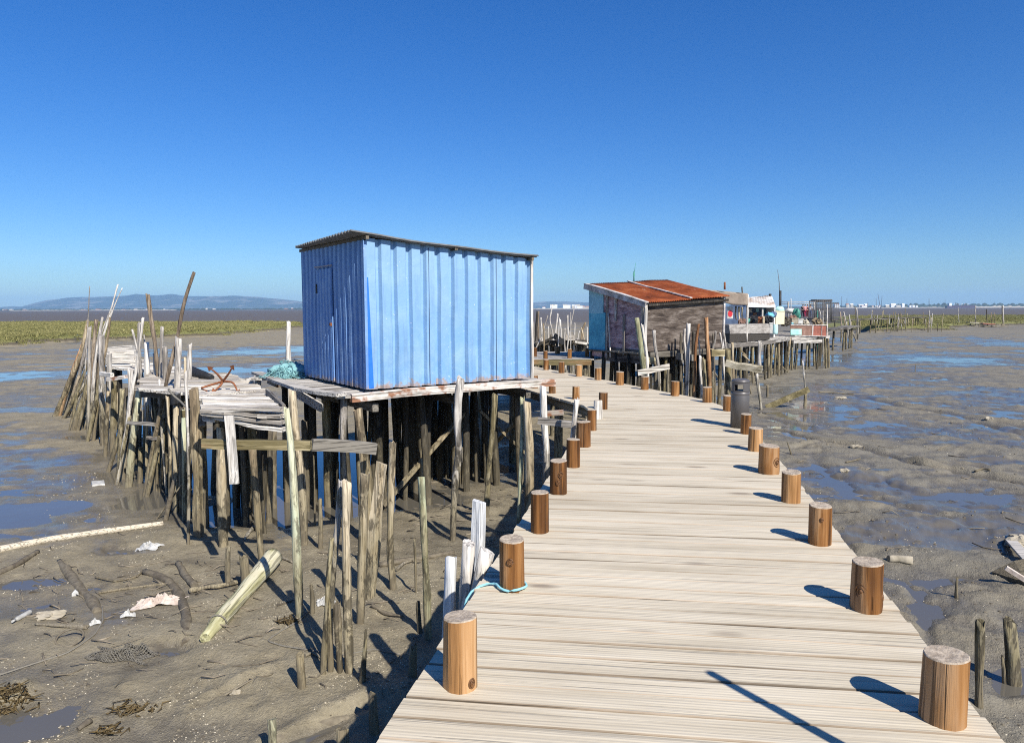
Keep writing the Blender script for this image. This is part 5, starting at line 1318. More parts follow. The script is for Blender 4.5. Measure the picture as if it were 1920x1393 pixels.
b = MB(); b.tube([h2(-.03, -.03, .3), h2(-.03, -.03, 1.0), h2(-.01, -.03, zc + .02)], [.05, .045], 8, .06, step=.2); b.build('corner_post', M['white'], rh)
b = MB(); b.beam(h2(W2 + .01, -.02, HZ - .1), h2(W2 + .01, -.02, zr + .02), .07, .06, up=gu); b.build('corner_post', M['flaky'], rh)
# roof in two corrugated sheets with a pale joint strip, fascia boards
def rz_at(u, v): return zc + (zr - zc) * u / W2 + (zl - zc) * v / G2 + .04
def roofsheet(u0, u1, lift, nm):
    b = MB(); rows = []
    for v in np.linspace(-.14, G2 + .12, 9):
        rows.append([h2(u, v, rz_at(u, v) + lift + .016 * math.sin(2 * math.pi * u / .076) + .02 * float(vnoise(np.array([u * 1.5]), np.array([v * 1.5]), 9))) for u in np.linspace(u0, u1, int((u1 - u0) / .0127))])
    b.grid(rows); b.build(nm, M['rust_roof'], rh, origin=h2(0, 0, zc), rz=wa, solid=.012)
roofsheet(-.12, W2 * .52, 0, 'roof'); roofsheet(W2 * .50, W2 + .14, .025, 'roof')
for u, w, zz in ((W2 * .51, .11, .045), (-.10, .16, .02)):
    b = MB(); b.beam(h2(u, -.15, rz_at(u, -.15) + zz), h2(u, G2 + .13, rz_at(u, G2 + .13) + zz), w, .03, n=6, warp=.01); b.build('roof_strip', M['flaky'], rh, rz=ga)
b = MB(); b.beam(h2(-.15, -.16, rz_at(-.1, -.16) - .06), h2(-.15, G2 + .14, rz_at(-.1, G2 + .14) - .07), .035, .16, n=6, warp=.006); b.build('fascia', M['flaky'], rh, rz=ga)
b = MB(); b.beam(h2(.0, -.10, rz_at(0, -.1) - .09), h2(W2 + .1, -.10, rz_at(W2, -.1) - .09), .05, .07, n=4); b.build('eaves_beam', M['dark'], rh, rz=wa)
b = MB(); b.beam(at_y(1269, 668, 20.9), at_y(1303, 671, 21.2), .1, .19); b.build('floor_beam', M['darkbeam_x'], rh, rz=.3)
b = MB(); b.beam(h2(.1, -.06, HZ - .06), h2(W2, -.06, HZ - .06), .1, .17, n=4, warp=.01); b.build('floor_beam', M['darkbeam_x'], rh, rz=wa)
b = MB(); b.beam(at_y(1206, 675, 20.2), at_y(1229, 677, 20.2), .1, .2); b.build('floor_beam', M['mossbeam_x'], rh)
b = MB(); plank_floor(b, [(p.x, p.y) for p in (h2(-.1, 0, 0), h2(W2 + .1, 0, 0), h2(W2 + .1, G2, 0), h2(-.1, G2, 0))], wa, HZ, .2, .01, .05); b.build('floor', M['darkbeam_x'], rh, rz=wa)
r2 = random.Random(8)
for i in range(9):
    for j in range(5):
        p = h2(W2 * (i + .1 + r2.uniform(-.2, .2)) / 8, G2 * (j + .1) / 4.2, 0)
        b = MB(); b.tube([Vector((p.x + r2.uniform(-.1, .1), p.y, mud_z(p.x, p.y) - .4)), Vector((p.x, p.y, HZ - .05))], [.07, .06], 8, .07, step=.3); b.build('support_pile', M[r2.choice(['shade_pile', 'shade_pile', 'dark']) if j else r2.choice(['mossy', 'dark'])], rh)
# planks and box around it
p0, p1 = at_y(1196, 699, 18.9), at_y(1255, 687, 19.2)
b = MB(); b.beam(p0, p1, .03, .15, n=4, warp=.006); tag(b.build('plank', M['plank_x'], rz=.3), 'pale loose plank tilted below the purple gable', 'plank')
b = MB(); b.beam(at_y(1361, 680, 19.3), at_y(1429, 694, 18.9), .16, .19, n=6, warp=.02, ch=.04); tag(b.build('beam', M['palebeam'], rz=-.1), 'thick pale eroded beam on posts above the litter bin', 'beam')
bx = thing('crate', 'grey-green wooden crate with coiled rope beside the rusty-roofed hut', 'crate', at_y(1346, 668, 21.1))
cx_ = at_y(1346, 661, 21.2)
b = MB()
for dx, dy, sx_, sy_ in ((0, -.2, .48, .03), (0, .2, .48, .03), (-.225, 0, .03, .37), (.225, 0, .03, .37)): b.box(cx_ + Vector((dx, dy, 0)), (sx_, sy_, .2))
b.box(cx_ + Vector((0, 0, -.09)), (.42, .37, .02)); b.build('box', M['mossbeam_x'], bx)
b = MB(); pts = [cx_ + Vector(((.17 - .002 * i) * math.cos(i * .5), (.14 - .001 * i) * math.sin(i * .5), .06 + .0012 * i)) for i in range(50)]; b.tube(pts, .014, 6); tag(b.build('rope', M['rope_grey']), 'grey rope coiled in the wooden crate by the hut', 'rope')
b = MB(); b.beam(on_mud(1350, 712) + Vector((0, 0, -.05)), at_y(1334, 690, 23), .05, .05); tag(b.build('prop', M['grey']), 'thin pale prop slanting into the mud behind the crate', 'prop')
# wire spinner on the roof
b = MB(); pz = h2(W2 * .55, G2, 2.5); b.tube([pz, pz + Vector((.0, 0, .35))], .02, 6); b.tube([pz + Vector((0, 0, .2)), pz + Vector((.05, 0, .62))], [.012, .006], 6); b.box(pz + Vector((.0, 0, .24)), (.06, .02, .09)); tag(b.build('mast', M['seagreen']), 'thin green mast on the rusty roof ridge', 'mast')

# ================================================================== THE FISHING PIER BEYOND
fpier = thing('fishing_pier', 'rickety plank pier on many stakes beyond the rusty-roofed hut', 'pier', at_y(1470, 640, 36))
QZ = .12
def pz_(px, py, z): p = on_z(px, py, z); return (p.x, p.y)
ppoly = [at_y(1366, 640, 30.0), at_y(1452, 640, 34.5), at_y(1482, 636, 38), at_y(1552, 634, 40), at_y(1552, 634, 44), at_y(1462, 634, 43), at_y(1366, 634, 36)]
b = MB(); plank_floor(b, [(p.x, p.y) for p in ppoly], .1, QZ, .2, .015, .05, jit=.06, zj=.012); b.build('decking', M['greyplank_x'], fpier, rz=.1)
for (xa, Ya, xb, Yb, z) in ((1366, 30, 1452, 34.4, QZ - .1), (1452, 34.4, 1482, 38, QZ - .1), (1482, 37.9, 1554, 39.9, QZ - .11), (1486, 37.8, 1540, 39.2, QZ - .3)):
    p0 = at_y(xa, 640, Ya); p1 = at_y(xb, 640, Yb); p0.z = p1.z = z
    b = MB(); b.beam(p0, p1, .12, .17, n=5, warp=.02); b.build('edge_beam', M['greyplank_x'], fpier, rz=math.atan2(p1.y - p0.y, p1.x - p0.x))
for (px, Y, w, mt) in ((1374, 30.3, .1, 'tan'), (1388, 31, .1, 'mossy'), (1400, 31.8, .08, 'dark'), (1411, 32.3, .11, 'mossy'), (1423, 32.8, .09, 'mossy'), (1434, 33.4, .09, 'dark'), (1441, 33.8, .13, 'tan'), (1450, 34.4, .1, 'mossy'), (1460, 35.6, .12, 'tan'), (1467, 36.2, .08, 'dark'), (1475, 37, .1, 'dark'), (1481, 37.8, .14, 'tan'), (1485, 38.2, .1, 'mossy'), (1496, 38.6, .1, 'mossy'), (1514, 38.8, .1, 'mossy'), (1518, 40.6, .1, 'dark'), (1535, 39.2, .1, 'dark'), (1546, 39.6, .1, 'mossy'), (1552, 40, .11, 'tan'), (1380, 33, .1, 'dark'), (1395, 34.5, .1, 'dark'), (1415, 36, .1, 'dark'), (1440, 37.5, .1, 'dark'), (1455, 39, .1, 'dark'), (1470, 41, .1, 'dark'), (1505, 42, .1, 'dark')):
    tp = at_y(px, 640, Y); tp.z = QZ - .05; bt = tp + Vector((random.uniform(-.15, .15), 0, 0)); bt.z = mud_z(bt.x, bt.y) - .3
    b = MB(); b.tube([bt, (bt + tp) / 2 + Vector((random.uniform(-.05, .05), 0, 0)), tp], [w * .62, w * .5], 8, .09, step=.3); b.build('support_pile', M[mt if mt != 'dark' else 'shade_pile'], fpier)
for pa, pb_, Y in (((1445, 668), (1478, 698), 36.5), ((1400, 668), (1384, 652), 31.5), ((1392, 664), (1405, 676), 31.5)):
    b = MB(); b.beam(at_y(*pa, Y), at_y(*pb_, Y), .12, .06); b.build('brace', M['tan'], fpier)
# canvas-fronted shelter
sh = thing('canvas_shelter', 'flat-topped shelter with plain brown canvas front behind the rusty roof', 'shelter', at_y(1365, 630, 32))
def quad_slab(pts, th, dirv, name, mat, par):
    b = MB(); d = Vector(dirv) * th; b.hexa(list(pts) + [p + d for p in pts], .5)
    b.F = [tuple(f) for f in b.F]; return b.build(name, M[mat], par)
b = MB(); rows = []
for f in np.linspace(0, 1, 8):
    rows.append([at_y(1308 + 94 * g, 543 + 8.5 * max(0, (g - .1)) + (562 + 12 * g + 1.2 * math.sin(g * 11) - 543 - 8.5 * max(0, g - .1)) * f, 31.6 + .04 * math.sin(g * 17 + f * 2)) for g in np.linspace(0, 1, 24)])
b.grid(rows); b.build('canvas_front', M['canvas'], sh, solid=.02)
b = MB(); rows = []
for k, Y in ((0, 31.6), (1, 34.5)): rows.append([at_y(1308 + 94 * g, 543 + 8.5 * max(0, g - .1) + 1.0 * k, 31.6) + Vector((0, Y - 31.6, .0)) for g in np.linspace(0, 1, 24)])
b.grid(rows); b.build('canvas_roof', M['canvas'], sh, solid=.02)
for px, Y in ((1358, 31.7), (1402, 31.7), (1402, 34.3), (1340, 34.3)):
    tp = at_y(px, 552, Y); bt = Vector((tp.x, tp.y, QZ)); b = MB(); b.tube([bt, tp], .05, 8, .05, step=.3); b.build('corner_post', M['grey'], sh)
p0 = at_y(1352, 575, 33.6); p1 = at_y(1402, 575, 33.9); b = MB(); b.hexa([Vector((p0.x, p0.y, QZ)), Vector((p1.x, p1.y, QZ)), Vector((p1.x, p1.y + .05, QZ)), Vector((p0.x, p0.y + .05, QZ)), p0, p1, p1 + Vector((0, .05, 0)), p0 + Vector((0, .05, 0))]); b.build('back_boards', M['navy'], sh)
b = MB(); b.tube([at_y(1359, 543, 32.5), at_y(1359, 529, 32.5)], [.045, .04], 8, .05); b.build('vent_pipe', M['rust'], sh)
b = MB(); b.tube([at_y(1392, 551, 32.6), at_y(1391, 538, 32.6)], [.03, .03], 6, .05); b.build('vent_pipe', M['dark'], sh)
# white board with a red disc
sg = thing('sign', 'white board with big red disc hung under the canvas shelter', 'sign', at_y(1369, 597, 31.9))
p = at_y(1369, 586.5, 31.9); b = MB(); b.box(p, (.25, .03, .52)); b.build('board', M['white_plastic'], sg)
b = MB(); seg = 28; cc = p + Vector((0, -.021, -.04)); b.V = [cc + Vector((.105 * math.cos(2 * math.pi * j / seg), dy, .15 * math.sin(2 * math.pi * j / seg))) for dy in (0, .008) for j in range(seg)]
b.face(list(range(seg)), .5, False, 0)
for j in range(seg): b.face([j, seg + j, seg + (j + 1) % seg, (j + 1) % seg], .5, False, 0)
b.build('red_disc', M['red_dot'], sg)
for k in range(3):
    o = MB(); o.tube([at_y(1380 + 6 * k, 574 + k, 31.9), at_y(1379 + 6 * k, 590, 31.9), at_y(1381 + 6 * k, 600, 31.9)], [.05, .03, .02], 7, .3, step=.08)
    tag(o.build('rope_bundle', M['tan' if k else 'rope_grey']), f'hanging brown rope bundle under the canvas shelter, {nth(k + 1)} from the sign', 'rope bundle', 'rope bundles under the canvas shelter')
# white-roofed cabin with dark open front
cbn = thing('fishing_hut', 'white gabled hut with stained roof and dark open front on the far pier', 'hut', at_y(1430, 630, 37))
def Q(px, py, Y): return at_y(px, py, Y)
Yf, Yk = 36.5, 39.5
eL, eR = Q(1402, 573, Yf), Q(1453, 573, Yf); rL, rR = Q(1403, 558, Yf + 1.6), Q(1446, 555, Yf + 1.6)
kL, kR = eL + Vector((0, 3.0, 0)), eR + Vector((0, 3.0, 0))
b = MB(); rows = []
for f in np.linspace(0, 1, 7): rows.append([(eL.lerp(eR, g)).lerp(rL.lerp(rR, g), f) + Vector((0, 0, .006 * math.sin(g * 60) + .03 * math.sin(f * 9 + g * 6))) for g in np.linspace(-.01, 1.0, 60)])
b.grid(rows); rows = [[rL.lerp(rR, g) for g in np.linspace(0, 1, 20)], [kL.lerp(kR, g) for g in np.linspace(0, 1, 20)]]; b.grid(rows); b.build('roof', M['whiteroof'], cbn, solid=.04)
b = MB(); b.beam(eL + Vector((0, -.03, -.03)), eR + Vector((0, -.03, -.03)), .05, .12, n=4, warp=.012); b.build('fascia', M['white_wall'], cbn)
for p_, nm in ((eR, 'gable_wall'), (eL, 'gable_wall')):
    q_ = rR if p_ is eR else rL; k_ = kR if p_ is eR else kL
    d = Vector((.05 if p_ is eR else -.05, 0, 0)); b = MB()
    ring = [Vector((p_.x, p_.y + .05, QZ)), Vector((k_.x, k_.y, QZ)), k_ - Vector((0, 0, .02)), q_ - Vector((0, 0, .03)), p_ + Vector((0, .05, -.02))]
    b.V = ring + [v + d for v in ring]; b.face([0, 1, 2, 3, 4], .5, False, 0); b.face([9, 8, 7, 6, 5], .5, False, 0)
    for j in range(5): b.face([j, (j + 1) % 5, 5 + (j + 1) % 5, 5 + j], .5, False, 0)
    b.build(nm, M['white_wall'], cbn)
b = MB(); b.hexa([Vector((eL.x, Yf + 1.2, QZ)), Vector((eR.x, Yf + 1.2, QZ)), Vector((eR.x, Yf + 1.26, QZ)), Vector((eL.x, Yf + 1.26, QZ)), Vector((eL.x, Yf + 1.2, eL.z)), Vector((eR.x, Yf + 1.2, eL.z)), Vector((eR.x, Yf + 1.26, eL.z)), Vector((eL.x, Yf + 1.26, eL.z))]); fw = b.build('front_wall', M['navy'], cbn)
for (xa, ya, xb, yb, mt) in ((1404, 579, 1410, 586, 'white_plastic'), (1417, 578, 1423, 585, 'teal_pale'), (1430, 577, 1433, 600, 'teal'), (1412, 586, 1419, 596, 'brownwall')):
    p0 = Q(xa, yb, Yf + 1.17); p1 = Q(xb, ya, Yf + 1.17); b = MB(); b.box((p0 + p1) / 2, (abs(p1.x - p0.x), .04, abs(p1.z - p0.z))); b.build('panel', M[mt], fw)
for px in (1403, 1430, 1452):
    t_ = Q(px, 574, Yf + .1); b = MB(); b.tube([Vector((t_.x, t_.y, QZ)), t_], .045, 8, .05, step=.3); b.build('porch_post', M['grey'], cbn)
b = MB(); b.tube([Q(1444, 556, 38), Q(1444, 551, 38)], .07, 8); b.build('chimney', M['black'], cbn)
# black flue and aerial
b = MB(); b.tube([Q(1463, 590, 38.5), Q(1463, 545, 38.5)], .065, 10); tag(b.build('flue_pipe', M['black']), 'thick black flue pipe beside the white gabled hut', 'pipe')
b = MB(); b.tube([Q(1462, 560, 39), Q(1461, 530, 39), Q(1458, 506, 39)], [.03, .018, .012], 6); tag(b.build('aerial', M['wire']), 'thin tall aerial above the white gabled hut', 'aerial')
# grey plank chest, crates and clutter on the pier
ch = thing('plank_chest', 'long grey plank chest with sloping lid on the near pier edge', 'chest', at_y(1405, 640, 31.5))
a0, a1 = at_y(1369, 626, 30.4), at_y(1444, 625, 33.6)
b = MB(); d = Vector((0, .8, 0)); t0, t1 = at_y(1367, 609, 30.4), at_y(1442, 607, 33.6)
b.hexa([a0, a1, a1 + d, a0 + d, t0, t1, t1 + d, t0 + d]); b.build('lid', M['greyboard'], ch, rz=.5)
f0, f1 = Vector((a0.x, a0.y + .05, QZ + .03)), Vector((a1.x, a1.y + .05, QZ + .03))
b = MB(); b.hexa([f0, f1, f1 + d, f0 + d, a0 + Vector((0, .05, -.01)), a1 + Vector((0, .05, -.01)), a1 + d - Vector((0, 0, .01)), a0 + d - Vector((0, 0, .01))]); b.build('front', M['darkbeam_x'], ch, rz=.5)
def crate(px, py0, py1, Y, wpx, mat, lab, nm='crate', dep=.5):
    p0 = at_y(px, py1, Y); p1 = at_y(px, py0, Y); w = wpx / FPX * Y; t = thing(nm, lab, nm.replace('_', ' '), p0)
    b = MB(); b.box((p0 + p1) / 2 + Vector((0, dep / 2, 0)), (w, dep, p1.z - p0.z)); b.build('body', M[mat], t)
    b = MB(); z1 = p1.z; c = Vector((p1.x, p1.y + dep / 2, 0))
    for dx, dy, sx_, sy_ in ((0, -dep / 2, w + .03, .03), (0, dep / 2, w + .03, .03), (-w / 2, 0, .03, dep), (w / 2, 0, .03, dep)): b.box(c + Vector((dx, dy, z1)), (sx_, sy_, .05))
    b.build('rim', M[mat], t); return t
crate(1463, 584, 608, 36.6, 16, 'yellow', 'tall pale yellow plastic box beside the white gabled hut', 'fish_box')
t = thing('barrel', 'pale turquoise plastic drum under the yellow box', 'barrel', Q(1453, 626, 36)); c_ = Q(1453, 626, 36)
b = MB(); b.lathe([(.12, 0), (.14, .1), (.14, .4), (.12, .47), (.12, .5)], Vector((c_.x, c_.y, c_.z - .02)), 18); b.build('body', M['turq'], t)
b = MB(); b.blob(Q(1462, 580, 36.8), (.22, .2, .16), 2, .12, 7); tag(b.build('sack', M['turq']), 'pale turquoise sack on top of the yellow box', 'sack')
crate(1446, 606, 625, 35.4, 6, 'white_plastic', 'narrow white plastic box left of the turquoise drum', 'fish_box', .3)
b = MB(); b.blob(Q(1443, 592, 35.8), (.2, .2, .16), 4, .3, 7); tag(b.build('net_heap', M['teal']), 'blue net heap piled beside the yellow box', 'net')
crate(1491, 597, 607, 38.4, 12, 'stone', 'grey crate standing on the pier beyond the mint board', 'fish_box')
crate(1501, 599, 607, 38.4, 9, 'white_plastic', 'white crate on the pier next to a grey crate', 'fish_box')
b = MB(); b.blob(Q(1481, 606.5, 38.2), (.18, .18, .06), 4, .3, 7); tag(b.build('tarpaulin', M['rope_cyan']), 'bright cyan folded tarpaulin on the pier corner', 'tarpaulin')
b = MB(); b.blob(Q(1494, 588, 38.8), (.2, .2, .26), 6, .3, 8); tag(b.build('net_heap', M['seagreen']), 'dark green and white net heap on the far pier', 'net')
b = MB(); b.blob(Q(1480, 583, 39), (.26, .2, .14), 5, .25, 7); tag(b.build('sack', M['white_plastic']), 'white sack draped between yellow box and net heap', 'sack')
b = MB(); b.tube([Q(1399, 608, 33), Q(1405, 598, 33)], [.1, .06], 8, .2); tag(b.build('chair', M['seagreen']), 'green plastic seat behind the plank chest', 'chair')
b = MB(); b.tube([Q(1431, 608, 33.5), Q(1432, 593, 33.5)], [.06, .03], 7, .2, step=.1); tag(b.build('stump', M['tan']), 'tan wooden stub behind the plank chest', 'stub')
# red boarded wall
rw = thing('boarded_wall', 'low brown and red boarded wall with white battens on the pier end', 'wall', Q(1517, 631, 38.4))
def wallpiece(xa, xb, Ya, Yb, ya0, ya1, yb0, yb1, nm, mt):
    p = [Q(xa, ya1, Ya), Q(xb, yb1, Yb), Q(xb, yb1, Yb) + Vector((0, .06, 0)), Q(xa, ya1, Ya) + Vector((0, .06, 0)), Q(xa, ya0, Ya), Q(xb, yb0, Yb), Q(xb, yb0, Yb) + Vector((0, .06, 0)), Q(xa, ya0, Ya) + Vector((0, .06, 0))]
    b = MB(); b.hexa(p, .5); return b.build(nm, M[mt], rw)
wallpiece(1482, 1524, 38.0, 38.9, 610, 628.5, 610, 629.5, 'board_panel', 'brownwall'); wallpiece(1524, 1552, 38.92, 39.6, 610.5, 630, 611, 630.5, 'board_panel', 'redwall')
wallpiece(1482.5, 1503, 37.97, 38.4, 617, 628, 617, 628, 'mint_board', 'mint')
for xa, xb, ya, yb, Y in ((1522.5, 1525, 609, 631, 38.86), (1540, 1541.5, 611, 630, 39.25), (1549.5, 1552, 610, 631, 39.5)):
    p0 = Q(xa, yb, Y); p1 = Q(xb, ya, Y); b = MB(); b.box((p0 + p1) / 2, (p1.x - p0.x, .04, p1.z - p0.z)); b.build('batten', M['flaky'], rw)
for xa, ya, Ya, xb, yb, Yb in ((1482, 609, 37.98, 1552, 610, 39.55), (1490, 629, 37.98, 1552, 631, 39.55)):
    b = MB(); b.beam(Q(xa, ya, Ya), Q(xb, yb, Yb), .05, .04, n=4, warp=.008); b.build('rail', M['flaky'], rw, rz=.35)
# stacked wire cages
cg = thing('net_cage', 'tall stack of dark wire cages on the pier end', 'cage', Q(1548, 604, 44))
for (xa, xb, ya, yb, Y) in ((1528, 1558, 564, 603, 43.5), (1559, 1572.5, 568, 603, 44.2), (1532, 1560, 562, 566, 45.0)):
    b = MB(); p0 = Q(xa, yb, Y); p1 = Q(xb, ya, Y)
    for y_ in (0, .9):
        nz = max(3, int((p1.z - p0.z) / .075))
        for i in range(nz + 1):
            z_ = p0.z + (p1.z - p0.z) * i / nz + random.uniform(-.015, .015); b.tube([(p0.x, p0.y + y_, z_), (p1.x, p0.y + y_, z_ + random.uniform(-.02, .02))], .014, 4)
        for zc_ in (p0.z, p1.z):
            if y_ == 0: b.tube([(p0.x, p0.y, zc_), (p0.x, p0.y + .9, zc_)], .02, 4); b.tube([(p1.x, p0.y, zc_), (p1.x, p0.y + .9, zc_)], .02, 4)
        nx_ = max(3, int((p1.x - p0.x) / .11))
        for i in range(nx_ + 1):
            x_ = p0.x + (p1.x - p0.x) * i / nx_; b.tube([(x_, p0.y + y_, p0.z), (x_, p0.y + y_, p1.z)], .012 if i % 4 else .03, 4)
    b.build('cage', M['wire'], cg)
# clothes line frame behind
b = MB()
for px in (1478, 1527): b.tube([Q(px, 600, 45), Q(px, 566, 45)], .05, 7)
for y_ in (566.5, 570): b.tube([Q(1466, y_, 45), Q(1527, y_, 45)], .02, 5)
tag(b.build('drying_rack', M['grey']), 'long thin drying rack frame left of the wire cages', 'rack')
for i, (px, Y, top, bot, mt) in enumerate(((1551, 43, 571, 612, 'white'), (1543, 42.5, 583, 611, 'white'), (1539, 42.6, 580, 600, 'white'), (1533, 42, 582, 610, 'seagreen'), (1483, 41, 560, 600, 'white'))):
    S('F', ['pale tall stake', 'forked white branch', 'slim white prong', 'dark green upright', 'tall white rod'][i], [(px, 640), (px, (top + bot) / 2), (px - (3 if i == 2 else 0), top)], 2.2, 1.5, mt, Y=Y)

# ---- people standing far out on the last jetty
fj = thing('jetty', 'low distant plank jetty running along the right marsh edge', 'jetty', at_y(1600, 597, 85))
def jrun(pts, z, w=1.1):
    for (xa, Ya), (xb, Yb) in zip(pts, pts[1:]):
        p0 = at_y(xa, 590, Ya); p1 = at_y(xb, 590, Yb); p0.z = p1.z = z
        b = MB(); b.beam(p0, p1, w, .12, n=5, warp=.04); b.build('decking', M['darkbeam_x'], fj, rz=math.atan2(p1.y - p0.y, p1.x - p0.x))
        L = (p1 - p0).length
        for i in range(int(L / 1.5)):
            p = p0.lerp(p1, (i + random.random() * .7) / (L / 1.5)); p.y -= w * .4 * random.choice((-1, 1)); b = MB(); b.tube([Vector((p.x, p.y, mud_z(p.x, p.y) - .3)), Vector((p.x + random.uniform(-.1, .1), p.y, z - .03))], [.09, .075], 6, .06, step=.5); b.build('support_pile', M[random.choice(['dark', 'mossy', 'mossy'])], fj)
jrun([(1500, 100), (1545, 88), (1632, 92), (1658, 96)], .1); jrun([(1545, 52), (1575, 56), (1600, 62)], .0)
jrun([(1660, 96), (1700, 100), (1735, 108)], .15, .8)
def person(px, Y, z, face, shirt, trousers, lab, hgt=1.72):
    p = at_y(px, 590, Y); p.z = z + .06; k = hgt / 1.72
    t = thing('person', lab, 'person', p)
    def skin_mesh(name, verts, edges, radii, mat):
        me = bpy.data.meshes.new(name); me.from_pydata([tuple(Matrix.Rotation(face, 3, 'Z') @ Vector(v) * k) for v in verts], edges, []); me.materials.append(M[mat])
        o = bpy.data.objects.new(name, me); COL.objects.link(o); o.parent = t
        md = o.modifiers.new('skin', 'SKIN')
        for i, r_ in enumerate(radii): me.skin_vertices[0].data[i].radius = (r_[0] * k, r_[1] * k)
        me.skin_vertices[0].data[0].use_root = True
        s = o.modifiers.new('sub', 'SUBSURF'); s.levels = 1; s.render_levels = 1
        return o
    J = [(0, 0, .92), (0, 0, 1.15), (0, 0, 1.40), (0, 0, 1.50), (0, -.01, 1.60), (0, -.01, 1.70), (-.18, 0, 1.40), (-.23, -.02, 1.12), (-.21, -.12, .90), (.18, 0, 1.40), (.23, -.02, 1.12), (.21, -.12, .90), (-.09, 0, .88), (-.10, .0, .48), (-.10, .02, .07), (-.11, -.14, .03), (.09, 0, .88), (.11, 0, .48), (.12, .02, .07), (.13, -.14, .03)]
    E = [(0, 1), (1, 2), (2, 3), (3, 4), (4, 5), (2, 6), (6, 7), (7, 8), (2, 9), (9, 10), (10, 11), (0, 12), (12, 13), (13, 14), (14, 15), (0, 16), (16, 17), (17, 18), (18, 19)]
    rad = [(.14, .10), (.13, .09), (.13, .08), (.055, .055), (.078, .09), (.06, .07), (.055, .055), (.042, .042), (.03, .03), (.055, .055), (.042, .042), (.03, .03), (.085, .085), (.055, .055), (.04, .045), (.035, .03), (.085, .085), (.055, .055), (.04, .045), (.035, .03)]
    skin_mesh('body', J, E, rad, 'skin')
    gi = lambda ids: {v: i for i, v in enumerate(ids)}
    def sub(name, ids, grow, mat):
        m_ = gi(ids); skin_mesh(name, [J[i] for i in ids], [(m_[a], m_[c]) for a, c in E if a in m_ and c in m_], [(rad[i][0] + grow, rad[i][1] + grow) for i in ids], mat)
    sub('shirt', [0, 1, 2, 6, 7, 9, 10], .022, shirt); sub('trousers', [0, 12, 13, 14, 16, 17, 18], .018, trousers)
    b = MB(); b.blob(p + Matrix.Rotation(face, 3, 'Z') @ Vector((0, .015, 1.665)) * k, (.088 * k, .10 * k, .09 * k), 1, .05, 7); b.build('hair', M['hair'], t)
    b = MB(); b.tube([p + Matrix.Rotation(face, 3, 'Z') @ Vector((0, -.09, 1.62)) * k, p + Matrix.Rotation(face, 3, 'Z') @ Vector((0, -.115, 1.59)) * k], [.012, .016], 6); b.build('nose', M['skin'], t)
person(1509, 97, .25, R(200), 'pink', 'crimson', 'person in pink top and crimson trousers standing on the distant jetty')
person(1513.5, 99, .25, R(30), 'maroon', 'maroon', 'person in dark maroon clothes beside the pink top')
person(1505, 99.5, .25, R(170), 'blackcloth', 'blackcloth', 'person in black clothes left of the pink top')
person(1519, 96, .25, R(150), 'cotton', 'denim', 'person in white top and blue jeans right of the others')
# distant stakes along that jetty
rf = random.Random(17)
for (px, yb, yt, w, mt) in ((1575, 640, 585, 2.6, 'brown'), (1582, 640, 592, 2, 'tan'), (1592, 640, 590, 2.6, 'white'), (1581, 600, 585, 2.2, 'tan'), (1606, 637, 578, 2.4, 'grey'), (1603, 640, 575, 1.4, 'dark')):
    S('F', rf.choice(['tall stake', 'slim stake', 'grey pole']), [(px + (14 if px == 1592 else 2), yb), (px + 3, (yb + yt) / 2), (px, yt)], w * 1.2, w, mt)
S('F', 'long leaning white pole', [(1593, 642), (1589, 616), (1582, 585)], 2.4, 1.8, 'white')
for i in range(44):
    px = rf.choice([rf.uniform(1627, 1660), rf.uniform(1660, 1700), rf.uniform(1695, 1745), rf.uniform(1740, 1785)]); Y = rf.uniform(92, 112); hh = rf.uniform(.7, 2.6) * (1.15 if rf.random() < .25 else .8)
    f = at_y(px, 600, Y); f.z = mud_z(f.x, f.y); q0 = proj(f); q1 = proj(f + Vector((rf.uniform(-.2, .2), 0, hh + .4)))
    S('F', rf.choice(['thin grey stake', 'pale stake', 'mossy short stake', 'dark stake', 'white thin stake']), [q0, ((q0[0] + q1[0]) / 2, (q0[1] + q1[1]) / 2), q1], rf.uniform(1.0, 1.9), rf.uniform(.8, 1.4), rf.choice(['grey', 'white', 'mossy', 'tan', 'grey']), Y=Y)
for px, yt, yb, w, mt in ((1829, 574, 614, 1.9, 'grey'), (1881, 573, 613, 2.4, 'grey'), (1850, 580, 604, 1.8, 'dark'), (1859, 586, 606, 1.6, 'tan'), (1865, 587, 609, 1.4, 'tan'), (1797, 577, 604, 1.2, 'grey'), (1879, 574, 600, 1.4, 'dark')):
    S('F', 'tall lone stake' if yb - yt > 35 else 'low lone stake', [(px + 1, yb), (px, (yt + yb) / 2), (px - .5, yt)], w, w * .8, mt, Y=1340 * 3.4 / 37.5)
# low landing of loose boards below the right marsh
lr = thing('board_landing', 'low landing of pale, ochre and pink boards below the right marsh', 'landing', at_y(1846, 608, 118))
for xa, xb, ya, yb, dy, mt in ((1815, 1832, 604.5, 605.5, 0, 'white'), (1830, 1850, 605, 606.5, .6, 'tan'), (1840, 1862, 606.5, 608, 0, 'redwall'), (1858, 1880, 608, 608.5, .5, 'tan'), (1842, 1854, 612, 612, -.6, 'white'), (1857, 1872, 612, 612, -.6, 'white'), (1872, 1884, 612, 612, -.4, 'white')):
    b = MB(); b.beam(at_y(xa, ya, 118 + dy), at_y(xb, yb, 118 + dy), 1.0, .14, n=3, warp=.02); b.build('board', M[mt], lr)
for px in (1820, 1836, 1852, 1868, 1878):
    p = at_y(px, 607, 118); b = MB(); b.tube([Vector((p.x, p.y, mud_z(p.x, p.y) - .3)), p], [.09, .08], 6, .05, step=.4); b.build('support_pile', M['dark'], lr)
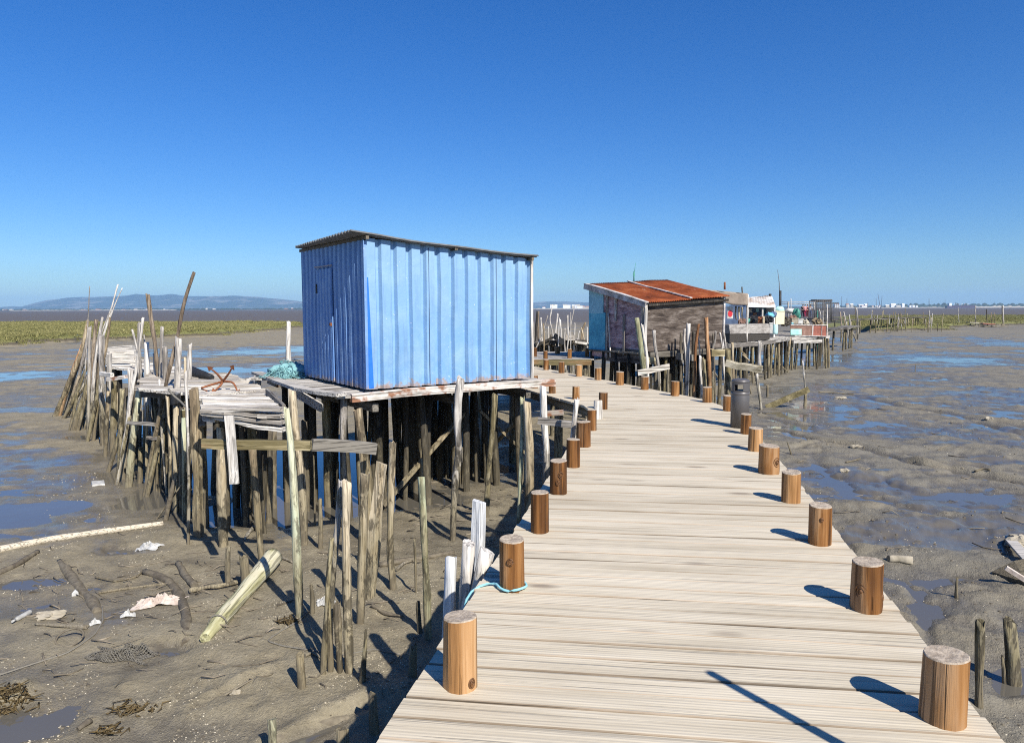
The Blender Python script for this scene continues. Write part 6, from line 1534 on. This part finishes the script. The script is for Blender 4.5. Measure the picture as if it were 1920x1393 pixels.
# more dark piles below the fishing pier and the clutter of nets and floats on it
rp_ = random.Random(23)
for i in range(34):
    px = rp_.uniform(1366, 1550); Y = 31.5 + (px - 1366) / 184 * 8.5 + rp_.uniform(.3, 4.5); tp = at_y(px, 640, Y); tp.z = QZ - .06; bt = tp + Vector((rp_.uniform(-.2, .2), 0, 0)); bt.z = mud_z(bt.x, bt.y) - .3
    w = rp_.uniform(.035, .06); b = MB(); b.tube([bt, tp], [w, w * .85], 7, .1, step=.4); b.build('support_pile', M[rp_.choice(['shade_pile', 'shade_pile', 'dark', 'mossy'])], fpier)
for px, py, Y, s, mt, nm, lab in ((1440, 600, 35.6, .20, 'black', 'net_heap', 'black net heap left of the yellow box'), (1472, 603, 37.5, .22, 'dark', 'net_heap', 'dark net heap right of the yellow box'), (1486, 598, 38.6, .18, 'brownwall', 'net_heap', 'brown net heap before the white sack'), (1508, 606, 39.4, .22, 'sand', 'net_heap', 'straw-coloured net heap above the brown boards'), (1533, 604, 41, .24, 'tan', 'net_heap', 'tan net heap by the wire cages'),
        (1450, 590, 36.2, .13, 'navy', 'float', 'dark blue float hanging by the yellow box'), (1391, 604, 33, .16, 'brownwall', 'net_heap', 'brown heap under the canvas shelter'), (1413, 600, 35.8, .2, 'black', 'net_heap', 'dark heap in the white gabled hut porch'), (1426, 601, 35.9, .18, 'rust', 'net_heap', 'rust-brown heap in the white gabled hut porch')):
    b = MB(); b.blob(Q(px, py, Y), (s * 1.2, s, s), px, .35, 8, smooth=False); tag(b.build(nm, M[mt]), lab, nm.replace('_heap', ''))
# ================================================================== OLD PIER BEHIND THE LANDING
kp = thing('old_pier', 'dark ramshackle pier crowded with stakes behind the far landing', 'pier', at_y(1050, 640, 32))
kpoly = [at_y(1002, 640, 31), at_y(1104, 640, 31), at_y(1104, 640, 35), at_y(1002, 640, 34)]
b = MB(); plank_floor(b, [(p.x, p.y) for p in kpoly], .05, .15, .25, .02, .06, jit=.15, zj=.05); b.build('decking', M['greyplank_x'], kp, rz=.05)
for (xa, ya, xb, yb, Y, h, mt) in ((1004, 644, 1100, 640, 30.9, .16, 'dark'), (1038, 630, 1058, 642, 30.7, .25, 'black'), (1060, 632, 1078, 634, 30.6, .22, 'plank_x'), (1078, 640, 1100, 645, 30.6, .1, 'plank_x'), (1005, 650, 1036, 632, 30.8, .08, 'dark')):
    b = MB(); b.beam(at_y(xa, ya, Y), at_y(xb, yb, Y), .2, h, n=3, warp=.02); b.build('cross_beam', M[mt], kp)
for i in range(22):
    p = at_y(1003 + i * 4.7, 640, 31.2 + (i % 3) * 1.2); b = MB(); b.tube([Vector((p.x + random.uniform(-.1, .1), p.y, mud_z(p.x, p.y) - .3)), Vector((p.x, p.y, .12))], [.08, .07], 7, .08, step=.4); b.build('support_pile', M['dark'], kp)

# ================================================================== DEBRIS ON THE MUD
def lying(name, lab, cat, px_pts, w0, w1, mat, lift=.02, rough=.08, seg=9, group=None, sq=0, lifts=None, step=None):
    P = []
    for i, (px, py) in enumerate(px_pts):
        q = on_mud(px, py); q.z = mud_z(q.x, q.y) + (lifts[i] if lifts else lift)
        if lifts and lifts[i] > .05: q = at_y(px, py, q.y)
        P.append(q)
    n = len(P); rad = [(w0 + (w1 - w0) * i / max(1, n - 1)) / 2 / FPX * P[i].y for i in range(n)]
    if min(rad) > .02 and not lifts:
        P = [p + Vector((random.uniform(-.4, .4) * rad[i], 0, random.uniform(-.25, .25) * rad[i])) for i, p in enumerate(P)]
    b = MB(); b.tube(P, rad, seg, rough, step=max(.03, min(rad) * 1.5), jag=.02, square=sq)
    return tag(b.build(name, M[mat]), lab, cat, group)
lying('log', 'long pale beige log lying on the mud at the left edge', 'log', [(-40, 1046), (0, 1033), (60, 1022), (100, 1014), (200, 1000), (307, 985)], 17, 10, 'log_pale', .03, .06)
lying('branch', 'dark driftwood branch crossing below the long pale log', 'branch', [(-10, 1080), (30, 1062), (70, 1037)], 13, 9, 'mudlog', .02)
lying('log', 'mud-coated straight log sunk in the left foreground', 'log', [(112, 1050), (140, 1090), (164, 1122), (184, 1146)], 15, 22, 'mudlog', -.02, .16)
lying('branch', 'thick arched mud-coated branch curling over the mud', 'branch', [(271, 1075), (293, 1078), (312, 1088), (328, 1104), (339, 1122), (346, 1142), (350, 1165), (349, 1192)], 14, 21, 'mudlog', .0, .12, lifts=[.02, .14, .22, .27, .26, .2, .1, -.02])
lying('log', 'short dark log right of the arched branch', 'log', [(334, 1060), (350, 1082), (366, 1102)], 12, 14, 'mudlog', .02)
lying('branch', 'crumbling cream branch behind the green pole', 'branch', [(356, 1112), (385, 1107), (418, 1104), (445, 1096)], 9, 7, 'tan', .04, .2)
lying('driftwood', 'smooth pale driftwood sliver above the rusty hoop', 'driftwood', [(66, 1173), (95, 1174), (125, 1177), (164, 1179)], 4, 9, 'white', .02)
lying('branch', 'thin twig with cream bark above the rag pile', 'branch', [(180, 1096), (215, 1092), (255, 1084), (268, 1072)], 4, 4, 'tan', .015)
lying('branch', 'straight cream stick sunk beside the puddle', 'branch', [(185, 1113), (235, 1105), (308, 1096)], 5, 5, 'tan', .012)
lying('rope', 'long thin dark rope snaking across the left mud', 'rope', [(-10, 1270), (50, 1250), (125, 1226), (154, 1208), (178, 1190), (193, 1165), (192, 1140)], 3.2, 3.0, 'rope_grey', .01, 0)
lying('rope', 'grey cord looping around the tall pale green pole', 'rope', [(585, 1128), (584, 1142), (560, 1165), (525, 1185), (500, 1202), (530, 1212), (585, 1220), (640, 1230), (700, 1218), (750, 1228), (775, 1245)], 3, 3, 'rope_grey', .008, 0)
lying('branch', 'bleached twig beside the tall pale green pole', 'branch', [(520, 1045), (535, 1050), (548, 1056)], 6, 4, 'white', .02)
lying('branch', 'bleached branch lying behind the flat plank post', 'branch', [(710, 1062), (745, 1058), (790, 1050), (850, 1041)], 13, 10, 'mudlog', .03, .1)
lying('branch', 'thin white curved branch near the speckled stake', 'branch', [(744, 1072), (756, 1060), (770, 1055), (790, 1057)], 6, 4, 'white', .03)
lying('branch', 'bleached twig near the group of broken stakes', 'branch', [(572, 1232), (588, 1226), (602, 1236)], 7, 5, 'white', .02)
lying('branch', 'dark gnarled branch between the stakes and boardwalk', 'branch', [(698, 1138), (720, 1148), (755, 1158)], 10, 4, 'mudlog', .02, .2)
lying('driftwood', 'pale forked driftwood beside the square brown post', 'driftwood', [(459, 1012), (467, 1000), (476, 990)], 4, 9, 'white', .02, .15)
lying('driftwood', 'thin stick edge half sunk in the near mud', 'driftwood', [(365, 1322), (420, 1302), (470, 1283), (512, 1262)], 5, 3, 'mudlog', .0, .2)
lying('log', 'buried log ridge running to the bottom edge', 'log', [(500, 1400), (560, 1372), (625, 1342), (700, 1308)], 32, 26, 'mudlog', -.06, .05)
lying('driftwood', 'small wedge of wood near the bottom left', 'driftwood', [(146, 1371), (158, 1362), (170, 1354)], 8, 12, 'mudlog', .02, .1)
lying('branch', 'thin yellow reed on the right mudflat', 'branch', [(1586, 868), (1600, 865), (1613, 861)], 3, 2.4, 'tan', .02)
lying('branch', 'short brown stick at the right channel lip', 'branch', [(1828, 889), (1842, 886), (1856, 884)], 4, 4, 'tan', .03)
lying('driftwood', 'pale driftwood chunk beside the nearest right bollards', 'driftwood', [(1664, 1052), (1680, 1047), (1697, 1056), (1714, 1056)], 12, 16, 'stone', .04, .2)
lying('branch', 'long reed lying across the right flats', 'branch', [(1535, 734), (1575, 736), (1640, 741)], 2, 1.6, 'tan', .02)
# green-yellow pole with rope round it
P0 = on_mud(388, 1196); P1 = on_mud(513, 1064)
gp = thing('fallen_pole', 'thick yellow-green pole fallen on the mud, rope wound near its top', 'pole', P0)
P0.z += .02; P1 = at_y(513, 1064, P1.y); P1.z += .14
r0 = 17 / FPX * P0.y
b = MB(); b.tube([P0 - (P1 - P0).normalized() * .05, P0 + (P1 - P0) * .15, (P0 + P1) / 2, P1], [r0 * .6, r0 * .95, r0 * 1.02, 18 / FPX * P1.y], 16, .04, step=.08); b.build('shaft', M['yellow_pole'], gp, rz=math.atan2(P1.y - P0.y, P1.x - P0.x) - math.pi / 2)
b = MB(); d = (P1 - P0).normalized(); a_ = d.cross(Vector((0, 0, 1))).normalized(); c_ = d.cross(a_)
for f0 in (.78, .12):
    pts = [P0.lerp(P1, f0) + d * (.012 * i / 6) + (a_ * math.cos(i * .52) + c_ * math.sin(i * .52)) * (r0 * 1.08 * (1.1 if f0 > .5 else 1)) for i in range(26 if f0 > .5 else 13)]
    b.tube(pts, .008, 6)
b.build('rope', M['rope_grey'], gp)
# plastics, rags, stones
def crumple(name, lab, cat, px, py, rx, ry, h, mat, seed, rz=0.0, N=20):
    """thin crumpled sheet or cloth lying on the mud"""
    c = on_mud(px, py); rows = []
    g = np.linspace(-1, 1, N); U_, V_ = np.meshgrid(g, g)
    rad = np.hypot(U_, V_); k = np.minimum(1, 1 / np.maximum(np.maximum(np.abs(U_), np.abs(V_)) / np.maximum(rad, 1e-6), 1e-6)) * (1 + .35 * fbm(np.arctan2(V_, U_) * 1.3 + seed, rad * .3, seed, 2))
    X = U_ * k * rx; Y = V_ * k * ry
    fold = np.abs(fbm(U_ * 1.6 + seed, V_ * 1.6, seed, 4, .6))
    Z = h * (2.6 * fold + .15) * np.clip(1.25 - rad, .0, 1) 
    ca, sa = math.cos(rz), math.sin(rz); Xw, Yw = c.x + X * ca - Y * sa, c.y + X * sa + Y * ca; Z0 = terrain(Xw, Yw)
    b = MB(); b.grid([[(Xw[i, j], Yw[i, j], Z0[i, j] + Z[i, j] + .006) for j in range(N)] for i in range(N)], smooth=False)
    return tag(b.build(name, M[mat], solid=.004), lab, cat)
def slab(name, lab, cat, px_pts, h, mat, lift=.0, crumple=.02):
    if mat == 'stone':
        q = [on_mud(*p) for p in px_pts]; c = sum(q, Vector()) / len(q); sx_ = max(abs(p.x - c.x) for p in q); b = MB()
        b.blob(c + Vector((0, 0, h * .25)), (sx_, max(sx_ * .6, .03), h * .75), px_pts[0][0], .30, 9, rz=.4, smooth=False)
        return tag(b.build(name, M[mat]), lab, cat)
    pts = [on_mud(*p) for p in px_pts]; c = sum(pts, Vector()) / len(pts)
    b = MB(); n = len(pts); z = max(mud_z(p.x, p.y) for p in pts)
    lo = [Vector((p.x, p.y, z - .05)) for p in pts]; hi = [Vector((p.x, p.y, z + h + random.uniform(-crumple, crumple))) + (c - p) * .12 for p in pts]; top = Vector((c.x, c.y, z + h + crumple))
    b.V = lo + hi + [top]
    for j in range(n): b.face([j, (j + 1) % n, n + (j + 1) % n, n + j], random.random(), False, 0); b.face([n + j, n + (j + 1) % n, 2 * n], random.random(), False, 0)
    return tag(b.build(name, M[mat]), lab, cat)
crumple('plastic_bag', 'crumpled white plastic sheet beyond the small puddle', 'plastic bag', 279, 1025, .20, .10, .05, 'white_plastic', 3, -.3)
slab('plastic_board', 'flat white board half sunk on the left flats', 'board', [(170, 907), (197, 905), (198, 910), (172, 912)], .03, 'white_plastic', crumple=0)
crumple('plastic_bag', 'white torn bag scrap left of the rag pile', 'plastic bag', 240, 1156, .07, .06, .05, 'white_plastic', 8, .5, 12)
crumple('plastic_scrap', 'sharp white plastic shard beside the driftwood sliver', 'plastic scrap', 178, 1170, .05, .035, .05, 'white_plastic', 13, .7, 10)
slab('plastic_scrap', 'small white plastic triangle near the mud-coated log', 'plastic scrap', [(134, 1118), (142, 1110), (148, 1116)], .04, 'white_plastic')
slab('stone', 'pale beige stone right of the plastic bottle', 'stone', [(80, 1164), (84, 1150), (94, 1146), (100, 1158), (98, 1168)], .06, 'stone')
slab('stone', 'white angular stone on the stick edge', 'stone', [(432, 1303), (440, 1293), (450, 1300), (444, 1304)], .03, 'stone')
slab('stone', 'pale stone in the right channel', 'stone', [(1571, 884), (1578, 880), (1594, 882), (1592, 887)], .05, 'stone')
slab('stone', 'low white stone on a right mud mound', 'stone', [(1590, 838), (1600, 834), (1614, 836), (1612, 841)], .04, 'stone')
slab('stone', 'bright pale stone near the far right channel', 'stone', [(1841, 787), (1850, 782), (1868, 787), (1860, 790)], .08, 'stone')
slab('stone', 'mossy beige boulder at the right picture edge', 'stone', [(1886, 1018), (1896, 1006), (1925, 1010), (1930, 1024), (1910, 1026)], .10, 'stone')
slab('stone', 'small white stone in front of the channel bend', 'stone', [(1569, 748), (1576, 744), (1584, 748), (1578, 751)], .08, 'stone')
crumple('rag_pile', 'brown and white rag pile under the arched branch', 'rags', 302, 1130, .24, .15, .09, 'rag', 21, .2, 30)
crumple('rag', 'pale rag caught behind the broken stakes', 'rag', 612, 1130, .10, .08, .07, 'white_plastic', 27, .2, 14)
bt = thing('bottle', 'white plastic bottle lying on the mud at far left', 'bottle', on_mud(40, 1162))
q0, q1 = on_mud(23, 1170), on_mud(58, 1152); q0.z += .03; q1.z += .035; d = q1 - q0
b = MB(); b.tube([q0 + d * .18, q0 + d * .3, q0 + d * .95, q1], [.012, .026, .028, .02], 12, step=.02); b.build('body', M['white_plastic'], bt)
b = MB(); b.tube([q0, q0 + d * .17], .012, 8); b.build('cap', M['white_plastic'], bt)
# rusty hoop
hc = on_mud(131, 1202); b = MB(); b.tube([hc + Vector((.13 * math.cos(t), .10 * math.sin(t), .04 + .05 * math.sin(t))) for t in np.linspace(0, 6.2832, 30)], .011, 6); tag(b.build('hoop', M['mudlog']), 'muddy basket hoop ring left of the dark net', 'hoop')
# dark net heap
b = MB(); rnn = random.Random(2); nc = on_mud(228, 1228); NN = 26; net = []
for i in range(NN):
    row_ = []
    for j in range(NN):
        u_, v_ = 2 * i / (NN - 1) - 1, 2 * j / (NN - 1) - 1
        x_, y_ = nc.x + .30 * u_ + .05 * math.sin(v_ * 4), nc.y + .13 * v_ + .03 * math.sin(u_ * 5)
        k_ = max(0, 1 - u_ * u_) * max(0, 1 - v_ * v_ * .9)
        row_.append(Vector((x_ + rnn.uniform(-.006, .006), y_ + rnn.uniform(-.006, .006), mud_z(x_, y_) + .008 + .13 * k_ * abs(float(vnoise(np.array([u_ * 2.2 + 5]), np.array([v_ * 2.0 + 3]), 77)) * 2))))
    net.append(row_)
for i in range(NN): b.tube(net[i], .0035, 3, cap=False)
for j in range(NN): b.tube([net[i][j] for i in range(NN)], .0035, 3, cap=False)
tag(b.build('fishing_net', M['rope_grey']), 'dark muddy net heap beside the little blue puddle', 'net')
# seaweed patches
def weed(px, py, rx, ry, n, lab):
    b = MB(); c = on_mud(px, py); r_ = random.Random(px)
    for i in range(n):
        x, y = c.x + r_.gauss(0, rx), c.y + r_.gauss(0, ry); z = mud_z(x, y); s = r_.uniform(.02, .06)
        b.tube([(x, y, z), (x + r_.uniform(-s, s), y + r_.uniform(-s, s), z + s * .6), (x + r_.uniform(-2 * s, 2 * s), y + r_.uniform(-2 * s, 2 * s), z + s * r_.uniform(.1, .7))], [.006, .008, .003], 4, rnd=r_.random())
    for i in range(8): b.tube([(c.x + r_.gauss(0, rx * .6), c.y + r_.gauss(0, ry * .6), c.z + .01) for _ in range(3)], .004, 4)
    tag(b.build('seaweed', M['weed']), lab, 'seaweed')
weed(18, 1300, .08, .07, 110, 'yellow-brown seaweed clump at the left edge by the puddle'); weed(245, 1330, .10, .035, 45, 'brown seaweed strands in the left foreground'); weed(205, 1375, .06, .02, 22, 'brown seaweed scrap near the bottom left edge')
weed(540, 1166, .05, .02, 30, 'green weed scrap beside the tall pale green pole')
# wreck board at the right edge
wr = thing('boat_fragment', 'broken black and pink boat fragment in a puddle at right edge', 'boat fragment', on_mud(1895, 1085))
a0, a1, a2 = on_mud(1860, 1076), on_mud(1925, 1100), on_mud(1940, 1072)
b = MB(); t_ = [a0 + Vector((0, 0, .03)), a1 + Vector((0, 0, .05)), a2 + Vector((0, 0, .20)), (a0 + a2) / 2 + Vector((0, 0, .16))]; b.hexa([v - Vector((0, 0, .12)) for v in t_] + t_); b.build('hull_board', M['dark'], wr)
b = MB(); b.beam(at_y(1886, 1064, a1.y + .15), at_y(1940, 1098, a1.y - .02), .05, .05); b.build('edge_strip', M['rag'], wr)
b = MB(); b.beam(on_mud(1896, 1022) + Vector((0, 0, .06)), on_mud(1935, 1066) + Vector((0, 0, .06)), .14, .03); tag(b.build('plank', M['greyplank_x']), 'grey plank lying by the mossy boulder at right edge', 'plank')
# tilted plank right of the litter bin
b = MB(); p0 = on_mud(1436, 764); p1 = at_y(1517, 730, p0.y - .2); b.beam(p0, p1, .05, .20, n=4, warp=.006); tag(b.build('plank', M['mossboard'], rz=-.05), 'mossy plank tilted up on a stake right of the litter bin', 'plank')

# ---- uncountable grit: shells and mud clods
def scatter(name, n, mat, smin, smax, seed, flat, zones):
    rs = np.random.RandomState(seed); b = MB(); xs, ys = [], []
    d_ = np.array([tuple(ray(0, 0)), tuple(ray(1, 0) - ray(0, 0)), tuple(ray(0, 1) - ray(0, 0))])
    while len(xs) < n:
        zi = [zones[k] for k in rs.randint(len(zones), size=n)]; zz = np.array([z[:4] for z in zi]); cl = np.array([z[4] for z in zi], float)
        px, py = rs.uniform(zz[:, 0], zz[:, 1]), rs.uniform(zz[:, 2], zz[:, 3])
        dr = d_[0] + px[:, None] * d_[1] + py[:, None] * d_[2]; t = (MUD - EYE) / dr[:, 2]; X, Y = dr[:, 0] * t, dr[:, 1] * t
        ok = (cl == 0) | (fbm(X / .5, Y / .5, 91, 3) > cl + rs.uniform(-.1, .1, n))
        xs += list(X[ok]); ys += list(Y[ok])
    xs, ys = xs[:n], ys[:n]
    zs = terrain(np.array(xs), np.array(ys))
    for x, y, z in zip(xs, ys, zs):
        s = rs.uniform(smin, smax) * (1 + max(0, (math.hypot(x, y) - 9) / 14)); a = rs.uniform(0, 6.28); k = len(b.V); m = 5
        for lev, rr_, hz_ in ((0, 1, -.3), (1, .8, flat)):
            for j in range(m):
                t = a + 6.283 * j / m; q = s * rr_ * rs.uniform(.7, 1.1); b.V.append(Vector((x + q * math.cos(t) * 1.3, y + q * math.sin(t) * .9, z + s * hz_ * rs.uniform(.7, 1.3))))
        rn = rs.uniform()
        b.face([k + m + j for j in range(m)], rn, False, 0)
        for j in range(m): b.face([k + j, k + (j + 1) % m, k + m + (j + 1) % m, k + m + j], rn, False, 0)
    tag(b.build(name, M[mat]), None, None, None, 'stuff')
ZL = [(0, 880, 1000, 1393, .08), (0, 560, 1080, 1393, .2), (380, 820, 1000, 1300, .15), (0, 300, 880, 1100, .2)]
ZR = [(1500, 1920, 760, 1100, .15), (1660, 1920, 980, 1393, .05), (1440, 1920, 720, 860, .25)]
scatter('shell_litter', 1900, 'shell', .0028, .0075, 4, .3, ZL); scatter('shell_litter', 500, 'shell', .003, .007, 6, .3, ZR)
scatter('mud_clods', 1100, 'mudlog', .005, .018, 8, .35, ZL + ZR)

b = MB(); rt = random.Random(41)
for i in range(330):
    zx = rt.choice([(0, 520, 1030, 1260), (0, 880, 990, 1300), (380, 960, 930, 1150), (60, 460, 1060, 1200), (700, 1000, 880, 1050), (1500, 1920, 700, 1060)])
    q = on_z(rt.uniform(zx[0], zx[1]), rt.uniform(zx[2], zx[3]), MUD); a_ = rt.uniform(-.9, .7); L = rt.uniform(.05, .32) * (1 + max(0, q.y - 9) / 14); P = []
    for t in (-.5, 0, .5):
        x_, y_ = q.x + L * t * math.cos(a_) + rt.uniform(-.02, .02), q.y + L * t * math.sin(a_) + rt.uniform(-.02, .02); P.append(Vector((x_, y_, mud_z(x_, y_) + .004 + (rt.random() ** 4) * .06)))
    r_ = rt.uniform(.003, .010) * (1 + max(0, q.y - 9) / 16); b.tube(P, [r_, r_ * .9, r_ * .5], 5, .2, rnd=rt.random())
tag(b.build('twig_litter', plain('twigs', (.05, .04, .026), (.30, .25, .18), .85, 3)), None, None, None, 'stuff')

# ================================================================== FAR SHORE
rb_ = random.Random(31)
def house(px, Y, w, h, mat='white_wall', roof='red_tile'):
    p = at_y(px, 580, Y); p.z = -.3; t = thing('house', 'tiny pale house on the far shore', 'house', p, 'houses on the far shore')
    b = MB(); d = w * .8; b.box(p + Vector((0, d / 2, h / 2)), (w, d, h)); b.build('walls', M[mat], t)
    b = MB(); z = p.z + h; x0, x1, y0, y1 = p.x - w * .52, p.x + w * .52, p.y - .1, p.y + d + .1
    b.V = [Vector(v) for v in ((x0, y0, z), (x1, y0, z), (x1, y1, z), (x0, y1, z), (x0, (y0 + y1) / 2, z + h * .3), (x1, (y0 + y1) / 2, z + h * .3))]
    for f in ((0, 1, 5, 4), (2, 3, 4, 5), (0, 4, 3), (1, 2, 5), (3, 2, 1, 0)): b.face(list(f), .5, False, 0)
    b.build('roof', M[roof], t)
for i in range(40):
    px = rb_.choice([rb_.uniform(1000, 1110), rb_.uniform(1060, 1110), rb_.uniform(1565, 1700), rb_.uniform(1590, 1740)])
    house(px, rb_.uniform(2700, 3100), rb_.uniform(7, 22), rb_.uniform(5, 13), rb_.choice(['white_wall', 'white_wall', 'sand']), rb_.choice(['white_wall', 'red_tile', 'sand']))
for i in range(14): house(rb_.uniform(0, 560), rb_.uniform(2700, 3100), rb_.uniform(6, 16), rb_.uniform(2, 4.5), rb_.choice(['sand', 'brownwall', 'sand']), rb_.choice(['white_wall', 'sand', 'red_tile']))
for px, w in ((237, 50), (244, 24)):
    p = at_y(px, 572.5, 7800)
def strip(name, xa, xb, Y, h, mat, seed, kind, th=30, amp=.6):
    b = MB(); xs = np.linspace(xa, xb, max(8, int((xb - xa) * 1.2))); r0_, r1_, r2_ = [], [], []
    for x in xs:
        a = math.atan((x - 960) / FPX); k = h * (1 - amp * .5 + amp * (float(fbm(np.array([x / 4.]), np.array([seed * 1.]), seed, 3)) + .2)); k *= min(1, (x - xa) / 12 + .05, (xb - x) / 12 + .05)
        r0_.append((Y * math.tan(a), Y, -1.6)); r1_.append((Y * math.tan(a), Y + th * .4, -.6 + max(.2, k))); r2_.append((Y * math.tan(a), Y + th, -1.6))
    b.grid([r0_, r1_, r2_]); o = b.build(name, M[mat]); o['kind'] = kind; return o
strip('shore_pines', -60, 575, 3150, 6, 'trees_far', 3, 'stuff'); strip('shore_pines', 1655, 2050, 3150, 17, 'trees_far', 5, 'stuff', amp=.5); strip('shore_pines', 1560, 1720, 3160, 9, 'trees_far', 8, 'stuff')
strip('sandbank', 1826, 2050, 2300, 5.0, 'sand', 7, 'structure', 60, .9); strip('sandbank', 20, 330, 2300, 1.0, 'sand', 9, 'structure', 60, 1.2); strip('sandbank', 1560, 1830, 2600, 2.2, 'sand', 10, 'structure', 40, 1.)
strip('sandbank', 1000, 1110, 2500, 2.0, 'sand', 11, 'structure', 40, 1.)
sp = thing('ship', 'long dark purple ship on the far right horizon', 'ship', at_y(1800, 577, 2200))
p0, p1 = at_y(1776, 578, 2200), at_y(1829, 577.5, 2200); b = MB(); b.hexa([Vector((p0.x, 2200, -2)), Vector((p1.x - 3, 2200, -2)), Vector((p1.x - 3, 2212, -2)), Vector((p0.x, 2212, -2)), Vector((p0.x, 2200, 4.5)), Vector((p1.x, 2200, 6)), Vector((p1.x, 2212, 6)), Vector((p0.x, 2212, 4.5))]); b.build('hull', M['hull'], sp)
b = MB(); b.box((p0.x + 11, 2206, 8.5), (8, 9, 9)); b.build('bridge', M['white_wall'], sp)
for k in range(5):
    b = MB(); x = p0.x + 26 + k * 10; b.tube([(x, 2206, 5), (x, 2206, 11)], .5, 5); b.tube([(x, 2206, 7), (x + 5, 2206, 11)], .4, 5); b.build('derrick', M['red_tile' if k % 2 else 'white_wall'], sp)
for px, yt, yb, dx, w in ((1643, 560, 578, 0, .9), (1646, 551, 578, 5, 1.0), (1654, 555, 578, -2, 1.0), (1742, 560, 576, 0, 1.1), (1578, 556, 577, 0, .8), (1588, 560, 577, 0, .8), (1627, 568, 577, 0, 1.5), (1772, 561, 575, 0, .6)):
    b = MB(); b.tube([at_y(px + dx, yb, 2400), at_y(px, yt, 2400)], [w, w * .7], 5); tag(b.build('crane', M['wire']), 'thin tall dock mast on the far right shore', 'mast', 'dock masts on the far shore')

# ================================================================== LABELS OF THE STAKES
for cl, items in CLUSTER.items():
    phrase, grp = CL[cl]
    items.sort(key=lambda e: e[0])
    for i, (x, o, desc, cat) in enumerate(items):
        tag(o, f'{desc}, {nth(i + 1)} from the left {phrase}', cat, grp)
